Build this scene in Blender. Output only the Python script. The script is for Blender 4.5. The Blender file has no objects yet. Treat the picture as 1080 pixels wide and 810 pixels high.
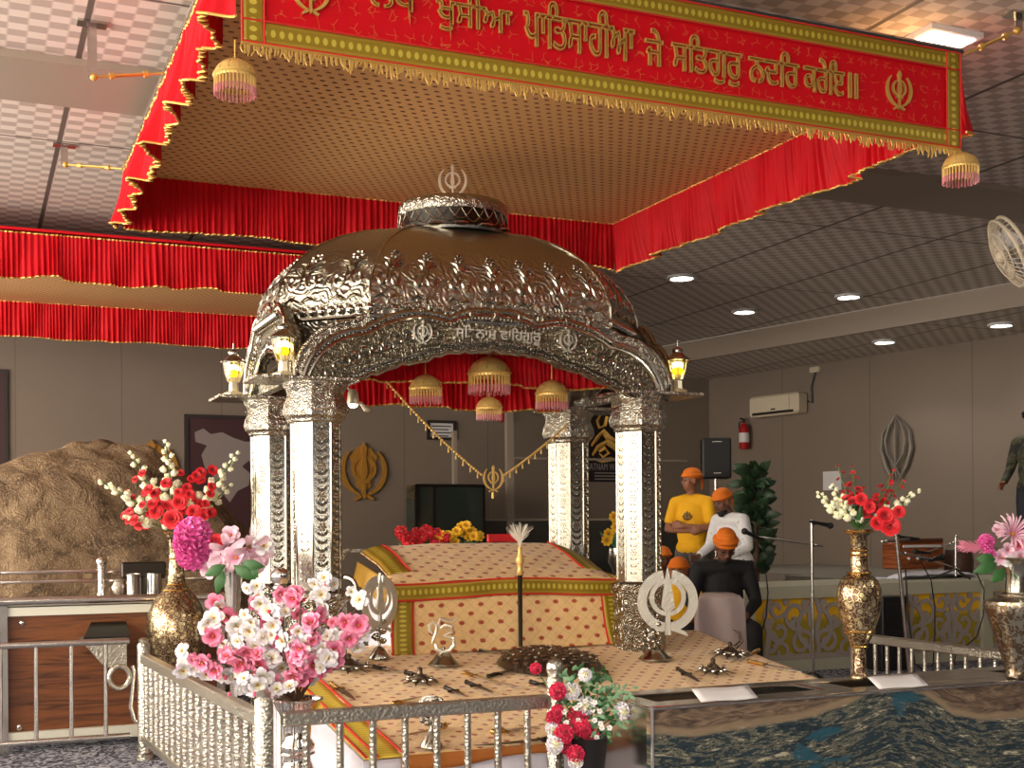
import bpy, math, random
from mathutils import Vector, Matrix, noise
random.seed(7)
C = bpy.context.scene.collection
PI = math.pi
# ------------------------------------------------------------------ camera
F = 1310.0; HEAD = math.radians(23.6); ROLL = math.radians(-0.4); EYE = 1.3; HOR = 556.0
cd = bpy.data.cameras.new('camera'); cam = bpy.data.objects.new('camera', cd); C.objects.link(cam)
cd.sensor_fit = 'HORIZONTAL'; cd.sensor_width = 36; cd.lens = F / 1080 * 36
cd.shift_y = (HOR - 405) / 1080; cd.clip_start = 0.05; cd.clip_end = 200
cam.matrix_world = Matrix.Translation((0, 0, EYE)) @ Matrix.Rotation(-HEAD, 4, 'Z') @ Matrix.Rotation(PI / 2, 4, 'X') @ Matrix.Rotation(ROLL, 4, 'Z')
bpy.context.scene.camera = cam
# ------------------------------------------------------------------ light
sc = bpy.context.scene
sc.view_settings.view_transform = 'Standard'; sc.view_settings.look = 'None'
sc.view_settings.gamma = 1; sc.view_settings.use_curve_mapping = False
sc.view_settings.exposure = 0.14
sc.cycles.max_bounces = 6; sc.cycles.diffuse_bounces = 3; sc.cycles.glossy_bounces = 4
sc.cycles.transmission_bounces = 5; sc.cycles.sample_clamp_indirect = 4
w = bpy.data.worlds.new('World'); sc.world = w; w.use_nodes = True
w.node_tree.nodes['Background'].inputs[0].default_value = (1.0, 0.86, 0.70, 1)
w.node_tree.nodes['Background'].inputs[1].default_value = 0.30
def area(name, loc, rot, sx, sy, power, col):
    l = bpy.data.lights.new(name, 'AREA'); l.shape = 'RECTANGLE'; l.size = sx; l.size_y = sy
    l.energy = power; l.color = col
    o = bpy.data.objects.new(name, l); C.objects.link(o); o.location = loc; o.rotation_euler = rot; return o
area('doorway_daylight', (-3.6, -2.0, 1.9), (math.radians(88), 0, math.radians(-52)), 4.0, 2.0, 190, (1.0, 0.94, 0.86))
area('window_daylight_left', (-4.8, 7.5, 2.3), (0, math.radians(-95), 0), 2.7, 10.0, 600, (1.0, 0.92, 0.82))

def lin(c):
    return tuple(((v / 255) / 12.92 if v <= 10 else (((v / 255) + 0.055) / 1.055) ** 2.4) for v in c)
# ------------------------------------------------------------------ pixel -> point in the place (1080x810 frame)
_h = HEAD
FW = Vector((math.sin(_h), math.cos(_h), 0)); RT = Vector((math.cos(_h), -math.sin(_h), 0)); UP = Vector((0, 0, 1))
_c, _s = math.cos(ROLL), math.sin(ROLL)
RT2 = RT * _c + UP * _s; UP2 = UP * _c - RT * _s
EO = Vector((0, 0, EYE))
def ray(px, py): return FW + RT2 * ((px - 540) / F) + UP2 * ((HOR - py) / F)
def atD(px, py, d): return EO + ray(px, py) * d
def atZ(px, py, z): r = ray(px, py); return EO + r * ((z - EYE) / r.z)
def atY(px, py, y): r = ray(px, py); return EO + r * (y / r.y)
def atX(px, py, x): r = ray(px, py); return EO + r * (x / r.x)
# ------------------------------------------------------------------ materials
class G:
    def __init__(s, nt): s.nt = nt
    def n(s, t, **k):
        x = s.nt.nodes.new(t)
        for a, b in k.items(): setattr(x, a, b)
        return x
    def put(s, sock, v):
        if isinstance(v, bpy.types.NodeSocket): s.nt.links.new(v, sock)
        elif v is not None:
            if isinstance(v, (tuple, list)) and len(v) == 3 and len(getattr(sock, 'default_value', [0])) == 4: v = (*v, 1)
            sock.default_value = v
    def m(s, op, a, b=None, c=None):
        x = s.n('ShaderNodeMath', operation=op)
        for i, v in enumerate((a, b, c)):
            if v is not None: s.put(x.inputs[i], v)
        return x.outputs[0]
    def xyz(s, kind='Object', uv=False):
        t = s.n('ShaderNodeTexCoord'); p = s.n('ShaderNodeSeparateXYZ')
        s.nt.links.new(t.outputs['UV' if uv else kind], p.inputs[0]); return p.outputs[0], p.outputs[1], p.outputs[2]
    def vec(s, kind='Object'): return s.n('ShaderNodeTexCoord').outputs[kind]
    def comb(s, x, y, z=0.0):
        k = s.n('ShaderNodeCombineXYZ'); s.put(k.inputs[0], x); s.put(k.inputs[1], y); s.put(k.inputs[2], z); return k.outputs[0]
    def noise(s, vec, scale, detail=2.0, dist=0.0):
        k = s.n('ShaderNodeTexNoise'); s.put(k.inputs['Vector'], vec); k.inputs['Scale'].default_value = scale
        k.inputs['Detail'].default_value = detail; k.inputs['Distortion'].default_value = dist; return k.outputs[0]
    def voro(s, vec, scale, feature='F1', out=0):
        k = s.n('ShaderNodeTexVoronoi', feature=feature); s.put(k.inputs['Vector'], vec); k.inputs['Scale'].default_value = scale
        return k.outputs[out]
    def mix(s, f, a, b):
        k = s.n('ShaderNodeMix', data_type='RGBA'); s.put(k.inputs[0], f); s.put(k.inputs[6], a); s.put(k.inputs[7], b); return k.outputs[2]
    def ramp(s, f, stops, interp='LINEAR'):
        k = s.n('ShaderNodeValToRGB'); s.put(k.inputs[0], f); r = k.color_ramp; r.interpolation = interp
        while len(r.elements) < len(stops): r.elements.new(0.5)
        for e, (p, c) in zip(r.elements, stops): e.position = p; e.color = (*c, 1) if len(c) == 3 else c
        return k.outputs[0]
    def step(s, v, lo, hi):
        k = s.n('ShaderNodeMapRange'); k.interpolation_type = 'SMOOTHSTEP'; s.put(k.inputs[0], v); k.inputs[1].default_value = lo; k.inputs[2].default_value = hi
        return k.outputs[0]
def mat(name, col=(0.5, 0.5, 0.5), rough=0.5, metal=0.0, fn=None, bump=None, emit=None, es=0, trans=0, sheen=0, spec=None, coat=0, both=False):
    m = bpy.data.materials.new(name); m.use_nodes = True; nt = m.node_tree; g = G(nt)
    b = nt.nodes['Principled BSDF']
    b.inputs['Base Color'].default_value = (*col, 1); b.inputs['Roughness'].default_value = rough; b.inputs['Metallic'].default_value = metal
    if spec is not None: b.inputs['Specular IOR Level'].default_value = spec
    if trans: b.inputs['Transmission Weight'].default_value = trans
    if sheen: b.inputs['Sheen Weight'].default_value = sheen
    if coat: b.inputs['Coat Weight'].default_value = coat; b.inputs['Coat Roughness'].default_value = 0.1
    if emit: b.inputs['Emission Color'].default_value = (*emit, 1); b.inputs['Emission Strength'].default_value = es
    if fn: g.put(b.inputs['Base Color'], fn(g))
    if bump:
        h, st, di = bump(g); k = g.n('ShaderNodeBump'); k.inputs['Strength'].default_value = st; k.inputs['Distance'].default_value = di
        g.put(k.inputs['Height'], h); nt.links.new(k.outputs[0], b.inputs['Normal'])
    return m
def repousse(scale=1.0, st=0.9, di=0.012):
    def f(g):
        v = g.vec(); n1 = g.n('ShaderNodeTexNoise'); g.put(n1.inputs['Vector'], v); n1.inputs['Scale'].default_value = 14 * scale; n1.inputs['Detail'].default_value = 1
        a = g.n('ShaderNodeVectorMath', operation='SCALE'); g.put(a.inputs[0], n1.outputs[1]); a.inputs['Scale'].default_value = 0.05 / scale
        b = g.n('ShaderNodeVectorMath', operation='ADD'); g.put(b.inputs[0], v); g.put(b.inputs[1], a.outputs[0])
        d = g.voro(b.outputs[0], 13 * scale); ring = g.m('SINE', g.m('MULTIPLY', d, 24.0))
        dots = g.step(g.voro(v, 60 * scale), 0.45, 0.15)
        return g.m('ADD', g.m('MULTIPLY', ring, 0.6), g.m('MULTIPLY', dots, 0.5)), st, di
    return f
SILVER = lin((176, 171, 158))
M = {}
M['silver'] = mat('embossed_silver', SILVER, 0.27, 1.0, bump=repousse())
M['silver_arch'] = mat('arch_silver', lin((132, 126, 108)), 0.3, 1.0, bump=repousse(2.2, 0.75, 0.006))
M['silver_fine'] = mat('fine_embossed_silver', SILVER, 0.27, 1.0, bump=repousse(1.7, 0.55, 0.005))
M['silver_smooth'] = mat('polished_silver', SILVER, 0.2, 1.0, bump=lambda g: (g.noise(g.vec(), 40, 2), 0.15, 0.004))
M['silver_hammer'] = mat('hammered_silver', lin((186, 181, 168)), 0.34, 1.0, bump=lambda g: (g.voro(g.vec(), 75), 0.55, 0.006))
def roof_bump(g):
    x, y, z = g.xyz(); h, st, di = repousse(0.75)(g)
    low = g.step(z, 2.92, 2.70)          # relief only on the lower band of the roof, plain metal above
    return g.m('MULTIPLY', h, g.m('ADD', g.m('MULTIPLY', low, 0.95), 0.05)), 0.5, 0.010
M['silver_roof'] = mat('embossed_roof_silver', lin((172, 166, 150)), 0.33, 1.0, bump=roof_bump)
M['steel'] = mat('stainless_steel', lin((200, 196, 190)), 0.22, 1.0, bump=lambda g: (g.noise(g.vec(), 25, 1), 0.05, 0.004))
M['chrome'] = mat('chrome', lin((225, 222, 218)), 0.08, 1.0)
M['darksteel'] = mat('dark_steel', lin((70, 66, 62)), 0.35, 1.0)
M['iron'] = mat('aged_iron', lin((112, 100, 86)), 0.38, 1.0, bump=lambda g: (g.voro(g.vec(), 60), 0.5, 0.004))
def rhom(sp_x, sp_y, rx, ry, uv):
    # staggered field of little motifs: returns distance-like value (small at a motif centre)
    def f(g):
        x, y, z = g.xyz(uv=uv)
        r = g.m('DIVIDE', y, sp_y); row = g.m('FLOOR', r); fy = g.m('SUBTRACT', g.m('FRACT', r), 0.5)
        off = g.m('MULTIPLY', g.m('MODULO', g.m('ABSOLUTE', row), 2.0), 0.5)
        c = g.m('ADD', g.m('DIVIDE', x, sp_x), off); fx = g.m('SUBTRACT', g.m('FRACT', c), 0.5)
        a = g.m('DIVIDE', g.m('MULTIPLY', fx, sp_x), rx); b = g.m('DIVIDE', g.m('MULTIPLY', fy, sp_y), ry)
        return g.m('SQRT', g.m('ADD', g.m('MULTIPLY', a, a), g.m('MULTIPLY', b, b))), x, y, z
    return f
def canopy_col(g):
    d, x, y, z = rhom(0.064, 0.060, 0.0150, 0.0105, True)(g)
    base = g.mix(g.noise(g.vec(), 60, 2), lin((216, 164, 104)), lin((202, 150, 92)))
    return g.mix(g.step(d, 1.25, 0.75), base, lin((112, 62, 34)))
M['canopy_cloth'] = mat('patterned_canopy_cloth', rough=0.8, fn=canopy_col)
def cloth_col(g):
    d, x, y, z = rhom(0.118, 0.066, 0.0165, 0.0145, True)(g)
    ang = g.m('SINE', g.m('MULTIPLY', g.m('ADD', x, g.m('MULTIPLY', y, 0.9)), 2 * PI / 0.075))
    ang2 = g.m('SINE', g.m('MULTIPLY', g.m('SUBTRACT', x, g.m('MULTIPLY', y, 0.9)), 2 * PI / 0.075))
    base = g.mix(g.noise(g.vec(), 8, 2), lin((236, 200, 142)), lin((226, 186, 126)))
    ln = g.m('MAXIMUM', g.step(ang, 0.95, 1.0), g.step(ang2, 0.95, 1.0))
    c = g.mix(g.m('MULTIPLY', ln, 0.55), base, lin((196, 152, 96)))
    rim = g.m('ADD', 1.0, g.m('MULTIPLY', g.m('SINE', g.m('MULTIPLY', g.m('ADD', x, y), 420.0)), 0.15))
    return g.mix(g.step(g.m('MULTIPLY', d, rim), 1.2, 0.85), c, lin((168, 66, 34)))
M['rumala'] = mat('beige_flowered_cloth', rough=0.7, fn=cloth_col, bump=lambda g: (g.noise(g.vec(), 9, 3, 0.6), 0.5, 0.03), sheen=0.2)
def goldband(g):
    x, y, z = g.xyz(uv=True)
    fx = g.m('SUBTRACT', g.m('FRACT', g.m('DIVIDE', x, 0.034)), 0.5); ax = g.m('ABSOLUTE', fx); ay = g.m('ABSOLUTE', g.m('SUBTRACT', y, 0.5))
    r = g.m('SQRT', g.m('ADD', g.m('MULTIPLY', ax, ax), g.m('POWER', g.m('MULTIPLY', ay, 1.7), 2.0)))
    c = g.mix(g.step(r, 0.33, 0.25), lin((150, 124, 26)), lin((204, 184, 70)))
    c = g.mix(g.step(ay, 0.30, 0.33), c, lin((176, 144, 50)))
    return g.mix(g.step(ay, 0.44, 0.46), c, lin((122, 84, 24)))
M['goldband'] = mat('gold_brocade_band', rough=0.42, metal=0.35, fn=goldband, bump=lambda g: (g.noise(g.vec(), 200, 2), 0.3, 0.003))
M['gold_cloth'] = mat('gold_zari_border', rough=0.5, metal=0.1, fn=lambda g: g.mix(g.step(g.m('SINE', g.m('MULTIPLY', g.xyz(uv=True)[0], 190.0)), 0.0, 0.9), lin((222, 192, 56)), lin((246, 226, 104))), bump=lambda g: (g.noise(g.vec(), 120, 2), 0.3, 0.004))
M['red_trim'] = mat('red_piping', lin((205, 40, 28)), 0.7)
M['red'] = mat('red_satin', rough=0.6, spec=0.25, fn=lambda g: g.mix(g.noise(g.vec(), 6, 2), lin((214, 4, 24)), lin((186, 2, 20))))
M['gold_thread'] = mat('gold_thread', lin((206, 164, 84)), 0.45, 0.5)
M['gold'] = mat('gold_metal', lin((222, 184, 108)), 0.4, 0.5, bump=lambda g: (g.noise(g.vec(), 60, 2), 0.3, 0.004))
def banner_col(g):
    v = g.vec(); x, y, z = g.xyz()
    fx = g.m('SUBTRACT', g.m('FRACT', g.m('DIVIDE', x, 0.075)), 0.5)
    row = g.m('FLOOR', g.m('DIVIDE', z, 0.075)); fz = g.m('SUBTRACT', g.m('FRACT', g.m('DIVIDE', z, 0.075)), 0.5)
    k = g.voro(v, 26, 'DISTANCE_TO_EDGE'); l = g.step(k, 0.035, 0.015)
    msk = g.step(g.m('SQRT', g.m('ADD', g.m('MULTIPLY', fx, fx), g.m('MULTIPLY', fz, fz))), 0.36, 0.30)
    return g.mix(g.m('MULTIPLY', g.m('MULTIPLY', l, msk), 0.6), lin((200, 4, 22)), lin((206, 120, 66)))
M['banner_red'] = mat('red_embroidered_cloth', rough=0.65, spec=0.2, fn=banner_col, bump=lambda g: (g.noise(g.vec(), 5, 2), 0.2, 0.02))
M['pink_beads'] = mat('pink_beads', lin((196, 120, 122)), 0.35)
M['wall'] = mat('taupe_wall_panel', rough=0.6, fn=lambda g: g.mix(g.step(g.m('ABSOLUTE', g.m('SUBTRACT', g.m('FRACT', g.m('DIVIDE', g.m('ADD', g.xyz()[0], g.m('MULTIPLY', g.xyz()[1], 1.0)), 1.25)), 0.5)), 0.006, 0.002), g.mix(g.noise(g.vec(), 1.5, 2), lin((120, 106, 94)), lin((128, 114, 100))), lin((96, 86, 77))))
def ceil_col(g):
    x, y, z = g.xyz()
    a = g.m('SINE', g.m('MULTIPLY', x, 2 * PI / 0.19)); row = g.m('DIVIDE', y, 0.085)
    off = g.m('MULTIPLY', g.m('SINE', g.m('MULTIPLY', g.m('FLOOR', row), 7.3)), 2.2)
    a2 = g.m('SINE', g.m('ADD', g.m('MULTIPLY', x, 2 * PI / 0.19), g.m('MULTIPLY', g.m('MODULO', g.m('ABSOLUTE', g.m('FLOOR', row)), 2.0), PI)))
    fr = g.m('ABSOLUTE', g.m('SUBTRACT', g.m('FRACT', row), 0.5))
    c = g.mix(g.step(a2, -0.35, 0.35), lin((176, 162, 152)), lin((216, 204, 194)))
    s1 = g.m('ABSOLUTE', g.m('SUBTRACT', g.m('FRACT', g.m('DIVIDE', g.m('ADD', x, 0.06), 1.22)), 0.5))
    s2 = g.m('ABSOLUTE', g.m('SUBTRACT', g.m('FRACT', g.m('DIVIDE', y, 2.44)), 0.5))
    seam = g.m('MAXIMUM', g.step(s1, 0.016, 0.010), g.step(s2, 0.006, 0.003))
    return g.mix(seam, c, lin((92, 82, 74)))
M['ceiling'] = mat('waved_ceiling_tile', rough=0.6, fn=ceil_col)
M['wall_dark'] = mat('dark_brown_wall', lin((66, 54, 44)), 0.7)
M['beam'] = mat('grey_beam_paint', lin((150, 136, 122)), 0.55)
M['carpet'] = mat('grey_carpet', rough=0.95, fn=lambda g: g.ramp(g.noise(g.vec(), 16, 4, 2.5), [(0.42, lin((44, 46, 58))), (0.5, lin((96, 98, 112))), (0.58, lin((190, 190, 200)))]))
M['pink_carpet'] = mat('pink_patterned_carpet', rough=0.95, fn=lambda g: g.ramp(g.noise(g.vec(), 12, 3, 3), [(0.4, lin((140, 84, 84))), (0.5, lin((202, 160, 156))), (0.6, lin((226, 200, 196)))]))
M['white'] = mat('white_cloth', lin((222, 220, 232)), 0.8)
M['paper'] = mat('white_paper', lin((214, 210, 210)), 0.6)
M['black'] = mat('black_plastic', lin((20, 19, 20)), 0.45)
M['glass'] = mat('clear_glass', (1, 1, 1), 0.03, 0, trans=1)
M['lampwhite'] = mat('lamp_glow', (1, 1, 1), 0.5, emit=(1.0, 0.97, 0.90), es=14)
M['daylight'] = mat('bright_window_pane', (1, 1, 1), 0.5, emit=(1.0, 0.90, 0.72), es=6.5)

# ------------------------------------------------------------------ mesh builder
class MB:
    def __init__(s): s.v = []; s.f = []; s.uv = {}; s.mi = []; s.cur = 0
    def add(s, vs, fs, uvs=None):
        o = len(s.v); s.v += [Vector(p) for p in vs]
        for i, f in enumerate(fs):
            if uvs: s.uv[len(s.f)] = [uvs[k] for k in f]
            s.f.append([k + o for k in f]); s.mi.append(s.cur)
        return s
    def box(s, lo, hi, bev=0.0, T=None):
        x0, y0, z0 = lo; x1, y1, z1 = hi
        if bev <= 0:
            vs = [(x, y, z) for z in (z0, z1) for x, y in ((x0, y0), (x1, y0), (x1, y1), (x0, y1))]
            fs = [(3, 2, 1, 0), (4, 5, 6, 7), (0, 1, 5, 4), (1, 2, 6, 5), (2, 3, 7, 6), (3, 0, 4, 7)]
        else:
            b = min(bev, (x1 - x0) / 2.01, (y1 - y0) / 2.01, (z1 - z0) / 2.01); vs = []
            def ring(z, i): 
                return [(x0 + i, y0 + b, z), (x0 + b, y0 + i, z), (x1 - b, y0 + i, z), (x1 - i, y0 + b, z), (x1 - i, y1 - b, z), (x1 - b, y1 - i, z), (x0 + b, y1 - i, z), (x0 + i, y1 - b, z)]
            r0 = [(x0 + b, y0 + b, z0)] * 2 + [(x1 - b, y0 + b, z0)] * 2 + [(x1 - b, y1 - b, z0)] * 2 + [(x0 + b, y1 - b, z0)] * 2
            r3 = [(x, y, z1) for x, y, z in r0]
            vs = r0 + ring(z0 + b, 0) + ring(z1 - b, 0) + r3
            fs = [tuple(range(7, -1, -1)), tuple(range(24, 32))]
            for k in range(3):
                for j in range(8): fs.append((k * 8 + j, k * 8 + (j + 1) % 8, k * 8 + 8 + (j + 1) % 8, k * 8 + 8 + j))
        if T: vs = [T @ Vector(p) for p in vs]
        return s.add(vs, fs)
    def tube(s, pts, r, n=8, cap=True, sq=1.0, closed=False):
        pts = [Vector(p) for p in pts]; k = len(pts); rs = r if isinstance(r, (list, tuple)) else [r] * k
        base = len(s.v); vs = []; fs = []; prev = None
        for i, p in enumerate(pts):
            a = pts[(i - 1) % k] if (i or closed) else p; b = pts[(i + 1) % k] if (i < k - 1 or closed) else p
            t = (b - a); t = t.normalized() if t.length > 1e-9 else Vector((0, 0, 1))
            if prev is None: u = t.orthogonal().normalized(); 
            else:
                u = prev - t * prev.dot(t); u = u.normalized() if u.length > 1e-6 else t.orthogonal().normalized()
            prev = u; w_ = t.cross(u)
            for j in range(n):
                th = 2 * PI * j / n; vs.append(p + (u * math.cos(th) + w_ * math.sin(th) * sq) * rs[i])
        for i in range(k if closed else k - 1):
            for j in range(n):
                a = i * n + j; b = i * n + (j + 1) % n; c2 = ((i + 1) % k) * n
                fs.append((a, b, c2 + (j + 1) % n, c2 + j))
        if cap and not closed: fs.append(tuple(range(n - 1, -1, -1))); fs.append(tuple((k - 1) * n + j for j in range(n)))
        return s.add(vs, fs)
    def lathe(s, prof, at=(0, 0, 0), n=28, T=None, fl=1.0):
        at = Vector(at); vs = []; fs = []; k = len(prof)
        for r, z in prof:
            for j in range(n):
                th = 2 * PI * j / n; vs.append(Vector((r * math.cos(th), r * math.sin(th) * fl, z)))
        for i in range(k - 1):
            for j in range(n): fs.append((i * n + j, i * n + (j + 1) % n, (i + 1) * n + (j + 1) % n, (i + 1) * n + j))
        if prof[0][0] > 1e-6: fs.append(tuple(range(n - 1, -1, -1)))
        if prof[-1][0] > 1e-6: fs.append(tuple((k - 1) * n + j for j in range(n)))
        vs = [(T @ p if T else p) + at for p in vs]
        return s.add(vs, fs)
    def ball(s, c, r, n=12, m=8, T=None):
        r = r if isinstance(r, (tuple, list)) else (r, r, r); c = Vector(c); vs = []; fs = []
        for i in range(m + 1):
            ph = PI * i / m
            for j in range(n):
                th = 2 * PI * j / n; p = Vector((r[0] * math.sin(ph) * math.cos(th), r[1] * math.sin(ph) * math.sin(th), r[2] * math.cos(ph)))
                vs.append(c + (T @ p if T else p))
        for i in range(m):
            for j in range(n): fs.append((i * n + j, (i + 1) * n + j, (i + 1) * n + (j + 1) % n, i * n + (j + 1) % n))
        return s.add(vs, fs)
    def prism(s, poly, to3, off):
        # closed 2-D outline -> solid plate; to3 maps (a, b) to a point, off is the thickness vector
        n = len(poly); a = [Vector(to3(*p)) for p in poly]; off = Vector(off)
        vs = a + [p + off for p in a]; fs = [tuple(range(n)), tuple(range(2 * n - 1, n - 1, -1))]
        for i in range(n): fs.append((i, (i + 1) % n + 0, (i + 1) % n + n, i + n)[::-1])
        return s.add(vs, fs)
    def strip(s, A, B, off):
        # solid band between two polylines of equal length
        n = len(A); off = Vector(off); A = [Vector(p) for p in A]; B = [Vector(p) for p in B]
        vs = A + B + [p + off for p in A] + [p + off for p in B]; fs = []
        for i in range(n - 1):
            fs += [(i, i + 1, n + i + 1, n + i), (2 * n + i + 1, 2 * n + i, 3 * n + i, 3 * n + i + 1),
                   (i + 1, i, 2 * n + i, 2 * n + i + 1), (n + i, n + i + 1, 3 * n + i + 1, 3 * n + i)]
        fs += [(0, n, 3 * n, 2 * n), (n - 1, 3 * n - 1, 4 * n - 1, 2 * n - 1)]
        return s.add(vs, fs)
    def grid(s, fn, nu, nv, U=1.0, V=1.0, wrap=False):
        vs = []; uv = []
        for j in range(nv + 1):
            for i in range(nu + 1):
                vs.append(fn(i / nu, j / nv)); uv.append((U * i / nu, V * j / nv))
        fs = [(j * (nu + 1) + i, j * (nu + 1) + i + 1, (j + 1) * (nu + 1) + i + 1, (j + 1) * (nu + 1) + i) for j in range(nv) for i in range(nu)]
        return s.add(vs, fs, uv)
    def merge(s, o, T=None):
        base = len(s.v); s.v += [(T @ p) if T else p.copy() for p in o.v]
        for i, f in enumerate(o.f):
            if i in o.uv: s.uv[len(s.f)] = o.uv[i]
            s.f.append([k + base for k in f]); s.mi.append(s.cur)
        return s
    def obj(s, name, material, parent=None, smooth=True, origin=None, thick=0, mods=None, angle=40):
        me = bpy.data.meshes.new(name)
        if parent is not None: O = Vector(WO[parent.name]); 
        elif origin is not None: O = Vector(origin)
        else:
            xs = [p.x for p in s.v]; ys = [p.y for p in s.v]; zs = [p.z for p in s.v]
            O = Vector(((min(xs) + max(xs)) / 2, (min(ys) + max(ys)) / 2, min(zs)))
        if parent is not None:
            own = O
            me.from_pydata([p - own for p in s.v], [], s.f)
        else: me.from_pydata([p - O for p in s.v], [], s.f)
        if s.uv:
            l = me.uv_layers.new(name='UVMap')
            for i, p in enumerate(me.polygons):
                if i in s.uv:
                    for k, li in enumerate(p.loop_indices): l.data[li].uv = s.uv[i][k]
        mats = material if isinstance(material, list) else [material]
        for mm in mats: me.materials.append(M[mm] if isinstance(mm, str) else mm)
        if len(mats) > 1:
            for i, p in enumerate(me.polygons): p.material_index = s.mi[i]
        if smooth:
            for p in me.polygons: p.use_smooth = True
            try: me.set_sharp_from_angle(angle=math.radians(angle))
            except Exception: pass
        o = bpy.data.objects.new(name, me); C.objects.link(o)
        if parent is not None: o.parent = parent; WO[o.name] = tuple(O)
        else: o.location = O; WO[o.name] = tuple(O)
        if thick:
            md = o.modifiers.new('s', 'SOLIDIFY'); md.thickness = thick; md.offset = 0
        return o
WO = {}
def tag(o, label=None, cat=None, group=None, kind=None):
    if label: o['label'] = label
    if cat: o['category'] = cat
    if group: o['group'] = group
    if kind: o['kind'] = kind
    return o
def thing(name, loc, label, cat, group=None, kind=None):
    o = bpy.data.objects.new(name, None); C.objects.link(o); o.location = loc; WO[o.name] = tuple(loc); o.empty_display_size = 0.1
    return tag(o, label, cat, group, kind)
def struct(o): o['kind'] = 'structure'; return o
def copy_tree(o, parent=None):
    c = o.copy(); C.objects.link(c); c.parent = parent
    for ch in [q for q in o.children]: copy_tree(ch, c)
    return c
def text_mesh(body, size=1.0, ext=0.02, outline=0.0, bold=0.0):
    cu = bpy.data.curves.new('lettering', 'FONT'); cu.body = body; cu.size = size; cu.extrude = ext; cu.resolution_u = 3; cu.offset = bold
    if outline: cu.fill_mode = 'NONE'; cu.extrude = 0.0; cu.bevel_depth = outline; cu.bevel_resolution = 1
    o = bpy.data.objects.new('lettering', cu); C.objects.link(o)
    dg = bpy.context.evaluated_depsgraph_get(); me = bpy.data.meshes.new_from_object(o.evaluated_get(dg))
    vs = [v.co.copy() for v in me.vertices]; fs = [list(p.vertices) for p in me.polygons]
    bpy.data.objects.remove(o); bpy.data.curves.remove(cu); bpy.data.meshes.remove(me)
    return vs, fs
def lettering(mb, body, O, ax, ay, width=None, height=None, depth=0.01, outline=0.0, bold=0.0):
    # letters in the plane of ax / ay, fitted into width x height, standing out along ax x ay
    vs, fs = text_mesh(body, outline=outline, bold=bold)
    if not vs: return
    x0 = min(v.x for v in vs); x1 = max(v.x for v in vs); y0 = min(v.y for v in vs); y1 = max(v.y for v in vs); z0 = min(v.z for v in vs); z1 = max(v.z for v in vs)
    sx = width / (x1 - x0) if width else height / (y1 - y0); sy = height / (y1 - y0) if height else sx
    ax = Vector(ax).normalized(); ay = Vector(ay).normalized(); az = ax.cross(ay); O = Vector(O)
    mb.add([O + ax * (v.x - x0) * sx + ay * (v.y - y0) * sy + az * ((v.z - z0) / max(z1 - z0, 1e-6) * depth) for v in vs], fs)
def arcpts(cx, cy, r, a0, a1, n=16): return [(cx + r * math.cos(math.radians(a0 + (a1 - a0) * i / n)), cy + r * math.sin(math.radians(a0 + (a1 - a0) * i / n))) for i in range(n + 1)]
def khanda(mb, O, ax, ay, h, depth):
    # Sikh emblem: double-edged sword, ring and two curved swords; h is half its height
    ax = Vector(ax).normalized(); ay = Vector(ay).normalized(); az = ax.cross(ay) * depth; O = Vector(O)
    P = lambda a, b: O + ax * a * h + ay * b * h
    o = arcpts(0, 0.12, 0.44, 0, 360, 32); i = arcpts(0, 0.12, 0.34, 0, 360, 32)
    mb.strip([P(*p) for p in o], [P(*p) for p in i], az)
    mb.prism([(0, 1.0), (-0.10, 0.82), (-0.055, 0.5), (-0.12, 0.0), (-0.05, -0.22), (0, -0.3), (0.05, -0.22), (0.12, 0.0), (0.055, 0.5), (0.10, 0.82)], lambda a, b: P(a, b) , az * 1.3)
    mb.prism([(-0.05, -0.25), (0.05, -0.25), (0.05, -0.72), (0.09, -0.80), (0, -0.92), (-0.09, -0.80), (-0.05, -0.72)], lambda a, b: P(a, b), az * 1.1)
    mb.prism([(-0.2, -0.3), (0.2, -0.3), (0.2, -0.38), (-0.2, -0.38)], lambda a, b: P(a, b), az * 1.2)
    for s_ in (-1, 1):
        out = []; inn = []
        for k in range(17):
            t = k / 16; a = math.radians(128 + (262 - 128) * t)
            R = 0.86; out.append(P(s_ * -(R * math.cos(a)) * 0.95, 0.05 + R * math.sin(a)))
            wd = 0.15 * math.sin(PI * min(1, t * 0.85 + 0.06)) + 0.015
            inn.append(P(s_ * -((R - wd) * math.cos(a)) * 0.95, 0.05 + (R - wd) * math.sin(a)))
        mb.strip(out, inn, az)
        mb.prism([(s_ * 0.08, -0.86), (s_ * 0.30, -0.98), (s_ * 0.36, -0.90), (s_ * 0.12, -0.76)], lambda a, b: P(a, b), az)
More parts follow.
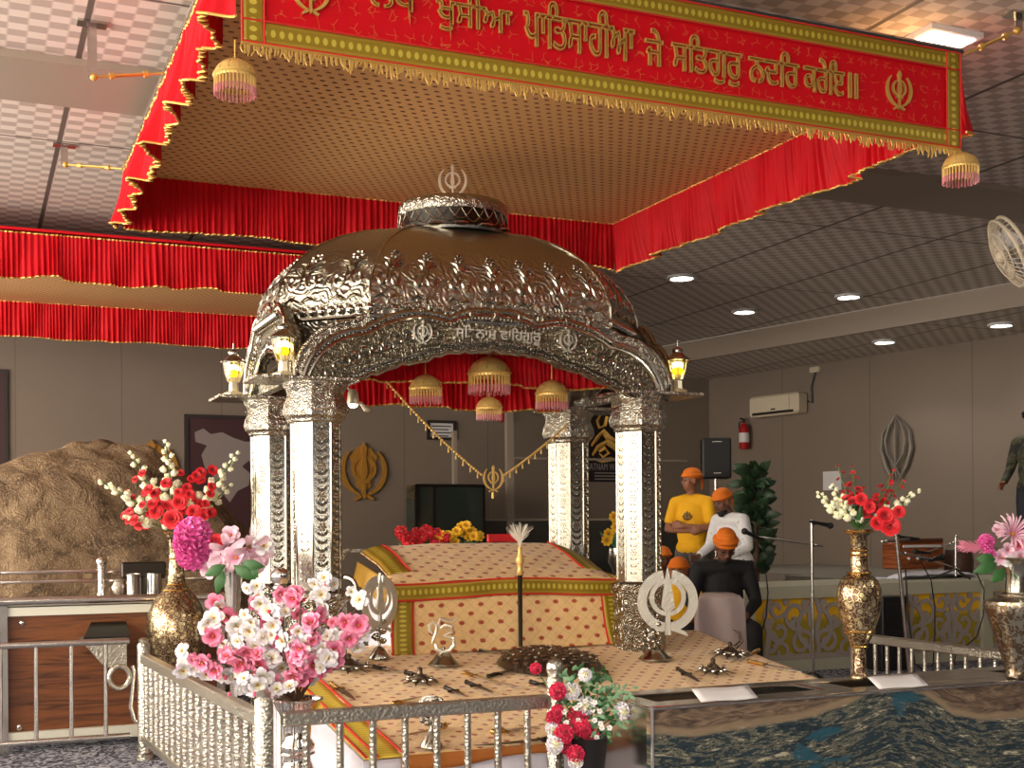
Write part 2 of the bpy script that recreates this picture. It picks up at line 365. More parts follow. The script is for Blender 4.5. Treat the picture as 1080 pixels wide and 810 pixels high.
# ------------------------------------------------------------------ room
def slab(name, lo, hi, m, T=None): return struct(MB().box(lo, hi, T=T).obj(name, m, smooth=False, origin=(0, 0, 0)))
CZ, CL = 3.82, 3.56
slab('floor', (-5.2, -5.2, -0.1), (14, 16.6, 0), 'carpet')
p = MB(); p.prism([(-5.2, -5.2), (13.3, -5.2), (10.02, 9.66), (8.62, 16.5), (-5.2, 16.5)], lambda a, b: (a, b, CZ), (0, 0, 0.1)); struct(p.obj('ceiling', 'ceiling', smooth=False, origin=(0, 0, 0)))
p = MB(); p.prism([(13.3, -5.2), (16, -5.2), (13, 16.6), (8.62, 16.5), (10.02, 9.66)], lambda a, b: (a, b, CL), (0, 0, 0.1)); struct(p.obj('ceiling_lower', 'ceiling', smooth=False, origin=(0, 0, 0)))
p = MB(); p.prism([(13.3, -5.2), (13.36, -5.2), (10.08, 9.66), (8.68, 16.5), (8.62, 16.5), (10.02, 9.66)], lambda a, b: (a - 0.004, b, CL - 0.006), (0, 0, CZ - CL)); struct(p.obj('trim_1', 'beam', smooth=False, origin=(0, 0, 0)))
slab('trim_2', (-5.2, 7.0, CZ - 0.04), (10.55, 7.71, CZ), 'beam')
p = MB(); p.prism([(14.6, -5.2), (14.75, -5.2), (10.60, 16.5), (10.45, 16.5)], lambda a, b: (a, b, 0), (0, 0, CL + 0.02)); struct(p.obj('wall_right', 'wall', smooth=False, origin=(0, 0, 0)))
def holed(name, axis, c, t, lo, hi, holes, top, m):
    # a wall along one axis with rectangular openings (a0, a1, z0, z1)
    p = MB(); cur = lo
    def bx(a0, a1, z0, z1):
        if axis == 'x': p.box((a0, c, z0), (a1, c + t, z1))
        else: p.box((c, a0, z0), (c + t, a1, z1))
    for a0, a1, z0, z1 in sorted(holes):
        bx(cur, a0, 0, top); bx(a0, a1, 0, z0) if z0 > 0 else None; bx(a0, a1, z1, top); cur = a1
    bx(cur, hi, 0, top); return struct(p.obj(name, m, smooth=False, origin=(0, 0, 0)))
WN = [0]
def window(axis, c, a0, a1, z0, z1):
    WN[0] += 1; n = WN[0]
    fr = MB(); T = 0.07
    def bx(mb, p0, p1, q0, q1, d=0.06):
        if axis == 'x': mb.box((p0, c - d / 2, q0), (p1, c + d / 2, q1))
        else: mb.box((c - d / 2, p0, q0), (c + d / 2, p1, q1))
    bx(fr, a0, a0 + T, z0, z1); bx(fr, a1 - T, a1, z0, z1); bx(fr, a0, a1, z0, z0 + T); bx(fr, a0, a1, z1 - T, z1); bx(fr, (a0 + a1) / 2 - T / 2, (a0 + a1) / 2 + T / 2, z0, z1)
    o = struct(fr.obj('window_%d' % n, 'beam', smooth=False, origin=(0, 0, 0)))
    g = MB(); bx(g, a0 + T, a1 - T, z0 + T, z1 - T, 0.01); g.obj('window_pane', 'daylight', o, smooth=False)
bw = [(-4.6, -2.7, 0.9, 3.1), (-2.4, -0.5, 0.9, 3.1)]
holed('wall_back', 'x', 16.35, 0.15, -5.2, 10.7, bw, CZ + 0.05, 'wall')
for a in bw: window('x', 16.42, *a)
lw = [(-3.0, -0.6, 0.9, 3.7), (0.4, 2.8, 0.9, 3.7), (3.6, 6.4, 0.9, 3.7), (7.4, 10.2, 0.9, 3.7), (11.0, 13.4, 0.9, 3.7)]
holed('wall_left', 'y', -5.15, 0.15, -5.2, 16.5, lw, CZ + 0.05, 'wall')
for a in lw: window('y', -5.08, *a)
holed('wall_front', 'x', -5.2, 0.15, -5.2, 14.8, [(-3.6, -1.6, 0, 2.3)], CZ + 0.05, 'wall_dark')
window('x', -5.12, -3.6, -1.6, 0, 2.3)
# pink patterned carpet inside the fence
struct(MB().box((1.0, 4.3, 0.0), (6.0, 8.2, 0.012)).obj('floor_carpet', 'pink_carpet', smooth=False))
# ------------------------------------------------------------------ ceiling lamps
def downlight(px, py, z, label):
    q = atZ(px, py, z); t = thing('ceiling_downlight', q, label, 'ceiling light', 'downlights in the ceiling')
    MB().lathe([(0.115, 0.0), (0.15, -0.004), (0.155, -0.03), (0.12, -0.035), (0.11, -0.02)], q, 24).obj('trim_ring', M['paper'], t)
    MB().lathe([(0.112, -0.022), (0.06, -0.03), (0, -0.032)], q, 24).obj('diffuser', 'lampwhite', t)
    l = bpy.data.lights.new('downlight_glow', 'SPOT'); l.energy = 34; l.spot_size = 2.2; l.spot_blend = 0.6; l.shadow_soft_size = 0.1; l.color = (1, 0.93, 0.82)
    o = bpy.data.objects.new('downlight_glow', l); C.objects.link(o); o.location = q + Vector((0, 0, -0.05))
for a in [(719, 291, CZ, 'round white downlight nearest the red canopy corner, left of the others'), (785, 327, CZ, 'round white downlight second from the left, right above the lantern'),
          (895, 311, CZ, 'round white downlight in the tiled ceiling just above the beam edge'), (933, 359, CL, 'round white downlight under the lower ceiling, left of two'),
          (1056, 341, CL, 'round white downlight under the lower ceiling near the right edge')]: downlight(*a)
def panel_lamp(x, y, label, group=None, s=0.32, pw=26):
    t = thing('ceiling_panel_light', (x, y, CZ), label, 'ceiling light', group)
    MB().box((x - s, y - s, CZ - 0.03), (x + s, y + s, CZ - 0.001)).obj('lamp_frame', M['paper'], t, smooth=False)
    MB().box((x - s + 0.03, y - s + 0.03, CZ - 0.036), (x + s - 0.03, y + s - 0.03, CZ - 0.029)).obj('diffuser', 'lampwhite', t, smooth=False)
    area('panel_glow', (x, y, CZ - 0.06), (0, 0, 0), s * 1.7, s * 1.7, pw, (1, 0.94, 0.84))
q = atZ(987, 42, CZ); panel_lamp(q.x - 0.01, q.y + 0.0, 'bright square ceiling panel light above the right end of the banner', None, 0.17, 8)
for x, y in [(0.2, 0.8), (3.5, 0.8), (7.0, 2.0), (0.0, -3), (4.5, -3)]: panel_lamp(x, y, 'unseen square fill light added to the ceiling behind the viewpoint', 'added fill lights behind the viewpoint')  # added fill lights, never in view: brighten the hall and sparkle on the silver

# ------------------------------------------------------------------ canopies
def vwave(s, L, seed, per):
    # slanted swag: rises slowly, falls quickly
    a = s / per + seed; fl = math.floor(a); fr = a - fl; k = (fr / 0.8) if fr < 0.8 else (1 - fr) / 0.2
    k = 0.5 - 0.5 * math.cos(PI * k); return k * (0.7 + 0.5 * math.sin(fl * 2.7 + seed))
def valance(root, A, B, drop, nrm, seed=0.0, amp=0.06, per=0.42, name='valance', flip=False):
    A = Vector(A); B = Vector(B); L = (B - A).length; nrm = Vector(nrm)
    def fn(u, v):
        s = L * u; ss = L * (1 - u) if flip else s
        p = A + (B - A) * u
        pl = math.sin(s * 2 * PI / 0.036 + 5.0 * math.sin(s * 5 + seed) + 2.5 * math.sin(s * 13.7)) * (0.0075 + 0.0070 * v) * (1 + 0.5 * math.sin(s * 23 + 3 * v)) + 0.006 * v * math.sin(s * 2 * PI / 0.11 + seed + 2 * math.sin(s * 3))
        pl += math.sin(s * 2 * PI / 0.0165 + seed + 2 * math.sin(s * 9)) * 0.0034
        w_ = vwave(ss, L, seed, per)
        return p + nrm * (pl + amp * (v ** 1.4) * w_) + Vector((0, 0, -drop * v * (1.0 + 0.03 * math.sin(s * 5 + seed) - 0.05 * w_)))
    n = int(L / 0.007); mb = MB(); mb.grid(fn, n, 9, L, drop); o = mb.obj(name, 'red', root, angle=180)
    m2 = int(L / 0.014); t = MB(); t.tube([fn(i / m2, 1.0) for i in range(m2 + 1)], 0.0065, 5); t.obj('gold_trim', 'gold_thread', o)
    t = MB(); t.tube([fn(i / m2, 0.0) + Vector((0, 0, 0.0)) for i in range(m2 + 1)], 0.007, 5); t.obj('top_piping', 'gold_thread', o)
    return o
HC = 3.60
CX0, CX1, CY0, CY1 = 0.93, 4.50, 4.72, 8.34
can = thing('red_canopy', ((CX0 + CX1) / 2, (CY0 + CY1) / 2, HC), 'large square red canopy with lettered banner and patterned underside hanging above the silver shrine', 'canopy')
mb = MB(); mb.grid(lambda u, v: Vector((CX0 + (CX1 - CX0) * u, CY0 + (CY1 - CY0) * v, HC - 0.035 * math.sin(PI * u) * math.sin(PI * v) * (1 - 0.3 * math.sin(PI * u * 3)))), 40, 40, CX1 - CX0, CY1 - CY0)
mb.obj('underside_cloth', 'canopy_cloth', can)
top = MB(); top.box((CX0, CY0, HC + 0.02), (CX1, CY1, HC + 0.04)); top.obj('top_cloth', 'canopy_cloth', can, smooth=False)
fr = MB()
for y in (CY0, CY1): fr.tube([(CX0, y, HC + 0.03), (CX1, y, HC + 0.03)], 0.016, 8)
for x in (CX0, CX1): fr.tube([(x, CY0, HC + 0.03), (x, CY1, HC + 0.03)], 0.016, 8)
fr.obj('frame_tube', 'steel', can)
sm = MB()
sm.tube([(CX0 + 0.05, CY0 + 1.9, HC - 0.033), (CX1, CY0 + 2.0, HC - 0.033)], 0.002, 5); sm.tube([(CX0 + 2.3, CY0, HC - 0.025), (CX0 + 2.2, CY1, HC - 0.025)], 0.002, 5)
sm.obj('seam', 'gold_thread', can)
valance(can, (CX0, CY1, HC), (CX0, CY0, HC), 0.36, (-1, 0, 0), 0.4, 0.10, 0.34, 'left_valance')
valance(can, (CX1, CY1, HC), (CX1, CY0, HC), 0.36, (1, 0, 0), 1.7, 0.11, 0.44, 'right_valance')
valance(can, (CX0, CY1, HC), (CX1, CY1, HC), 0.35, (0, 1, 0), 0.9, 0.03, 0.5, 'back_valance')
# banner on the front edge
BY = CY0 - 0.012; BZ0, BZ1 = HC - 0.455, HC + 0.01; BX0, BX1 = 0.955, 4.47
ban = MB().box((BX0, BY, BZ0), (BX1, BY + 0.012, BZ1)).obj('banner', 'banner_red', can, smooth=False)
bd = MB(); bw_ = 0.085
def band(x0, z0, x1, z1, horiz):
    L = (x1 - x0) if horiz else (z1 - z0)
    def fn(u, v):
        if horiz: return Vector((x0 + (x1 - x0) * u, BY - 0.006, z0 + (z1 - z0) * v))
        return Vector((x0 + (x1 - x0) * (1 - v), BY - 0.007, z0 + (z1 - z0) * u))
    bd.grid(fn, 40, 4, L, 1.0)
band(BX0, BZ0, BX1, BZ0 + bw_, True); band(BX0, BZ1 - bw_, BX1, BZ1, True); band(BX0, BZ0, BX0 + bw_, BZ1, False); band(BX1 - bw_, BZ0, BX1, BZ1, False)
bd.obj('gold_border', 'goldband', ban, thick=0.004)
pp = MB()
for z in (BZ0, BZ1, BZ0 + bw_, BZ1 - bw_): pp.tube([(BX0, BY - 0.010, z), (BX1, BY - 0.010, z)], 0.004, 5)
for x in (BX0, BX1, BX0 + bw_, BX1 - bw_): pp.tube([(x, BY - 0.010, BZ0), (x, BY - 0.010, BZ1)], 0.004, 5)
pp.obj('red_piping', 'red_trim', ban)
def bannerx(px, py): q = atY(px, py, BY); return q.x, q.z
lt = MB()
words = [('ਲਖ', 388, 30, 438, 1), ('ਖੁਸੀਆ', 459, 30, 539, 9), ('ਪਾਤਿਸਾਹੀਆ', 551, 44, 668, 22), ('ਜੇ', 679, 62, 698, 38), ('ਸਤਿਗੁਰੁ', 707, 74, 781, 46), ('ਨਦਰਿ', 788, 78, 841, 60), ('ਕਰੇਇ', 846, 88, 889, 66), ('॥', 893, 92, 903, 70)]
vis = {'ਸਤਿਗੁਰੁ': 'ਸਿਤਗੁਰੁ', 'ਪਾਤਿਸਾਹੀਆ': 'ਪਾਿਤਸਾਹੀਆ', 'ਨਦਰਿ': 'ਨਦਿਰ', 'ਕਰੇਇ': 'ਕਰੇਇ'}   # vowel sign i stands before its letter when drawn
zb = HC - 0.36
for wd, pa, ya, pb, yb in words:
    xa, za = bannerx(pa, ya); xb, zb_ = bannerx(pb, yb)
    h_ = 0.205 if wd in ('ਖੁਸੀਆ', 'ਸਤਿਗੁਰੁ', 'ਪਾਤਿਸਾਹੀਆ') else (0.165 if wd != '॥' else 0.12)
    z0 = HC - (0.335 if wd in ('ਖੁਸੀਆ', 'ਸਤਿਗੁਰੁ') else 0.30)
    lettering(lt, vis.get(wd, wd), (xa, BY - 0.003, z0), (1, 0, 0), (0, 0, 1), xb - xa, h_, 0.014, 0.022)
lt.obj('lettering', M['gold_thread'], ban, smooth=False)
for px, py in ((327, 0), (947, 92)):
    x_, z_ = bannerx(px, py); e = MB(); khanda(e, (x_, BY - 0.002, HC - 0.225), (1, 0, 0), (0, 0, 1), 0.095, 0.012); e.obj('khanda_emblem', 'gold_thread', ban, smooth=False)
# gold fringe below the banner
fg = MB(); fn_ = 330
for i in range(fn_):
    x_ = BX0 + (BX1 - BX0) * i / (fn_ - 1); a = 0.048 + 0.007 * math.sin(i * 0.37) + 0.006 * math.sin(i * 0.83) + random.uniform(-0.012, 0.012)
    fg.tube([(x_, BY - 0.004, BZ0), (x_ + random.uniform(-0.008, 0.008), BY - 0.008, BZ0 - a * 0.6), (x_ + random.uniform(-0.012, 0.012), BY - 0.006, BZ0 - a)], [0.0035, 0.0045, 0.003], 4)
fg.tube([(BX0, BY - 0.006, BZ0 - 0.006), (BX1, BY - 0.006, BZ0 - 0.006)], 0.008, 5)
tag(fg.obj('gold_fringe', 'gold_thread', ban), kind='stuff')
# second canopy, further back
c2 = thing('red_canopy', (2.6, 11.8, HC), 'second red canopy further back at the left, partly behind the silver dome', 'canopy')
DX0, DX1, DY0, DY1 = -1.6, 5.35, 10.29, 13.4
mb = MB(); mb.grid(lambda u, v: Vector((DX0 + (DX1 - DX0) * u, DY0 + (DY1 - DY0) * v, HC - 0.03 * math.sin(PI * u) * math.sin(PI * v))), 30, 20, DX1 - DX0, DY1 - DY0); mb.obj('underside_cloth', 'canopy_cloth', c2)
MB().box((DX0, DY0, HC + 0.02), (DX1, DY1, HC + 0.04)).obj('top_cloth', 'red', c2, smooth=False)
valance(c2, (DX0, DY0, HC), (DX1, DY0, HC), 0.36, (0, -1, 0), 0.2, 0.06, 0.40, 'front_valance'); valance(c2, (DX0, DY1, HC), (DX1, DY1, HC), 0.36, (0, 1, 0), 0.6, 0.03, 0.55, 'back_valance'); valance(c2, (DX1, DY0, HC), (DX1, DY1, HC), 0.36, (1, 0, 0), 0.6, 0.06, 0.5, 'right_valance')
# hanging rods carrying the second canopy
for x, y in ((0.0, 10.29), (6.1, 13.4)): pass
# turnbuckle hangers
def hanger(label, tip, foot, top_z=CZ):
    # a flat bracket under the ceiling and a turnbuckle from its foot to the canopy corner
    foot = Vector(foot); tip = Vector(tip); t = thing('turnbuckle_hanger', (foot.x, foot.y, top_z), label, 'hanger', 'steel hangers holding the canopy')
    b = MB(); b.box((foot.x - 0.022, foot.y - 0.006, foot.z), (foot.x + 0.022, foot.y + 0.006, top_z)); b.box((foot.x - 0.07, foot.y - 0.04, top_z - 0.012), (foot.x + 0.07, foot.y + 0.04, top_z)); b.obj('bracket', M['steel'], t, smooth=False)
    d = tip - foot; f = lambda k: foot + d * k; n_ = d.cross(Vector((0, 0, 1))).normalized() * 0.011
    k = MB(); k.tube([f(0.0), f(0.22)], 0.006, 6); k.tube([f(0.24) + n_, f(0.68) + n_], 0.0055, 6); k.tube([f(0.24) - n_, f(0.68) - n_], 0.0055, 6)
    for a in (0.22, 0.66): k.tube([f(a), f(a + 0.06)], 0.017, 8)
    k.tube([f(0.1), f(0.9)], 0.005, 6); k.tube([f(0.7), f(1.0)], 0.006, 6); k.ball(f(0.02), 0.02, 8, 6); k.obj('turnbuckle', 'gold_thread', t)
hanger('steel ceiling bracket with long turnbuckle, upper left above the red valance', (0.95, 6.30, HC + 0.02), atD(97, 88, 6.15)) if False else None
q = atZ(97, 24, CZ); hanger('steel ceiling bracket with long turnbuckle, upper left beside the red valance', (CX0 + 0.02, q.y + 0.02, HC + 0.03), (q.x, q.y, CZ - 0.27))
q = atZ(66, 160, CZ); hanger('small ceiling bracket with turnbuckle, further back at the left canopy corner', (CX0 + 0.02, min(q.y, CY1) , HC + 0.03), (q.x, min(q.y, 8.6), CZ - 0.13))
q = atZ(1074, 32, CZ - 0.08); hanger('long turnbuckle hanger at the right front canopy corner beside the square light', (CX1 + 0.02, CY0, HC + 0.02), q)
hanger('small hanger behind the canopy above the second red valance', (2.0, 8.45, HC + 0.02), (2.0, 8.9, CZ - 0.1))
# beaded hanging tassel
def tassel(q, r, label, group, cord=0.12, rings=2):
    q = Vector(q); t = thing('beaded_tassel', q, label, 'hanging ornament', group)
    c_ = MB(); c_.tube([q + Vector((0, 0, r * 0.9)), q + Vector((0, 0, r * 0.9 + cord))], 0.003, 5); c_.ball(q + Vector((0, 0, r * 0.95)), r * 0.12, 8, 6); c_.obj('cord', 'gold_thread', t)
    d = MB(); d.lathe([(r * 0.98, 0.0), (r, r * 0.12), (r * 0.98, r * 0.25), (r * 0.9, r * 0.5), (r * 0.68, r * 0.75), (r * 0.4, r * 0.92), (r * 0.1, r * 1.0), (0, r * 1.0)], q, 24)
    d.tube([q + Vector((r * 1.01 * math.cos(a), r * 1.01 * math.sin(a), r * 0.18)) for a in [2 * PI * k / 24 for k in range(24)]], r * 0.07, 5, closed=True)
    for k in range(12):
        a = 2 * PI * k / 12; d.tube([q + Vector((r * 1.0 * math.cos(a) * c1, r * math.sin(a) * c1, r * z1)) for c1, z1 in ((0.97, 0.3), (0.78, 0.62), (0.35, 0.88))], r * 0.05, 4)
    d.obj('dome', 'gold', t)
    b = MB(); p_ = MB()
    for k in range(34):
        a = 2 * PI * k / 34; x_, y_ = r * 0.97 * math.cos(a), r * 0.97 * math.sin(a)
        b.tube([q + Vector((x_, y_, r * 0.1)), q + Vector((x_, y_, -r * 0.42))], r * 0.045, 4)
        p_.tube([q + Vector((x_, y_, -r * 0.4)), q + Vector((x_ * 1.0, y_ * 1.0, -r * 0.75 - r * 0.06 * (k % 2)))], r * 0.055, 4)
    b.obj('bead_strands', 'gold', t); p_.obj('pink_bead_ends', 'pink_beads', t)
    return t
q = atY(248, 84, CY0 - 0.015); tassel(q, 0.078, 'gold and pink beaded tassel at the left end of the banner', 'beaded tassels', HC - 0.455 - q.z - 0.078 * 0.9)
q = atD(1001, 190, 6.28); tassel((CX1 - 0.03, CY0 - 0.02, q.z), 0.085, 'gold and pink beaded tassel below the right end of the banner', 'beaded tassels', HC - 0.45 - q.z - 0.07)
# ------------------------------------------------------------------ silver palki shrine
PX0, PX1, PYF, PYB, PCX = 1.71, 3.69, 6.54, 7.57, 2.70
M['silver_pale0'] = mat('bright_silver', lin((236, 230, 214)), 0.35, 0.9)
pk = thing('palki_shrine', (PCX, 7.05, 0.0), 'large embossed silver domed shrine on four octagonal pillars beneath the red canopy', 'shrine')
def octo(ap, c, z, tw=0.0):
    R_ = ap / math.cos(PI / 8); return [Vector((c[0] + R_ * math.cos(PI / 8 + k * PI / 4), c[1] + R_ * math.sin(PI / 8 + k * PI / 4), z)) for k in range(8)]
def octloft(mb, prof, c):
    vs = []; fs = []
    for a, z in prof: vs += octo(a, c, z)
    for i in range(len(prof) - 1):
        for j in range(8): fs.append((i * 8 + j, i * 8 + (j + 1) % 8, i * 8 + 8 + (j + 1) % 8, i * 8 + 8 + j))
    fs.append(tuple(range(7, -1, -1))); fs.append(tuple(len(prof) * 8 - 8 + j for j in range(8)))
    return mb.add(vs, fs)
def make_pillar():
    c = (PX0, PYF); m_ = MB()
    octloft(m_, [(0.165, 0.0), (0.165, 0.06), (0.16,0.955), (0.122, 0.97), (0.12, 0.975), (0.12, 1.875)][2:], c)
    pd = MB(); octloft(pd, [(0.165, 0.0), (0.165, 0.06), (0.145, 0.08), (0.145, 0.90), (0.16, 0.915), (0.16, 0.955)], c)
    for k in range(8):
        a = PI / 8 + k * PI / 4; R_ = 0.12 / math.cos(PI / 8) + 0.001; x_, y_ = c[0] + R_ * math.cos(a), c[1] + R_ * math.sin(a)
        m_.tube([(x_, y_, 0.98), (x_, y_, 1.87)], 0.0055, 5)
    o = m_.obj('pillar', 'silver_smooth', pk, angle=25)
    cp = MB(); octloft(cp, [(0.125, 1.862), (0.135, 1.872), (0.138, 1.885), (0.156, 1.90), (0.164, 1.93), (0.158, 1.965), (0.144, 2.0), (0.140, 2.02), (0.150, 2.045), (0.165, 2.07), (0.165, 2.078)], c); cp.obj('capital', 'silver_fine', o, angle=25); pd.obj('pedestal', 'silver', o, angle=25)
    rl = MB()
    for k in range(8):
        a = k * PI / 4; nx, ny = math.cos(a), math.sin(a)
        if ny > 0.5: continue
        T = Matrix(((-ny, nx, 0), (nx, ny, 0), (0, 0, 1))).transposed(); T = Matrix(((-ny, nx, 0), (nx, ny, 0), (0, 0, 1)))
        fc = Vector((c[0] + nx * 0.12, c[1] + ny * 0.12, 0)); tx = Vector((-ny, nx, 0))
        def bl(u, z, ru, rz, rot=0.0):
            Rm = Matrix(((tx.x, nx, 0), (tx.y, ny, 0), (0, 0, 1))) @ Matrix.Rotation(rot, 3, 'Y')
            lo_ = nx < -0.5
            rl.ball(fc + tx * u + Vector((0, 0, z)), (ru * (0.8 if lo_ else 1.25), 0.003 if lo_ else 0.010, rz * (0.9 if lo_ else 1.15)), 6, 4, Rm)
        z = 1.02; q = 0
        while z < 1.84:
            if q % 4 == 3:
                bl(0, z, 0.007, 0.007)
                for t in range(6): bl(0.017 * math.cos(t * PI / 3), z + 0.017 * math.sin(t * PI / 3), 0.0065, 0.0065)
                z += 0.036
            else:
                for s_ in (-1, 1): bl(s_ * 0.020, z + 0.008, 0.0065, 0.021, s_ * 0.75)
                bl(0, z + 0.004, 0.005, 0.012); z += 0.042
            q += 1
    rl.obj('leaf_relief', 'silver_smooth', o)
    return o
pl0 = make_pillar()
for dx, dy in ((PX1 - PX0, 0), (0, PYB - PYF), (PX1 - PX0 + 0.04, PYB - PYF)):
    c_ = copy_tree(pl0, pk); c_.location = Vector(pl0.location) + Vector((dx, dy, 0))
# base plinth between the pedestals
b = MB(); b.box((1.62, 6.50, 0.0), (3.80, 7.66, 0.42), 0.01); b.obj('base_plinth', 'silver', pk, smooth=False)
b = MB(); b.box((1.80, 7.50, 1.150), (3.62, 7.62, 1.172)); b.box((1.80, 7.53, 0.42), (3.62, 7.60, 0.75)); b.obj('back_rail', 'silver_fine', pk, smooth=False)
for s_, xa in ((1, 1.90), (-1, 3.58)):
    b = MB(); tp = [(-0.02, 1.16), (0.23, 1.16), (0.21, 1.12), (0.13, 1.0), (0.10, 0.80), (0.02, 0.7), (-0.02, 0.7)]
    b.prism([(xa + s_ * p_[0], p_[1]) for p_ in tp], lambda a, z: (a, 7.40, z), (0, 0.1, 0)); b.obj('corner_bracket', 'silver_fine', pk, smooth=False)
# arches -------------------------------------------------------------
def half_outer(hw, grow=0.0):
    # lobed outer edge from the centre to one end, (distance from centre, z), for the long sides
    pts = []
    def lobe(x0, z0, x1, z1, bulge, n=9, last=False):
        for i in range(n + (1 if last else 0)):
            t = i / n; x = x0 + (x1 - x0) * t; z = z0 + (z1 - z0) * t; L = math.hypot(x1 - x0, z1 - z0); nx, nz = -(z1 - z0) / L, (x1 - x0) / L
            k = bulge * 4 * t * (1 - t); pts.append((x + nx * k, z + nz * k))
    lobe(0, 2.505, 0.265, 2.450, 0.022, 6); lobe(0.265, 2.450, 0.755, 2.360, 0.062); lobe(0.755, 2.360, 1.085, 2.09, 0.075, 10, True)
    return [(x * hw / 1.085 + grow * (x / 1.085), z + grow) for x, z in pts]
def half_inner(hw, n_total):
    key = [(0, 2.29), (0.28, 2.268), (0.42, 2.215), (0.57, 2.185), (0.66, 2.145), (0.80, 2.10), (0.90, 2.06)]
    out = []
    for i in range(n_total):
        x = 0.90 * i / (n_total - 1)
        for a, b_ in zip(key, key[1:]):
            if a[0] <= x <= b_[0] + 1e-9: z = a[1] + (b_[1] - a[1]) * (x - a[0]) / (b_[0] - a[0]); break
        z -= 0.014 * abs(math.sin(x * PI / 0.09)) ; out.append((x * hw / 1.085, z))
    return out
def arch(name, centre, along, out, hw, zs=1.0):
    # along: direction of the span, out: outward normal
    along = Vector(along); out = Vector(out); cen = Vector(centre)
    A = half_outer(hw); I = half_inner(hw, len(A)); zf = lambda z: 2.06 + (z - 2.06) * zs
    full = lambda H: [(-x, z) for x, z in reversed(H[1:])] + H
    P = lambda p_, o=0.0: cen + along * p_[0] + out * o + Vector((0, 0, zf(p_[1])))
    OA, IA = full(A), full(I)
    m_ = MB(); m_.strip([P(p_) for p_ in OA], [P(p_) for p_ in IA], -out * 0.05); o = m_.obj(name, 'silver_arch', pk, angle=30)
    r = MB()
    r.tube([P(p_, 0.0) for p_ in OA], 0.016, 8); r.tube([P(p_, 0.004) for p_ in IA], 0.009, 8)
    mid = [((a[0] * 0.88 + b_[0] * 0.12), (a[1] * 0.88 + b_[1] * 0.12)) for a, b_ in zip(OA, IA)]; r.tube([P(p_, 0.002) for p_ in mid], 0.010, 6)
    mid2 = [((a[0] * 0.16 + b_[0] * 0.84), (a[1] * 0.16 + b_[1] * 0.84)) for a, b_ in zip(OA, IA)]; r.tube([P(p_, 0.002) for p_ in mid2], 0.006, 6)
    r.obj('ridge', 'silver_smooth', o)
    d = MB()
    nn = len(OA)
    for k in range(nn * 2 - 1):
        i = k // 2; fr_ = (k % 2) * 0.5
        a = Vector((*OA[i], 0)).lerp(Vector((*OA[min(i + 1, nn - 1)], 0)), fr_); b_ = Vector((*IA[i], 0)).lerp(Vector((*IA[min(i + 1, nn - 1)], 0)), fr_)
        for f_ in (0.06, 0.90): q = a.lerp(b_, f_); d.ball(P((q.x, q.y), 0.003), 0.0075, 6, 4)
        if k % 3 == 0 and not (abs(a.x) < hw * 0.36):
            q = a.lerp(b_, 0.5); ths = a.x * 9
            R0 = 0.036; sp = [P((q.x + R0 * (1 - t * 0.75) * math.cos(ths + t * 8), q.y + R0 * (1 - t * 0.75) * math.sin(ths + t * 8)), 0.004) for t in [j / 12 for j in range(13)]]
            d.tube(sp, [0.004 + 0.004 * j / 12 for j in range(13)], 5)
            for t in range(5): d.ball(P((q.x + 0.052 * math.cos(t * 1.26 + ths), q.y + 0.052 * math.sin(t * 1.26 + ths)), 0.003), (0.009, 0.007, 0.006), 6, 4)
        if abs(a.x) < hw * 0.36:
            for f_ in (0.2, 0.76): q = a.lerp(b_, f_); d.ball(P((q.x, q.y), 0.003), (0.011, 0.006, 0.008), 6, 4)
    d.obj('relief', 'silver_smooth', o)
    return o, P
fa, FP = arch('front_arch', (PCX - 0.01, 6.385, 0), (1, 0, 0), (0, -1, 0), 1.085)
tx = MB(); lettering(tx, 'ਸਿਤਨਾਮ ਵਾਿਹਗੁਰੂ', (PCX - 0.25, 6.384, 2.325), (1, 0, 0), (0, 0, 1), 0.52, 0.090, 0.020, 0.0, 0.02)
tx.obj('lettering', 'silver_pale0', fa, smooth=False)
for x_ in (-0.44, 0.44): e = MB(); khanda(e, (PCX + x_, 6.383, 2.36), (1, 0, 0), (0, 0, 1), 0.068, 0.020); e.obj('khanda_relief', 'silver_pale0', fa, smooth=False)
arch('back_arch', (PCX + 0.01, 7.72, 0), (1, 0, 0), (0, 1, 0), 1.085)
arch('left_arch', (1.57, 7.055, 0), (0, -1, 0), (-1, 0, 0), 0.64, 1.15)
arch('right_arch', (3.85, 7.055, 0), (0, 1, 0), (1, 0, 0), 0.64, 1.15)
# cornice plate behind the front arch
g_ = half_outer(1.085, 0.05); full = [(-x, z) for x, z in reversed(g_[1:])] + g_
cm = MB(); cm.strip([(PCX + x, 6.40, z) for x, z in full], [(PCX + x * 0.97, 6.40, max(2.1, z - 0.09)) for x, z in full], (0, 0.04, 0)); cm.tube([(PCX + x, 6.40, z) for x, z in full], 0.012, 8); cm.obj('cornice', 'silver_fine', pk, angle=30)
# abacus plates and lantern shelves
for x_, y_ in ((PX0, PYF), (PX1, PYF), (PX0, PYB), (PX1 + 0.04, PYB)):
    s_ = -1 if x_ < PCX else 1; xs = sorted((x_ + s_ * 0.36, x_ - s_ * 0.20)); sh = MB(); sh.box((xs[0], y_ - 0.175, 2.078), (xs[1], y_ + 0.15, 2.100), 0.004); sh.obj('lantern_shelf', 'silver_fine', pk, smooth=False)
eb = MB()
for y_ in (PYF - 0.03, PYB + 0.03): eb.box((1.60, y_ - 0.03, 2.085), (3.80, y_ + 0.03, 2.12)) if False else None
for x_ in (1.62, 3.80): eb.box((x_ - 0.03, PYF, 2.10), (x_ + 0.03, PYB, 2.16))
eb.obj('side_beam', 'silver_fine', pk, smooth=False)
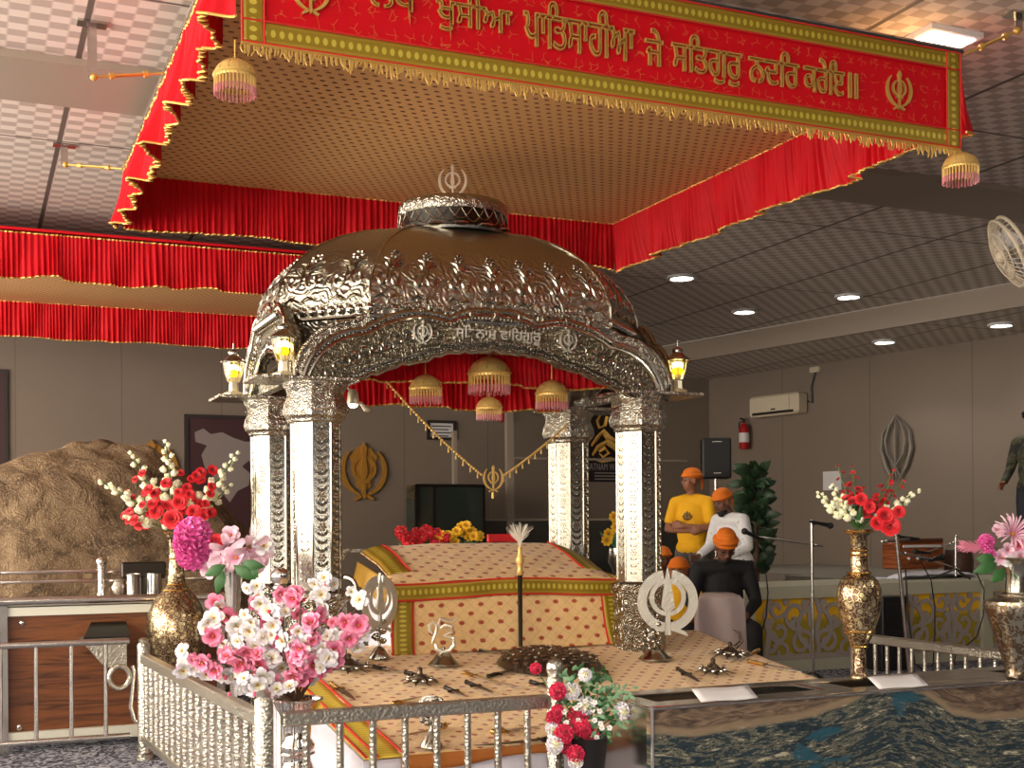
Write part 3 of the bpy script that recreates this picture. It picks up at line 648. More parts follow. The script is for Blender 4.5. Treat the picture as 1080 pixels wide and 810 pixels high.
# roof ---------------------------------------------------------------
def roofplan(s, z):
    hx, hy, c = 1.12, 0.655, 0.40; k = []
    base = [(-hx + c, -hy), (hx - c, -hy), (hx, -hy + c), (hx, hy - c), (hx - c, hy), (-hx + c, hy), (-hx, hy - c), (-hx, -hy + c)]
    out = []
    for i in range(8):
        a, b_ = base[i], base[(i + 1) % 8]; n = 10
        for j in range(n): out.append(Vector((PCX + (a[0] + (b_[0] - a[0]) * j / n) * s, 7.055 + (a[1] + (b_[1] - a[1]) * j / n) * s, z)))
    return out
prof = [(0.95, 2.30), (0.97, 2.38), (1.0, 2.42), (1.012, 2.50), (1.01, 2.58), (0.985, 2.67), (0.93, 2.76), (0.86, 2.84), (0.77, 2.91), (0.66, 2.97), (0.54, 3.015), (0.42, 3.045), (0.32, 3.06), (0.2, 3.07), (0.0, 3.075)]
PRF = []
for i in range(len(prof) - 1):
    for t in (0, 0.5): PRF.append((prof[i][0] + (prof[i + 1][0] - prof[i][0]) * t, prof[i][1] + (prof[i + 1][1] - prof[i][1]) * t))
PRF.append(prof[-1])
rm = MB(); vs = []; fs = []; N_ = 80
for s_, z in PRF: vs += roofplan(s_, z)
for i in range(len(PRF) - 1):
    for j in range(N_): fs.append((i * N_ + j, i * N_ + (j + 1) % N_, (i + 1) * N_ + (j + 1) % N_, (i + 1) * N_ + j))
rm.add(vs, fs)
# origin low on the roof so the relief band follows its height
ro = rm.obj('roof_dome', 'silver_roof', pk, angle=32)
rr = MB()
for idx in range(8):
    rr.tube([roofplan(s_, z)[idx * 10] for s_, z in PRF[2:-6]], 0.007, 6)
rr.tube(roofplan(1.015, 2.44), 0.012, 6, closed=True)
for i_ in range(80):
    q = roofplan(1.02, 2.48)[i_]; rr.ball(q, (0.022, 0.022, 0.028), 6, 5)
rr.obj('roof_rib', 'silver_smooth', ro)
rl = MB()
def rpt(i0, i1, t, z):
    # point on a roof face, a little outside
    s_ = 1.0
    for (s0, z0), (s1, z1) in zip(prof, prof[1:]):
        if z0 <= z <= z1: s_ = s0 + (s1 - s0) * (z - z0) / (z1 - z0)
    a, b_ = roofplan(s_ + 0.004, z)[i0], roofplan(s_ + 0.004, z)[i1]; return a.lerp(b_, t)
for face, (i0, i1, n) in enumerate([(0, 10, 7), (10, 20, 3), (70, 0, 2), (60, 70, 3)]):
    for k in range(n):
        t0 = (k + 0.5) / n; wd = 0.36 / n
        for s_ in (-1, 1):
            sp = []
            for j in range(15):
                u = j / 14; ang = 1.2 + u * 6.0; rad = (1 - u * 0.8)
                sp.append(rpt(i0, i1, t0 + s_ * (wd * 0.60 + wd * 0.60 * rad * math.cos(ang)), 2.66 + 0.085 * rad * math.sin(ang)))
            rl.tube(sp, [0.006 + 0.005 * u / 14 for u in range(15)], 5)
            rl.tube([rpt(i0, i1, t0 + s_ * wd * a, z) for a, z in ((0.1, 2.54), (0.5, 2.56), (0.95, 2.54))], [0.006, 0.01, 0.004], 5)
            rl.tube([rpt(i0, i1, t0 + s_ * wd * a, z) for a, z in ((0.05, 2.72), (0.3, 2.76), (0.8, 2.77))], [0.008, 0.009, 0.003], 5)
        for a in range(7): rl.ball(rpt(i0, i1, t0 + 0.11 / n * math.cos(a), 2.80 + 0.02 * math.sin(a)), 0.011, 6, 4)
        for a in range(5): rl.ball(rpt(i0, i1, t0 + (a - 2) * 0.2 / n, 2.5), (0.011, 0.011, 0.014), 6, 4)
rl.obj('scroll_relief', 'silver_smooth', ro)
# crown on the roof
CR = (PCX + 0.005, 7.055, 0)
cr = MB(); cr.lathe([(0.345, 3.045), (0.35, 3.06), (0.33, 3.07), (0.30, 3.07)], CR, 48)
for k in range(14): a = 2 * PI * k / 14; cr.ball((CR[0] + 0.34 * math.cos(a), CR[1] + 0.34 * math.sin(a), 3.068), (0.05, 0.05, 0.014), 8, 5)
co = cr.obj('crown', 'silver_smooth', pk)
d = MB(); d.lathe([(0.325, 3.17), (0.335, 3.19), (0.33, 3.235), (0.315, 3.25), (0.20, 3.262), (0.06, 3.275), (0.03, 3.285), (0.028, 3.295), (0, 3.297)], CR, 48); d.obj('crown_band', 'silver_fine', co)
d = MB(); d.lathe([(0.30, 3.07), (0.305, 3.17)], CR, 48); d.obj('crown_drum', 'darksteel', co)
d = MB()
for ph, rr_ in ((0, 0.085), (0.5, 0.07)):
    pts = []
    for k in range(196): a = 2 * PI * k / 196; u = (k / 14 + ph) % 1.0; pts.append((CR[0] + 0.332 * math.cos(a), CR[1] + 0.332 * math.sin(a), 3.17 - rr_ * math.sin(PI * u)))
    d.tube(pts, 0.0035, 4, closed=True)
d.obj('chain_swag', 'silver_smooth', co)
e = MB(); khanda(e, (CR[0], CR[1], 3.395), (RT.x, RT.y, 0), (0, 0, 1), 0.108, 0.022); 
for s_ in (-1, 1): e.ball((CR[0] + s_ * 0.03, CR[1], 3.30), 0.014, 8, 6)
e.obj('khanda_finial', 'silver_pale0', co, smooth=False)
# small arched cloth inside the roof
def innerval(y, z, drop, nm): return valance(ic, (1.80, y, z), (3.62, y, z), drop, (0, -1, 0), y, 0.03, 0.3, nm)
ic = thing('inner_canopy', (PCX, 7.05, 2.33), 'small red pleated canopy hung inside the silver shrine under its arches', 'canopy')
m_ = MB(); m_.box((1.80, 6.62, 2.33), (3.62, 7.48, 2.345)); m_.obj('canopy_cloth', 'red', ic, smooth=False)
innerval(7.46, 2.33, 0.27, 'back_valance'); innerval(6.80, 2.33, 0.19, 'front_valance')
# lanterns ------------------------------------------------------------
M['amber'] = mat('amber_glass', lin((250, 214, 60)), 0.1, 0, trans=0.7, emit=lin((255, 205, 30)), es=0.25)
M['bulb'] = mat('yellow_bulb', lin((255, 220, 20)), 0.4, emit=lin((255, 205, 10)), es=1.2)
M['cream'] = mat('cream_enamel', lin((232, 220, 190)), 0.3, 0.6)
def lantern(q, label):
    q = Vector(q); t = thing('lantern', q, label, 'lantern', 'lanterns on the shrine shelves')
    b = MB(); b.lathe([(0.062, 0), (0.064, 0.012), (0.05, 0.02), (0.03, 0.028), (0.026, 0.075), (0.034, 0.085)], q, 6); b.obj('base', 'cream', t, angle=20)
    b = MB(); b.lathe([(0.034, 0.085), (0.05, 0.13), (0.062, 0.20)], q, 6); b.obj('glass_shade', M['amber_clear'] if 'amber_clear' in M else 'glass', t, angle=20)
    b = MB()
    for k in range(6):
        a = 2 * PI * k / 6; b.tube([q + Vector((r_ * math.cos(a), r_ * math.sin(a), z)) for r_, z in ((0.034, 0.085), (0.051, 0.13), (0.063, 0.20))], 0.0035, 4)
    b.obj('shade_frame', 'cream', t)
    b = MB(); b.ball(q + Vector((0, 0, 0.135)), 0.026, 10, 8); b.obj('bulb', 'bulb', t)
    b = MB(); b.tube([q + Vector((0, 0, 0.08)), q + Vector((0, 0, 0.115))], 0.012, 8); b.obj('bulb_holder', 'cream', t)
    b = MB(); b.lathe([(0.075, 0.197), (0.078, 0.204), (0.055, 0.222), (0.034, 0.236), (0.030, 0.25), (0.034, 0.262), (0.02, 0.272), (0.006, 0.280), (0.005, 0.315), (0, 0.318)], q, 12); b.obj('cap', 'silver_smooth', t)
    l = bpy.data.lights.new('lantern_glow', 'POINT'); l.energy = 0.35; l.color = (1, 0.75, 0.2); l.shadow_soft_size = 0.03
    o = bpy.data.objects.new('lantern_glow', l); C.objects.link(o); o.location = q + Vector((0, 0, 0.165))
lantern((1.52, 6.46, 2.10), 'yellow lit lantern on the shelf at the front left pillar')
lantern((1.46, 7.50, 2.10), 'yellow lit lantern at the far left, on the shelf of the rear left pillar')
lantern((3.92, 6.46, 2.10), 'yellow lit lantern on the shelf at the right pillar')
# spot lamp under the front left capital
q = Vector((1.98, 6.75, 2.03)); t = thing('spot_lamp', q, 'small bright white spot lamp hanging beside the front left capital under the arch', 'lamp')
b = MB(); b.tube([q + Vector((-0.06, 0, 0.10)), q + Vector((-0.01, 0, 0.03))], 0.006, 6); b.lathe([(0.018, 0.05), (0.03, 0.03), (0.036, -0.03), (0.03, -0.035)], q, 16); b.obj('housing', 'cream', t)
b = MB(); b.ball(q + Vector((0, -0.0, -0.02)), (0.032, 0.032, 0.035), 12, 8); b.obj('bulb', 'lampwhite', t)
b = MB(); b.tube([q + Vector((0.04, 0, -0.02)), q + Vector((0.075, 0, -0.06))], [0.008, 0.016], 8); b.ball(q + Vector((0.08, 0, -0.062)), (0.02, 0.012, 0.014), 8, 6); b.obj('bracket', 'cream', t)
# hanging domed ornaments in the arch
for px, py, r_, lb, dd in ((449, 412, 17, 'left gold domed ornament with pink beads hanging in the arch', 6.70), (516, 398, 22, 'largest gold domed ornament in the middle of the arch', 6.70),
                       (516, 432, 13.5, 'small gold domed ornament hanging below the middle one', 6.70), (582, 418, 17, 'right gold domed ornament with pink beads hanging in the arch', 6.70)):
    q = atY(px, py, dd); tassel(q, r_ / 1310 * (q - EO).dot(FW), lb, 'domed ornaments hanging in the arch', {510: 0.1}.get(px, (2.33 - q.z - 0.03) if py < 430 else 0.035))
# bead garlands and the gold khanda pendant
kq = atY(520, 505, 7.0)
t = thing('khanda_pendant', kq, 'gold khanda emblem hanging between two bead garlands in the arch', 'hanging ornament')
e = MB(); khanda(e, kq, (1, 0, 0), (0, 0, 1), 0.083, 0.008); e.obj('emblem', 'gold', t, smooth=False)
e = MB(); e.tube([kq + Vector((0, 0.004, -0.08)), kq + Vector((0, 0.004, -0.12))], 0.007, 6); e.obj('drop', 'gold', t)
def garland(a, b_, label, sag):
    a = Vector(a); b_ = Vector(b_); n = int((b_ - a).length / 0.022); m_ = MB()
    f = lambda t: a.lerp(b_, t) + Vector((0, 0, -sag * 4 * t * (1 - t)))
    m_.tube([f(i / n) for i in range(n + 1)], 0.0055, 5)
    for i in range(n): m_.ball(f((i + 0.5) / n), 0.0085, 6, 4)
    for i in range(0, n, 3): m_.tube([f(i / n), f(i / n) + Vector((0, 0, -0.04))], [0.003, 0.006], 4)
    tag(m_.obj('bead_garland', 'gold'), label, 'garland')
garland(atY(400, 393, 6.9), kq + Vector((-0.07, 0, 0.02)), 'long bead garland slanting down from the left to the hanging khanda', 0.03)
garland(kq + Vector((0.07, 0, 0.02)), atY(600, 446, 7.25), 'short bead garland from the hanging khanda to the rear right pillar', 0.015)
# ------------------------------------------------------------------ platform with sloping cloth
def pz(y): return 0.36 + (min(max(y, 4.8), 7.0) - 4.8) * 0.12
QX0, QX1, QY0, QY1 = 1.46, 4.34, 4.84, 6.95
def qr_(y): return QX1 - (QY1 - y) * 0.05   # right edge runs slightly inwards towards the front
t = thing('low_platform', (3.1, 5.9, 0.012), 'low platform draped in beige flowered cloth with weapons laid out, before the throne', 'platform')
m_ = MB(); m_.add([(QX0, QY0 + 0.03, 0.012), (qr_(QY0), QY0 + 0.03, 0.012), (qr_(6.9), 6.9, 0.012), (QX0, 6.9, 0.012), (QX0, QY0 + 0.03, pz(QY0) - 0.012), (qr_(QY0), QY0 + 0.03, pz(QY0) - 0.012), (qr_(6.9), 6.9, pz(6.9) - 0.012), (QX0, 6.9, pz(6.9) - 0.012)], [(3, 2, 1, 0), (4, 5, 6, 7), (0, 1, 5, 4), (1, 2, 6, 5), (2, 3, 7, 6), (3, 0, 4, 7)]); m_.obj('white_skirt', 'white', t, smooth=False)
def wr(x, y, a=0.006): return a * (noise.noise(Vector((x * 2.2, y * 2.6, 0.3))) + 0.6 * noise.noise(Vector((x * 6, y * 5, 2))))
m_ = MB(); m_.grid(lambda u, v: Vector((QX0 + 0.16 + (qr_(QY0 + (QY1 - QY0) * v) - QX0 - 0.16) * u, QY0 + (QY1 - QY0) * v, pz(QY0 + (QY1 - QY0) * v) + wr(QX0 + 3.2 * u, 2.2 * v))), 90, 60, 3.06, 2.2); m_.obj('flowered_cloth', 'rumala', t, thick=0.004)
m_ = MB(); m_.grid(lambda u, v: Vector((QX0 + 0.17 * v, QY0 + (6.9 - QY0) * u, pz(QY0 + (6.9 - QY0) * u) + 0.001 + 0.6 * wr(QX0 + 0.1, 2.2 * u))), 60, 4, 2.2, 1.0); m_.obj('gold_border', 'gold_cloth', t, thick=0.006)
m_ = MB()
for x_ in (QX0 + 0.005, QX0 + 0.055, QX0 + 0.17): m_.tube([(x_, QY0 + 2.1 * k / 40, pz(QY0 + 2.1 * k / 40) + 0.006) for k in range(41)], 0.006, 5)
m_.obj('red_piping', 'red_trim', t)
m_ = MB(); m_.grid(lambda u, v: Vector((QX0 + 0.15 + (qr_(QY0) - QX0 - 0.15) * u, QY0 - 0.006 - 0.006 * math.sin(u * 30) * v, pz(QY0) + 0.004 - 0.05 * v * (1 + 0.3 * math.sin(u * 22)))), 60, 3, 3.0, 1.0); m_.obj('front_hem', mat('rust_hem', lin((176, 104, 40)), 0.7), t, thick=0.004)
# ------------------------------------------------------------------ throne under its cloths
TX0, TX1 = 2.18, 3.62
t = thing('scripture_throne', (2.85, 6.9, 0.42), 'raised throne covered by beige flowered cloths with gold bands, inside the shrine', 'throne')
m_ = MB(); m_.box((TX0 + 0.06, 6.76, 0.42), (TX1 - 0.06, 7.36, 0.94), 0.02); m_.obj('base', 'white', t, smooth=False)
def ttop(u, v):
    x = TX0 + 0.02 + (TX1 - TX0 - 0.04) * u; y = 7.36 - 0.66 * v
    z = 1.185 - 0.20 * v ** 1.3 + 0.012 * math.sin(PI * u) + 0.01 * noise.noise(Vector((x * 3, y * 5, 0)))
    e = max(0, 0.10 - u, u - 0.90) * 10; z -= 0.04 * e * e * (1 - 0.8 * v); return Vector((x, y, z))
m_ = MB(); m_.grid(ttop, 70, 30, 1.4, 0.72)
tp = m_.obj('top_cloth', 'rumala', t, thick=0.006)
def tfront(u, v, x0=TX0, x1=TX1, off=0.0):
    x = x0 + (x1 - x0) * u; z = 0.985 - 0.395 * v; y = 6.695 - 0.03 * v - 0.05 * v ** 3 + 0.010 * noise.noise(Vector((x * 4, v * 2, 1))) + 0.006 * math.sin(x * 16 + 2 * v) * v - off
    ex = (u - 0.5) * 0.10 * v; return Vector((x + ex * 0.6, y, z))
m_ = MB(); m_.grid(tfront, 80, 26, 1.42, 0.50); m_.obj('front_cloth', 'rumala', t, thick=0.006)
def bandm(fn, U, name='gold_band', nu=60, nv=5):
    m_ = MB(); m_.grid(fn, nu, nv, U, 1.0); o = m_.obj(name, 'goldband', t, thick=0.008)
    p_ = MB()
    for v in (0, 1): p_.tube([fn(k / nu, v) + Vector((0, -0.004, 0)) for k in range(nu + 1)], 0.0055, 5)
    p_.obj('red_piping', 'red_trim', o)
bandm(lambda u, v: Vector((TX0 - 0.03 + (TX1 - TX0 + 0.06) * u, 6.676 - 0.008 * math.sin(u * 25) - 0.006 * v, 0.995 - 0.092 * v - 0.006 * math.sin(u * 9) - 0.03 * abs(u - 0.5) ** 2 * 2)), 1.45)
bandm(lambda u, v: tfront(0.005 + 0.085 * v, 0.1 + 0.9 * u, off=0.008), 0.46, 'side_band', 24, 4)
bandm(lambda u, v: tfront(0.915 + 0.085 * v, 0.1 + 0.9 * u, off=0.008), 0.46, 'side_band', 24, 4)
def tside(sx):
    x = TX0 if sx < 0 else TX1
    def f(u, v): 
        y = 7.36 - 0.66 * u; z0 = 1.085 - 0.10 * u; return Vector((x + sx * (0.03 * v + 0.01 * math.sin(u * 20) * v), y, z0 - 0.13 * v + 0.01))
    return f
for sx in (-1, 1):
    m_ = MB(); m_.grid(tside(sx), 24, 12, 0.64, 0.5); m_.obj('side_cloth', 'goldband' if False else mat('old_gold_side', lin((170, 128, 44)), 0.5, 0.2, bump=lambda g: (g.noise(g.vec(), 90, 2), 0.3, 0.003)), t, thick=0.006)
# shoulder folds at the ends of the top cloth
for (ua, ub) in ((0.0, 0.10), (0.90, 1.0)):
    m_ = MB(); m_.grid(lambda u, v: ttop(ua + (ub - ua) * v, 0.02 + 0.78 * u) + Vector((0, 0, 0.007)), 20, 4, 0.6, 1.0); o = m_.obj('shoulder_band', 'goldband', t, thick=0.005)
    e = ub if ua == 0 else ua; p_ = MB(); p_.tube([ttop(e, 0.02 + 0.78 * k / 20) + Vector((0, 0, 0.011)) for k in range(21)], 0.005, 5); p_.obj('red_piping', 'red_trim', o)
# ------------------------------------------------------------------ railings
def rail(A, B, z0, z1, n, label, rr=0.032, br=0.013, posts=(True, True), ph=0.09, m_='silver_hammer', square=True, cat='railing', group=None, pr=0.036):
    A = Vector(A); B = Vector(B); d = (B - A); L = d.length; d.normalize(); t = thing('railing', ((A.x + B.x) / 2, (A.y + B.y) / 2, 0.0), label, cat, group)
    nn = Vector((-d.y, d.x, 0))
    def bar(z, h, w_):
        mb = MB(); ang = math.atan2(d.y, d.x); T = Matrix.Translation((A.x, A.y, z)) @ Matrix.Rotation(ang, 4, 'Z')
        if square: mb.box((0, -w_, -h), (L, w_, 0), 0.006, T)
        else: mb.tube([A + Vector((0, 0, z - h / 2)), B + Vector((0, 0, z - h / 2))], h / 2, 12)
        return mb
    bar(z1, 0.055 if square else 0.036, rr * 0.8).obj('top_rail', m_, t, smooth=not square); bar(z0 + 0.045, 0.045 if square else 0.034, rr * 0.7).obj('bottom_rail', m_, t, smooth=not square)
    for i in range(n):
        p_ = A + d * L * (i + 0.7) / (n + 0.4); mb = MB(); mb.tube([(p_.x, p_.y, z0 + 0.03), (p_.x, p_.y, z1 - 0.03)], br, 10); mb.obj('baluster', m_, t)
    for k, p_ in zip(posts, (A, B)):
        if k: mb = MB(); mb.lathe([(pr * 1.35, 0.0), (pr * 1.35, 0.03), (pr, 0.04), (pr, z1 + ph * 0.55), (pr * 0.7, z1 + ph * 0.7), (pr * 0.8, z1 + ph * 0.85), (pr * 0.45, z1 + ph * 0.97), (0, z1 + ph)], (p_.x, p_.y, 0), 16); mb.obj('post', m_, t)
    return t
rail((1.02, 4.70, 0), (0.90, 7.28, 0), 0.10, 0.60, 17, 'hammered silver railing running back along the left side of the platform', posts=(True, True), br=0.018)
rail((1.09, 4.70, 0), (2.21, 4.70, 0), 0.10, 0.60, 8, 'hammered silver railing across the front, before the flowered platform cloth', posts=(False, False), br=0.015)
mb = MB(); mb.lathe([(0.05, 0), (0.05, 0.03), (0.036, 0.05), (0.036, 0.66), (0.03, 0.68), (0.038, 0.70), (0.034, 0.73), (0.02, 0.745), (0, 0.75)], (2.245, 4.70, 0), 20); tag(mb.obj('railing_post', 'silver_hammer'), 'thick hammered silver post at the right end of the front railing, beside the rose pot', 'post')
rail((5.27, 6.5, 0), (5.22, 4.95, 0), 0.10, 0.60, 13, 'hammered silver railing seen between the two right vases', br=0.013)
rail((-0.9, 7.36, 0), (0.83, 7.36, 0), 0.10, 0.685, 9, 'plain polished steel railing in front of the wood panelled counter', m_='steel', square=False, br=0.0125, posts=(True, False), pr=0.02)
# latch ring and strap on the corner post
t = thing('gate_latch', (0.82, 7.30, 0.2), 'grey steel latch ring hanging by the far left corner post', 'latch')
mb = MB(); mb.tube([(0.77 + 0.055 * math.cos(a), 7.30, 0.47 + 0.062 * math.sin(a)) for a in [2 * PI * k / 20 for k in range(20)]], 0.014, 8, closed=True, sq=1.0); mb.obj('ring', 'silver_hammer', t)
mb = MB(); mb.tube([(0.84, 7.31, 0.53), (0.85, 7.31, 0.50), (0.83, 7.31, 0.30), (0.85, 7.31, 0.22), (0.90, 7.31, 0.19)], 0.012, 8); mb.obj('hook', 'steel', t)
# ------------------------------------------------------------------ counter with wood panel
M['wood'] = mat('brown_wood_laminate', rough=0.4, fn=lambda g: (lambda v: g.ramp(v, [(0.3, lin((104, 56, 20))), (0.5, lin((150, 86, 36))), (0.7, lin((122, 66, 26)))]))(g.noise(g.n('ShaderNodeMapping').outputs[0], 3, 4, 1.0)))
def woodcol(g):
    x, y, z = g.xyz(); v = g.comb(g.m('MULTIPLY', x, 1.2), y, g.m('MULTIPLY', z, 16.0)); k = g.noise(v, 1.6, 4, 1.4)
    return g.ramp(k, [(0.32, lin((66, 32, 12))), (0.48, lin((108, 60, 26))), (0.62, lin((126, 72, 34))), (0.75, lin((80, 42, 18)))])
M['wood'] = mat('brown_wood_laminate', rough=0.4, fn=woodcol)
t = thing('wash_counter', (0.2, 8.1, 0), 'counter with brown wood panelled front and steel frame at the left, before the rock', 'counter')
KX0, KX1 = -1.2, 1.45
mb = MB(); mb.box((KX0, 7.84, 0.12), (KX1, 7.87, 0.80)); mb.obj('wood_panel', 'wood', t, smooth=False)
mb = MB(); mb.box((KX0, 7.80, 0.80), (KX1, 7.86, 0.85)); mb.box((KX0, 7.80, 0.05), (KX1, 7.86, 0.12)); mb.obj('white_strip', mat('cream_edging', lin((214, 212, 196)), 0.5), t, smooth=False)
mb = MB(); mb.tube([(KX0, 7.79, 0.885), (KX1, 7.79, 0.885)], 0.026, 14); mb.obj('front_tube', 'steel', t)
mb = MB(); mb.box((KX0, 7.82, 0.855), (KX1, 8.5, 0.875)); mb.box((KX0, 8.48, 0.0), (KX1, 8.5, 0.855)); mb.obj('worktop', 'steel', t, smooth=False)
mb = MB(); mb.box((0.145, 7.785, 0.0), (0.20, 7.845, 0.86)); mb.obj('upright', 'steel', t, smooth=False)
mb = MB(); mb.box((1.40, 7.785, 0.0), (1.45, 7.845, 0.86)); mb.obj('upright', 'steel', t, smooth=False)
for px, py in ((23, 657), (20, 767)):
    q = atY(px, py, 7.835); mb = MB(); mb.ball(q, (0.02, 0.012, 0.02), 10, 6); mb.obj('screw_cap', 'chrome', t)
t = thing('guard_rail', (0.2, 8.42, 0.875), 'double steel tube guard rail with ball topped posts on the counter, before the rock', 'railing')
mb = MB(); mb.tube([(KX0, 8.42, 1.035), (KX1, 8.42, 1.035)], 0.013, 10); mb.obj('upper_tube', 'chrome', t)
mb = MB(); mb.tube([(KX0, 8.42, 0.975), (KX1, 8.42, 0.975)], 0.013, 10); mb.obj('lower_tube', 'chrome', t)
for x_ in (0.78, -0.35):
    mb = MB(); mb.lathe([(0.028, 0.875), (0.026, 0.89), (0.022, 0.90), (0.022, 1.05), (0.030, 1.055), (0.030, 1.065), (0.02, 1.07)], (x_, 8.42, 0), 16); mb.ball((x_, 8.42, 1.095), 0.034, 14, 10); mb.obj('post', 'chrome', t)
# steel vessels on the counter
def vessel(x, y, z, prof, name, label, m_='steel', cat='vessel', T=None):
    mb = MB(); mb.lathe(prof, (x, y, z), 24); return tag(mb.obj(name, m_), label, cat)
vessel(0.955, 8.20, 0.876, [(0.03, 0), (0.042, 0.01), (0.042, 0.13), (0.045, 0.14), (0.04, 0.145), (0.035, 0.02), (0, 0.015)], 'steel_tumbler', 'tall shiny steel tumbler on the counter left of the brass vase', cat='tumbler')
vessel(0.89, 8.33, 0.876, [(0.03, 0), (0.05, 0.02), (0.06, 0.06), (0.045, 0.09), (0.05, 0.10), (0.04, 0.11), (0, 0.11)], 'steel_pot', 'small round steel pot behind the tumbler on the counter', cat='pot')
vessel(1.10, 8.35, 0.876, [(0.05, 0), (0.05, 0.14), (0.045, 0.14), (0.045, 0.02), (0, 0.02)], 'steel_container', 'dark steel container on the counter directly behind the brass vase neck', cat='container')
b = MB(); b.box((0.90, 8.37, 0.99), (1.18, 8.46, 1.09), 0.008); b.box((0.93, 8.40, 0.876), (1.15, 8.43, 0.99)); tag(b.obj('tap_unit', 'darksteel', smooth=False), 'dark box of a tap unit at the back of the counter', 'tap')
# tray hanging on the fence
t = thing('steel_tray', (0.75, 7.42, 0.5), 'slanted steel tray hooked behind the plain steel railing', 'tray')
b = MB(); b.add([(0.60, 7.56, 0.68), (0.86, 7.56, 0.68), (0.86, 7.784, 0.75), (0.66, 7.784, 0.75), (0.60, 7.56, 0.67), (0.86, 7.56, 0.67), (0.86, 7.784, 0.74), (0.66, 7.784, 0.74)], [(0, 1, 2, 3), (7, 6, 5, 4), (0, 4, 5, 1), (1, 5, 6, 2), (2, 6, 7, 3), (3, 7, 4, 0)]); b.obj('tray_top', 'darksteel', t, smooth=False)
b = MB(); b.prism([(0.58, 0.67), (0.84, 0.67), (0.84, 0.50), (0.72, 0.50)], lambda a, z: (a, 7.57, z), (0, 0.214, 0)); b.obj('tray_side', 'silver_hammer', t, smooth=False)
# ------------------------------------------------------------------ rock
def rockcol(g):
    v = g.vec(); a = g.noise(v, 3, 6, 1.5); c = g.ramp(a, [(0.35, lin((96, 76, 56))), (0.5, lin((136, 110, 82))), (0.62, lin((160, 134, 102)))])
    return g.mix(g.step(g.noise(v, 22, 5, 3.0), 0.52, 0.62), c, lin((166, 140, 108)))
M['rock'] = mat('brown_rock', rough=0.8, fn=rockcol, bump=lambda g: (g.m('ADD', g.noise(g.vec(), 5, 8, 1.2), g.m('MULTIPLY', g.noise(g.vec(), 26, 4, 3), 0.35)), 1.0, 0.10))
rk = MB(); cx, cy = 0.75, 10.3; nu, nv = 120, 60; vs = []; fs = []
for j in range(nv + 1):
    for i in range(nu):
        th = 2 * PI * i / nu; ph = (PI / 2) * j / nv
        d = Vector((math.cos(th) * math.sin(ph), math.sin(th) * math.sin(ph), math.cos(ph)))
        sx = 1.75 if d.x < 0 else 1.62
        k = 1 + 0.10 * noise.noise(d * 1.6 + Vector((3, 0, 0))) + 0.05 * noise.noise(d * 4) + 0.022 * noise.noise(d * 11)
        zz = d.z ** 0.88 if d.z > 0 else 0
        vs.append(Vector((cx + sx * d.x * k, cy + 1.0 * d.y * k, 0.02 + 1.93 * zz * k)))
for j in range(nv):
    for i in range(nu): fs.append((j * nu + i, (j + 1) * nu + i, (j + 1) * nu + (i + 1) % nu, j * nu + (i + 1) % nu))
rk.add(vs, fs); tag(rk.obj('rock', 'rock'), 'great brown rock mound behind the counter at the left', 'rock')
mb = MB(); mb.box((-0.05, 0.0, 0.0), (0.0, 0.0, 0.0)) if False else None
# ------------------------------------------------------------------ tank at the right front
def riverart(g):
    x, y, z = g.xyz(); v = g.vec()
    n1 = g.noise(g.comb(g.m('MULTIPLY', x, 1.0), y, z), 2.2, 3, 0.3)
    # bank height over x, from the photograph's picture on the steel face
    bank = g.ramp(g.m('DIVIDE', g.m('ADD', x, 1.25), 2.0), [(0.0, (0.85,) * 3), (0.10, (0.80,) * 3), (0.22, (0.83,) * 3), (0.40, (0.88,) * 3), (0.50, (0.97,) * 3), (0.60, (1.1,) * 3), (0.70, (0.98,) * 3), (0.78, (0.80,) * 3), (0.86, (0.74,) * 3), (1.0, (0.72,) * 3)])
    zz = g.m('DIVIDE', z, 0.56); d = g.m('SUBTRACT', zz, g.m('ADD', bank, g.m('MULTIPLY', g.m('SUBTRACT', n1, 0.5), 0.05)))
    vv = g.comb(g.m('MULTIPLY', x, 5.0), y, g.m('MULTIPLY', g.m('ADD', z, g.m('MULTIPLY', bank, -0.35)), 26.0))
    st = g.noise(vv, 1.6, 4, 1.6); fine = g.noise(vv, 4.0, 4, 1.2)
    water = g.ramp(g.m('ADD', g.m('MULTIPLY', st, 0.6), g.m('MULTIPLY', fine, 0.4)), [(0.36, lin((12, 16, 18))), (0.44, lin((30, 56, 66))), (0.49, lin((22, 26, 26))), (0.53, lin((120, 120, 104))), (0.57, lin((30, 32, 30))), (0.64, lin((186, 178, 152)))])
    teal = g.step(g.noise(g.comb(g.m('MULTIPLY', x, 1.6), y, g.m('MULTIPLY', z, 5.0)), 2.0, 2, 0.5), 0.62, 0.67)
    water = g.mix(g.m('MULTIPLY', teal, 0.85), water, lin((26, 78, 94)))
    hill = g.ramp(g.noise(vv, 1.3, 6, 2.0), [(0.35, lin((64, 50, 40))), (0.5, lin((104, 84, 66))), (0.65, lin((134, 112, 90)))])
    c = g.mix(g.step(d, -0.01, 0.01), water, hill)
    edge = g.m('MULTIPLY', g.step(d, -0.03, -0.005), g.step(d, 0.06, 0.02))
    return g.mix(g.m('MULTIPLY', edge, 0.7), c, lin((150, 128, 100)))
M['river'] = mat('river_picture', rough=0.3, metal=0.0, fn=riverart, coat=0.5)
KX0, KX1, KY0, KY1, KZ = 2.50, 5.0, 4.34, 4.79, 0.575
t = thing('steel_tank', ((KX0 + KX1) / 2, (KY0 + KY1) / 2, 0), 'long steel tank with a brown and teal river picture on its front, right foreground', 'tank')
mb = MB(); mb.box((KX0, KY0, 0.0), (KX1, KY0 + 0.04, KZ - 0.012)); mb.obj('front_panel', 'river', t, smooth=False)
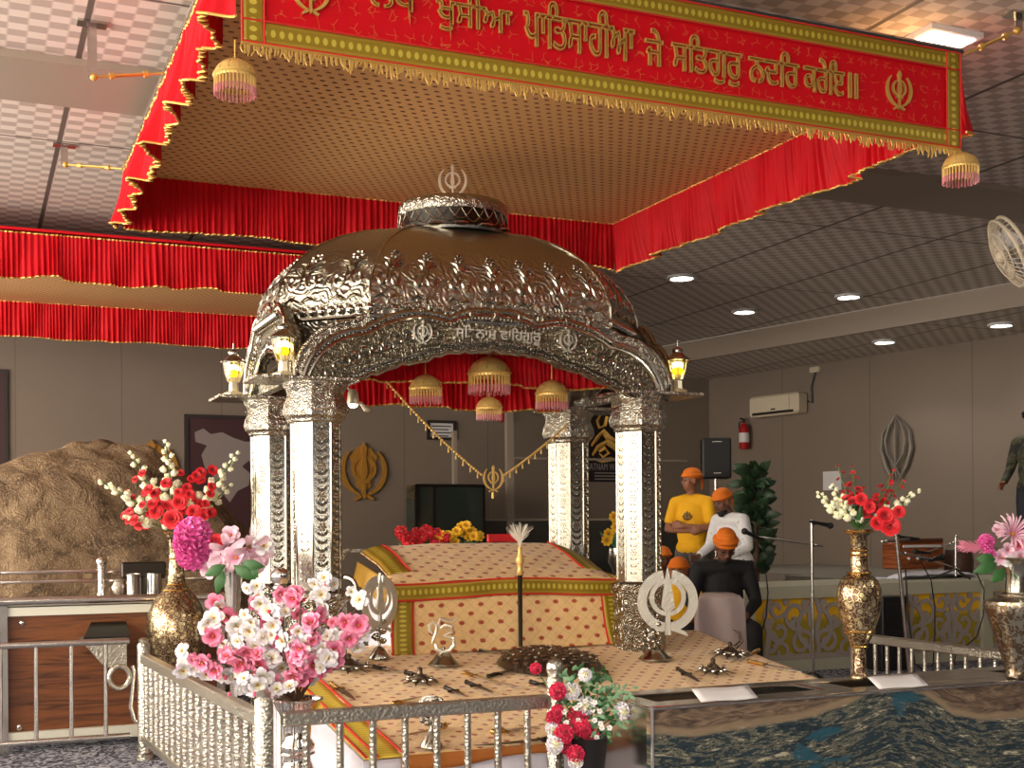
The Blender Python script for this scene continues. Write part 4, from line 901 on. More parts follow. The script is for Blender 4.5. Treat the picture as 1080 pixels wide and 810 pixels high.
mb = MB(); mb.box((KX0 + 0.0, KY0 + 0.04, 0.0), (KX0 + 0.03, KY1, KZ - 0.01)); mb.box((KX1 - 0.03, KY0 + 0.04, 0), (KX1, KY1, KZ - 0.01)); mb.box((KX0, KY1 - 0.03, 0), (KX1, KY1, KZ - 0.01)); mb.box((KX0 + 0.03, KY0 + 0.04, 0.0), (KX1 - 0.03, KY1 - 0.03, 0.47)); mb.obj('body', 'steel', t, smooth=False)
mb = MB(); W_ = 0.13
mb.box((KX0 - 0.01, KY0 - 0.012, KZ - 0.014), (KX1, KY0 + W_, KZ), 0.004); mb.box((KX0 - 0.01, KY1 - 0.10, KZ - 0.014), (KX1, KY1 + 0.01, KZ), 0.004); mb.box((KX0 - 0.01, KY0 + W_, KZ - 0.014), (KX0 + 0.10, KY1 - 0.10, KZ), 0.004); mb.box((3.45, KY0 + W_, KZ - 0.014), (3.60, KY1 - 0.10, KZ), 0.004); mb.box((4.05, KY0 + W_, KZ - 0.014), (4.6, KY1 - 0.10, KZ), 0.004)
mb.obj('top_rim', 'steel', t, smooth=False)
mb = MB(); mb.tube([(KX0, KY0 - 0.006, KZ - 0.005), (KX1, KY0 - 0.006, KZ - 0.005)], 0.007, 8); mb.tube([(KX0, KY0 - 0.006, 0.0), (KX0, KY0 - 0.006, KZ)], 0.007, 8); mb.obj('edge_trim', 'chrome', t)
for a, b_, n_ in (((712, 735), (776, 722), 'white sheet of paper at the left end of the tank top'), ((901, 723), (956, 713), 'white sheet of paper on the tank top before the brass vase')):
    p0 = atZ(*a, KZ); p1 = atZ(b_[0], a[1] - 3, KZ)
    m_ = MB(); w2 = 0.09; m_.grid(lambda u, v: Vector((p0.x + (p1.x - p0.x) * u + 0.01 * v, KY0 + 0.01 + w2 * v, KZ + 0.003 + 0.042 * v + 0.002 * math.sin(u * 7))), 8, 3, 1, 1); tag(m_.obj('paper_sheet', 'paper', thick=0.001), n_, 'paper')


# ------------------------------------------------------------------ vases
def brasscol(g):
    v = g.vec(); d = g.voro(v, 34); e = g.voro(v, 34, 'DISTANCE_TO_EDGE')
    return g.mix(g.step(d, 0.30, 0.42), lin((206, 190, 148)), g.mix(g.step(e, 0.03, 0.06), lin((196, 176, 132)), lin((108, 84, 68))))
M['brass'] = mat('engraved_brass', rough=0.26, metal=0.9, fn=brasscol, bump=lambda g: (g.voro(g.vec(), 34), 0.4, 0.003))
M['brass_plain'] = mat('plain_brass', lin((206, 164, 92)), 0.22, 1.0)
M['bronze'] = mat('patterned_bronze', rough=0.28, metal=0.95, fn=lambda g: g.mix(g.step(g.noise(g.vec(), 30, 3, 2), 0.48, 0.54), lin((122, 102, 80)), lin((178, 170, 154))))
def interp(prof, h, w): return [(r * w, z * h) for r, z in prof]
VA = [(0.36, 0), (0.42, 0.02), (0.40, 0.05), (0.22, 0.10), (0.20, 0.13), (0.40, 0.19), (0.82, 0.30), (0.98, 0.41), (1.0, 0.48), (0.94, 0.56), (0.72, 0.64), (0.44, 0.69), (0.40, 0.70), (0.30, 0.72), (0.25, 0.80), (0.22, 0.90), (0.26, 0.97), (0.40, 1.0), (0.38, 1.0), (0.2, 0.95), (0, 0.94)]
LASTV = ['']
def vase(q, prof, h, w, label, m1='brass', plain=None, name='vase', extra=()):
    q = Vector(q); t = thing(name, q, label, 'vase'); LASTV[0] = t.name; mb = MB(); mb.lathe(interp(prof, h, w), q, 40); o = mb.obj('vase_body', m1, t, angle=60)
    for z, r0 in extra:
        r_ = MB(); r_.tube([q + Vector((r0 * w * math.cos(a), r0 * w * math.sin(a), z * h)) for a in [2 * PI * k / 32 for k in range(32)]], 0.006, 6, closed=True); r_.obj('ring_moulding', plain or 'brass_plain', t)
    return q
# left brass vase on a small stand
qa = Vector((1.13, 7.60, 0.18)); mb = MB(); mb.lathe([(0.16, 0.0), (0.16, 0.03), (0.13, 0.05), (0.13, 0.15), (0.15, 0.165), (0.15, 0.178)], (qa.x, qa.y, 0), 24); tag(mb.obj('vase_stand', 'darksteel'), 'dark round stand under the left brass vase', 'stand')
vase(qa, VA, 1.10, 0.178, 'engraved brass vase holding the red and white bouquet, left of the shrine', extra=((0.69, 0.44), (0.72, 0.31), (0.86, 0.235), (1.0, 0.39)))
VR = [(0.40, 0), (0.44, 0.015), (0.40, 0.03), (0.30, 0.045), (0.28, 0.20), (0.34, 0.23), (0.62, 0.30), (0.68, 0.34), (0.90, 0.43), (1.0, 0.52), (0.98, 0.60), (0.84, 0.66), (0.60, 0.695), (0.46, 0.70), (0.44, 0.72), (0.40, 0.74), (0.36, 0.85), (0.38, 0.955), (0.60, 0.985), (0.62, 1.0), (0.56, 1.0), (0.33, 0.96), (0, 0.95)]
qr = Vector((3.80, 4.66, KZ + 0.003)); vase(qr, VR, 0.70, 0.103, 'tall engraved brass vase standing on the tank, second from the right edge', extra=((0.71, 0.5), (0.86, 0.40), (0.83, 0.40), (0.32, 0.66), (0.985, 0.62), (0.22, 0.33)))
VS = [(0.34, 0), (0.40, 0.02), (0.36, 0.05), (0.40, 0.10), (0.62, 0.30), (0.88, 0.52), (1.0, 0.60), (0.97, 0.645), (0.62, 0.675), (0.52, 0.68), (0.50, 0.70), (0.36, 0.71), (0.33, 0.85), (0.40, 0.96), (0.56, 1.0), (0.52, 1.0), (0.3, 0.95), (0, 0.94)]
qs = atZ(1074, 716, KZ); qs.z = KZ + 0.003; vase(qs, VS, 0.56, 0.155, 'silver and bronze patterned vase on the tank at the right edge', 'bronze', 'silver_smooth', extra=((0.68, 0.54), (0.71, 0.40), (1.0, 0.54)))
mb = MB(); mb.lathe([(r_ * 0.155 + 0.0015, z_ * 0.56) for r_, z_ in VS[10:15]], qs, 32); mb.obj('silver_neck', 'silver_smooth', bpy.data.objects[LASTV[0]])
VC = [(0.75, 0), (0.8, 0.03), (0.55, 0.06), (0.5, 0.10), (0.9, 0.2), (1.0, 0.32), (0.9, 0.45), (0.55, 0.58), (0.5, 0.62), (0.66, 0.66), (0.66, 0.70), (0.5, 0.74), (0.55, 0.85), (0.9, 0.98), (0.98, 1.0), (0.92, 1.0), (0.5, 0.9), (0, 0.88)]
qc = Vector((1.205, 4.93, 0.013)); vase(qc, VC, 0.60, 0.105, 'polished silver vase behind the corner post of the front railing', 'chrome', 'chrome', name='vase', extra=((0.64, 0.62), (1.0, 0.96)))
qb = Vector((1.215, 6.30, 0.013)); VB = [(0.8, 0), (0.8, 0.02), (0.2, 0.05), (0.16, 0.6), (0.22, 0.66), (0.3, 0.68), (0.36, 0.84), (0.5, 1.0), (0.46, 1.0), (0.3, 0.85), (0, 0.84)]
vase(qb, VB, 1.09, 0.10, 'slender steel flower stand with the pink hydrangea arrangement', 'steel', name='flower_stand')
# ball topped pole
t = thing('chrome_pole', (1.40, 6.06, 0.013), 'chrome pole with a ball top in front of the left pillars', 'post')
mb = MB(); mb.lathe([(0.10, 0.013), (0.10, 0.03), (0.03, 0.05), (0.022, 0.06), (0.022, 1.0), (0.035, 1.005), (0.035, 1.02), (0.02, 1.03)], (1.40, 6.06, 0), 20); mb.obj('pole', 'steel', t)
mb = MB(); mb.ball((1.40, 6.06, 1.065), 0.048, 18, 12); mb.obj('ball_top', 'chrome', t)
# ------------------------------------------------------------------ blossoms
def petalmat(name, c0, c1, rough=0.6):
    return mat(name, rough=rough, fn=lambda g: g.mix(g.step(g.m('SQRT', g.m('ADD', g.m('POWER', g.xyz()[0], 2.0), g.m('POWER', g.xyz()[1], 2.0))), 0.05, 0.75), lin(c0), lin(c1)), sheen=0.1)
M['p_pink'] = petalmat('pink_petal', (205, 40, 90), (246, 150, 182)); M['p_white'] = petalmat('white_petal', (226, 220, 170), (244, 240, 246)); M['p_red'] = petalmat('red_petal', (150, 8, 20), (226, 26, 40))
M['p_cream'] = petalmat('cream_petal', (206, 204, 140), (240, 236, 210)); M['p_magenta'] = petalmat('magenta_petal', (190, 40, 120), (236, 100, 176)); M['p_pale'] = petalmat('pale_pink_petal', (214, 140, 170), (238, 200, 214))
M['p_crimson'] = petalmat('crimson_petal', (160, 10, 44), (224, 36, 84)); M['p_yellow'] = petalmat('yellow_petal', (190, 120, 10), (236, 186, 30)); M['leaf'] = mat('green_leaf', lin((46, 92, 40)), 0.5); M['leafpale'] = mat('pale_green_leaf', lin((112, 150, 112)), 0.6)
M['stem'] = mat('green_stem', lin((70, 96, 48)), 0.6); M['twig'] = mat('brown_twig', lin((92, 62, 44)), 0.7)
def flower_mesh(name, m_, n=5, ln=1.0, wd=0.42, cup=0.35, layers=1, curl=0.15, centre='p_yellow', jit=0.03):
    mb = MB()
    for L in range(layers):
        sc_ = 1 - 0.28 * L; cp = cup + 0.55 * L
        for k in range(n):
            a = 2 * PI * k / n + L * 0.6 + random.uniform(-0.1, 0.1); pts = []
            for j, (t, w_) in enumerate(((0.05, 0.12), (0.35, 0.75), (0.7, 1.0), (0.93, 0.7), (1.0, 0.25))):
                r_ = t * ln * sc_; z = r_ * cp + curl * math.sin(t * PI) * 0.4 - curl * t * t * 0.5
                for s_ in (-1, 0, 1): pts.append(Vector((r_ * math.cos(a) - s_ * w_ * wd * sc_ * math.sin(a), r_ * math.sin(a) + s_ * w_ * wd * sc_ * math.cos(a), z + abs(s_) * 0.10 * w_ + random.uniform(-jit, jit))))
            fs = [(j * 3 + i, j * 3 + i + 1, j * 3 + i + 4, j * 3 + i + 3) for j in range(4) for i in range(2)]; mb.add(pts, fs)
    mb.cur = 1
    if centre: mb.ball((0, 0, 0.12 + 0.1 * layers), (0.13, 0.13, 0.12), 6, 4)
    me_o = mb.obj(name, [m_, centre or m_], origin=(0, 0, 0)); me = me_o.data; bpy.data.objects.remove(me_o); return me
def ball_mesh(name, m_, n=46, pr=0.30):
    mb = MB()
    for k in range(n):
        z = 1 - 2 * (k + 0.5) / n; r_ = math.sqrt(1 - z * z); a = k * 2.39996; d = Vector((r_ * math.cos(a), r_ * math.sin(a), z)); u = d.orthogonal().normalized(); u = Matrix.Rotation(random.uniform(0, 3), 3, d) @ u; v_ = d.cross(u)
        c_ = d * 0.72; pts = [c_ - u * pr * 0.3, c_ + v_ * pr * 0.5 + d * 0.12, c_ + d * 0.32 + v_ * pr * 0.8, c_ + d * 0.38, c_ + d * 0.32 - v_ * pr * 0.8, c_ - v_ * pr * 0.5 + d * 0.12]
        mb.add([p_ + u * 0.14 * math.sin(i * 2.1) for i, p_ in enumerate(pts)], [(0, 1, 2, 3), (0, 3, 4, 5)])
        mb.add([c_ + v_ * 0.0 + u * pr * 0.5, c_ + u * pr * 0.6 + d * 0.3, c_ + d * 0.34, c_ - u * pr * 0.6 + d * 0.3, c_ - u * pr * 0.4], [(0, 1, 2, 3, 4)])
    mb.ball((0, 0, 0), 0.72, 10, 8)
    o = mb.obj(name, m_, origin=(0, 0, 0)); me = o.data; bpy.data.objects.remove(o); return me
def bell_mesh(name, m_):
    mb = MB(); mb.lathe([(0.12, -0.5), (0.42, -0.35), (0.62, 0.0), (0.60, 0.35), (0.42, 0.65), (0.15, 0.8), (0, 0.82)], (0, 0, 0), 8)
    for k in range(3):
        a = 2.1 * k; mb.ball((0.38 * math.cos(a), 0.38 * math.sin(a), 0.55), (0.28, 0.28, 0.3), 6, 4)
    o = mb.obj(name, m_, origin=(0, 0, 0)); me = o.data; bpy.data.objects.remove(o); return me
FM = {'cherry_pink': flower_mesh('cherry_pink', 'p_pink', 5, 1, 0.46, 0.35, 2, 0.25, jit=0.10), 'cherry_white': flower_mesh('cherry_white', 'p_white', 5, 1, 0.44, 0.30, 2, 0.25, jit=0.10), 'red_bloom': flower_mesh('red_bloom', 'p_red', 6, 1, 0.5, 0.3, 3, centre=None), 'rose_red': ball_mesh('rose_red', 'p_crimson'),
      'rose_white': ball_mesh('rose_white', 'p_white'), 'hydrangea': ball_mesh('hydrangea', 'p_magenta', 80, 0.22), 'bell': bell_mesh('bell', 'p_cream'), 'pale': flower_mesh('pale', 'p_pale', 5, 1, 0.45, 0.5, 2), 'lily': flower_mesh('lily', 'p_pale', 6, 1.3, 0.26, 0.9, 1, 0.6),
      'spider': flower_mesh('spider', 'p_pale', 18, 1.2, 0.06, 0.7, 2, 0.4), 'yellow': flower_mesh('yellow', 'p_yellow', 8, 1, 0.3, 0.35, 2), 'red_small': ball_mesh('red_small', 'p_red', 30)}
def put(root, kind, q, s, d, name='blossom'):
    o = bpy.data.objects.new(name, FM[kind]); C.objects.link(o); o.parent = root; O = Vector(WO[root.name])
    d = Vector(d).normalized(); qn = d.to_track_quat('Z', 'Y') ; o.matrix_local = Matrix.Translation(Vector(q) - O) @ qn.to_matrix().to_4x4() @ Matrix.Rotation(random.uniform(0, 6), 4, 'Z') @ Matrix.Scale(s, 4); return o
TOCAM = -FW
def leafshape(mb, q, d, ln, wd, n_=None):
    d = Vector(d).normalized(); s_ = (d.cross(n_ or TOCAM)).normalized(); up = s_.cross(d); q = Vector(q)
    pts = []
    for t, w_ in ((0, 0.05), (0.25, 0.8), (0.5, 1.0), (0.8, 0.55), (1.0, 0.02)): 
        for k in (-1, 0, 1): pts.append(q + d * t * ln + s_ * k * w_ * wd / 2 + up * (0.12 * ln * math.sin(t * PI) - abs(k) * 0.04 * ln))
    mb.add(pts, [(j * 3 + i, j * 3 + i + 1, j * 3 + i + 4, j * 3 + i + 3) for j in range(4) for i in range(2)])
def bouquet(base, label, name='flower_bouquet'): return thing(name, base, label, 'flower bouquet')
# A: red and white bouquet in the left brass vase
base = qa + Vector((0, 0, 1.10)); bq = bouquet(base, 'bouquet of white snapdragon spikes and red blossoms in the left brass vase'); D0 = (base - EO).dot(FW)
stems = MB(); R_ = lambda a: random.uniform(-a, a)
def spike(bq, base, tip_px, D, f0, n, s0, s1, kind='bell', dd=0.0, bend=0.0, nm='blossom'):
    tip = atD(*tip_px, D + dd); mid = base.lerp(tip, 0.5) + Vector((0, 0, bend)); f = lambda t: base * (1 - t) ** 2 + mid * 2 * t * (1 - t) + tip * t * t
    stems.tube([f(k / 8) for k in range(9)], 0.004, 5)
    for k in range(n):
        t = f0 + (1 - f0) * k / (n - 1); s = s0 + (s1 - s0) * k / (n - 1); a = k * 2.4
        off = (RT * math.cos(a) + TOCAM * math.sin(a)) * s * 0.9 * (1 if t < 0.97 else 0.2); d = (tip - base).normalized() + off * 30
        put(bq, kind, f(t) + off, s, d, nm)
for tip, n_, dd, bd in (((106, 508), 13, -0.1, 0.04), ((138, 478), 10, 0.05, 0.02), ((175, 466), 14, -0.08, 0.0), ((250, 478), 15, -0.05, -0.03), ((243, 512), 9, 0.12, -0.02), ((132, 545), 7, -0.12, 0.02)):
    spike(bq, base, tip, D0, 0.34, int(n_ * 1.3), 0.046, 0.019, 'bell', dd, bd, 'white_bell')
for k in range(60):
    px = 178 + R_(46); py = 522 + R_(32); k_ = 1 - abs(px - 178) / 120
    put(bq, 'red_bloom', atD(px, py + 6, D0 + R_(0.12) - 0.05), random.uniform(0.022, 0.036), TOCAM + RT * (px - 178) / 60 + UP * 0.5)
for px, py, s in ((183, 548, 0.062), (190, 530, 0.05), (165, 540, 0.045), (205, 540, 0.045)): put(bq, 'red_bloom', atD(px, py, D0 - 0.12), s, TOCAM + Vector((0, 0, 0.2)))
stems.obj('stems', 'stem', bq)
lf = MB()
for k in range(10): leafshape(lf, base + Vector((R_(0.03), R_(0.03), 0.03)), RT * R_(1) + UP * 0.9 + TOCAM * 0.2, 0.13, 0.035)
lf.obj('leaves', 'leaf', bq)
# B: hydrangea arrangement
base = qb + Vector((0, 0, 1.09)); D0 = (base - EO).dot(FW); bq = bouquet(base, 'arrangement of magenta hydrangea, pale pink lilies and a feathery plume, left of the pillars'); stems = MB()
for px, py, r_ in ((204, 565, 19), (203, 584, 17), (196, 574, 13), (214, 576, 14)): put(bq, 'hydrangea', atD(px, py, D0 - 0.05), r_ * D0 / 1310, TOCAM)
for px, py, s, kd, dr in ((240, 578, 0.08, 'lily', (0.3, 0, -0.3)), (262, 575, 0.085, 'lily', (0.6, 0, -0.5)), (250, 588, 0.07, 'pale', (0, 0, 0)), (232, 592, 0.06, 'pale', (-0.2, 0, 0)), (244, 565, 0.05, 'pale', (0, 0, 0.4)), (222, 600, 0.05, 'pale', (-0.4, 0, -0.2)), (228, 572, 0.045, 'red_bloom', (0, 0, 0.5)), (268, 590, 0.07, 'pale', (0.4, 0, -0.4)), (226, 584, 0.06, 'pale', (-.1, 0, 0.2)), (277, 577, 0.06, 'cherry_white', (0.4, 0, 0.6))):
    p_ = atD(px, py, D0 - 0.04 + R_(0.03)); put(bq, kd, p_, s, TOCAM + Vector(dr)); stems.tube([base, base.lerp(p_, 0.6) + Vector((0, 0, 0.01)), p_], 0.004, 5)
fe = MB(); f0 = atD(262, 580, D0); 
for k in range(90):
    a = R_(0.9); d = (RT * math.cos(a + 0.55) + UP * math.sin(a + 0.55) * 0.9 + TOCAM * R_(0.4)).normalized(); L = random.uniform(0.10, 0.17); fe.tube([f0, f0 + d * L * 0.6, f0 + d * L + Vector((0, 0, -0.01))], [0.0016, 0.0014, 0.0008], 3)
fe.obj('feather_plume', mat('pale_feather', lin((226, 206, 214)), 0.8), bq)
lf = MB()
for px, py, ang, L in ((238, 600, 3.6, 0.12), (246, 600, -0.6, 0.14), (236, 606, 4.4, 0.12), (254, 598, -0.15, 0.12), (262, 602, -0.9, 0.08)):
    leafshape(lf, atD(px, py - 4, D0 - 0.14), RT * math.cos(ang) + UP * math.sin(ang), L, 0.055)
lf.obj('leaves', 'leaf', bq); stems.obj('stems', 'stem', bq)
# C: cherry blossom in the silver vase
base = qc + Vector((0, 0, 0.58)); D0 = (base - EO).dot(FW); bq = bouquet(base, 'large arrangement of pink and white cherry blossom branches in the silver vase'); stems = MB()
br = [((188, 704), 'w', -0.05), ((215, 668), 'w', 0.15), ((222, 632), 'p', 0.3), ((268, 618), 'p', 0.15), ((262, 660), 'w', 0.05), ((318, 622), 'p', 0.1), ((343, 616), 'w', 0.2), ((378, 640), 'm', 0.15), ((372, 662), 'p', 0.0), ((335, 655), 'p', -0.1), ((245, 690), 'p', -0.2), ((284, 645), 'w', 0.0), ((205, 690), 'm', -0.1), ((312, 690), 'p', -0.2), ((340, 700), 'm', -0.05), ((262, 720), 'w', -0.25), ((350, 675), 'w', 0.1), ((232, 655), 'm', 0.05)]
cnt = 0
for tip, kd, dd in br:
    tp = atD(*tip, D0 + dd); mid = base.lerp(tp, 0.5) + Vector((0, 0, 0.05)); f = lambda t: base * (1 - t) ** 2 + mid * 2 * t * (1 - t) + tp * t * t
    stems.tube([f(k / 8) for k in range(9)], 0.0045, 5); n_ = 5
    for k in range(n_):
        t = 0.42 + 0.60 * k / (n_ - 1); col = {'p': 'cherry_pink', 'w': 'cherry_white', 'm': random.choice(['cherry_pink', 'cherry_white'])}[kd if random.random() > 0.15 else 'm']
        p_ = f(t) + Vector((R_(0.028), R_(0.03), R_(0.028))); put(bq, col, p_, random.uniform(0.034, 0.050), TOCAM + Vector((R_(0.8), R_(0.5), R_(0.8)))); cnt += 1
        put(bq, col if random.random() < 0.6 else 'cherry_white', p_ + Vector((R_(0.05), R_(0.04) + 0.02, R_(0.05))), random.uniform(0.026, 0.040), TOCAM + Vector((R_(1.2), R_(0.5), R_(1.2))), 'small_blossom')
stems.obj('branches', 'twig', bq)
tw = MB()
for tip, kd, dd in br:
    tp = atD(*tip, D0 + dd); tw.ball(tp, 0.009, 6, 4)
    for k in range(3):
        q = base.lerp(tp, random.uniform(0.5, 0.95)) + Vector((R_(0.04), R_(0.03), R_(0.04))); tw.ball(q, (0.008, 0.008, 0.011), 6, 4)
tw.obj('flower_buds', 'p_pink', bq)
# D: pot of roses by the front railing post
pq = Vector((2.33, 4.62, 0.0)); t = thing('flower_pot', (2.345, 4.60, 0.0), 'small black pot on a slim stand holding roses beside the railing post', 'pot'); pq = Vector((2.345, 4.60, 0))
b = MB(); b.lathe([(0.07, 0.30), (0.085, 0.42), (0.09, 0.43), (0.08, 0.43), (0.07, 0.40), (0, 0.40)], pq, 20); b.obj('pot', 'black', t)
b = MB(); b.lathe([(0.10, 0.0), (0.10, 0.015), (0.02, 0.03), (0.02, 0.28), (0.075, 0.295), (0.075, 0.30)], pq, 20); b.obj('stand', 'darksteel', t)
base = pq + Vector((0, 0, 0.42)); D0 = (base - EO).dot(FW); bq = bouquet(base, 'red and white roses with pale green sprigs by the end post of the front railing'); stems = MB()
for px, py, k_, r_ in ((682 / 1.0, 0, 0, 0),) if False else ((588, 729, 'rose_red', 9), (588, 750, 'rose_red', 7), (584, 757, 'rose_red', 8), (609, 757, 'rose_red', 11), (614, 768, 'rose_red', 9), (595, 774, 'rose_red', 10), (624, 777, 'rose_red', 8), (597, 788, 'rose_red', 7), (607, 795, 'rose_red', 9), (603, 729, 'rose_white', 9), (618, 744, 'rose_white', 10), (585, 786, 'rose_white', 9), (607, 803, 'rose_white', 8), (656, 750, 'rose_white', 9), (617, 712, 'rose_white', 7), (620, 790, 'rose_red', 8), (565, 705, 'rose_red', 6), (582, 768, 'rose_white', 7)):
    p_ = atD(px, py, D0 - 0.05 + R_(0.05) if px < 650 else D0); put(bq, k_, p_, r_ * D0 / 1310, TOCAM + Vector((R_(.4), 0, R_(.4)))); stems.tube([base, base.lerp(p_, 0.6) + Vector((R_(.01), 0.02, 0)), p_ + FW * 0.01], 0.003, 5)
lf = MB(); lg = MB()
for k in range(210):
    px = 622 + R_(30); py = 745 + R_(38); 
    if px > 640 and py < 725: continue
    p_ = atD(px, py, D0 + 0.02 + R_(0.05)); leafshape(lg if k % 2 else lf, p_, RT * R_(1) + UP * R_(1) + TOCAM * 0.3, random.uniform(0.025, 0.05), 0.018)
for px, py in ((652, 735), (645, 727), (660, 728), (640, 742), (652, 763)):
    for k in range(7): leafshape(lg, atD(px + R_(7), py + R_(7), D0), RT * R_(1) + UP * R_(1), 0.03, 0.014)
lf.obj('dark_leaves', 'leaf', bq); lg.obj('pale_leaves', 'leafpale', bq)
for k in range(24): put(bq, 'cherry_white', atD(618 + R_(26), 765 + R_(30), D0 - 0.04), 0.012, TOCAM)
stems.obj('stems', 'stem', bq)
# E: bouquet in the right brass vase
base = qr + Vector((0, 0, 0.69)); D0 = (base - EO).dot(FW); bq = bouquet(base, 'bouquet of cream spikes and red blossoms in the tall brass vase on the tank'); stems = MB()
for tip, n_, dd in (((863, 520), 12, -0.03), ((878, 512), 11, 0.05), ((969, 517), 12, 0.0), ((888, 528), 8, -0.06), ((955, 530), 8, 0.03)): spike(bq, base, tip, D0, 0.36, int(n_ * 1.3), 0.033, 0.012, 'bell', dd, 0.0, 'white_bell')
for tip, n_ in (((884, 492), 7), ((899, 493), 8), ((943, 497), 8), ((953, 508), 7), ((938, 512), 6), ((910, 515), 6), ((925, 530), 5)): spike(bq, base, tip, D0, 0.38, n_, 0.030, 0.012, 'red_bloom', R_(0.05))
for px, py, s in ((908, 527, 0.032), (933, 545, 0.045), (938, 555, 0.05), (917, 535, 0.03), (948, 540, 0.03), (925, 552, 0.035)): put(bq, 'red_bloom', atD(px, py, D0 - 0.07), s, TOCAM + Vector((0, 0, 0.2)))
stems.obj('stems', 'stem', bq); lf = MB()
for k in range(8): leafshape(lf, base + Vector((R_(0.02), R_(0.02), 0.02)), RT * R_(0.6) + UP + TOCAM * 0.3, 0.11, 0.03)
lf.obj('leaves', 'leaf', bq)
# F: arrangement in the right edge vase
base = qs + Vector((0, 0, 0.55)); D0 = (base - EO).dot(FW); bq = bouquet(base, 'pink feather and blossom arrangement in the vase at the right edge'); stems = MB()
for px, py, s, kd, dr in ((1040, 572, 0.048, 'hydrangea', (0, 0, 0)), (1044, 584, 0.035, 'hydrangea', (0, 0, 0)), (1066, 566, 0.10, 'spider', (0, 0, 0.6)), (1054, 588, 0.05, 'pale', (0, 0, 0)), (1066, 592, 0.05, 'cherry_white', (0, 0, 0)), (1076, 588, 0.05, 'pale', (0, 0, 0)), (1062, 580, 0.045, 'pale', (0, 0, 0)), (1074, 575, 0.05, 'cherry_pink', (0, 0, 0)), (1052, 560, 0.04, 'pale', (0, 0, .4)), (1072, 600, 0.035, 'cherry_white', (0, 0, 0)), (1092, 575, 0.05, 'pale', (0.3, 0, 0)), (1100, 590, 0.05, 'cherry_pink', (0.3, 0, 0))):
    p_ = atD(px, py, D0 - 0.03 + R_(0.02)); put(bq, kd, p_, s * 0.8, TOCAM + Vector(dr)); stems.tube([base, base.lerp(p_, 0.6), p_], 0.003, 5)
fe = MB(); f0 = atD(1045, 577, D0)
for k in range(150):
    a = R_(0.35); u = random.uniform(0, 1); p0 = f0 + (-RT * 0.95 + UP * 0.05) * 0.12 * u; d = (-RT * math.cos(a * 2) + UP * math.sin(a * 2) + TOCAM * R_(0.5)).normalized(); fe.tube([p0, p0 + d * 0.03, p0 + d * 0.05], [0.002, 0.0018, 0.001], 3)
fe.obj('pink_feather', mat('pink_feather', lin((228, 140, 164)), 0.8), bq); lf = MB()
for px, py, ang, L in ((1052, 594, 3.5, 0.12), (1060, 600, 3.9, 0.09), (1068, 600, -0.7, 0.09), (1050, 590, 3.1, 0.09)): leafshape(lf, atD(px, py, D0 - 0.04), RT * math.cos(ang) + UP * math.sin(ang), L, 0.06)
lf.obj('leaves', 'leaf', bq); stems.obj('stems', 'stem', bq)
# G: flowers laid along the back rail of the shrine
gq = Vector((2.75, 7.52, 1.172)); bq = thing('flower_garland', gq, 'row of red and yellow flowers lying behind the throne on the back rail', 'flowers'); D0 = (gq - EO).dot(FW)
for k in range(34):
    px = 421 + 84 * k / 33; py = 567 + R_(8) - (6 if px > 480 else 0); put(bq, 'red_small' if px < 462 + R_(8) else 'yellow', atY(px, py, 7.50 + R_(0.04)), random.uniform(0.028, 0.042), TOCAM + UP * 0.5)
lf = MB()
for k in range(50): leafshape(lf, atY(425 + 78 * random.random(), 572 + R_(8), 7.52), RT * R_(1) + UP * R_(1), 0.05, 0.02)
lf.obj('leaves', 'leaf', bq); mb = MB(); mb.box((2.35, 7.49, 1.172), (3.02, 7.55, 1.185)); mb.obj('wire_base', 'leaf', bq, smooth=False)
# H: yellow flowers behind the right pillars
base = atD(650, 578, 8.6); bq = bouquet(base, 'few yellow flowers between the two right pillars'); lf = MB()
for px, py in ((648, 545), (653, 549), (642, 563), (640, 570), (650, 556)): p_ = atD(px, py, 8.6); put(bq, 'yellow', p_, 0.04, TOCAM); lf.tube([base, p_], 0.005, 5)
for k in range(14): leafshape(lf, atD(648 + R_(8), 567 + R_(10), 8.6), RT * R_(1) + UP, 0.09, 0.03)
lf.obj('leaves', 'leaf', bq)
mb = MB(); mb.lathe([(0.09, 0), (0.09, 0.02), (0.03, 0.05), (0.03, base.z - 0.15), (0.06, base.z - 0.1), (0.05, base.z)], (base.x, base.y, 0), 16); tag(mb.obj('flower_stand', 'steel'), 'thin steel stand holding the yellow flowers behind the right pillars', 'stand')
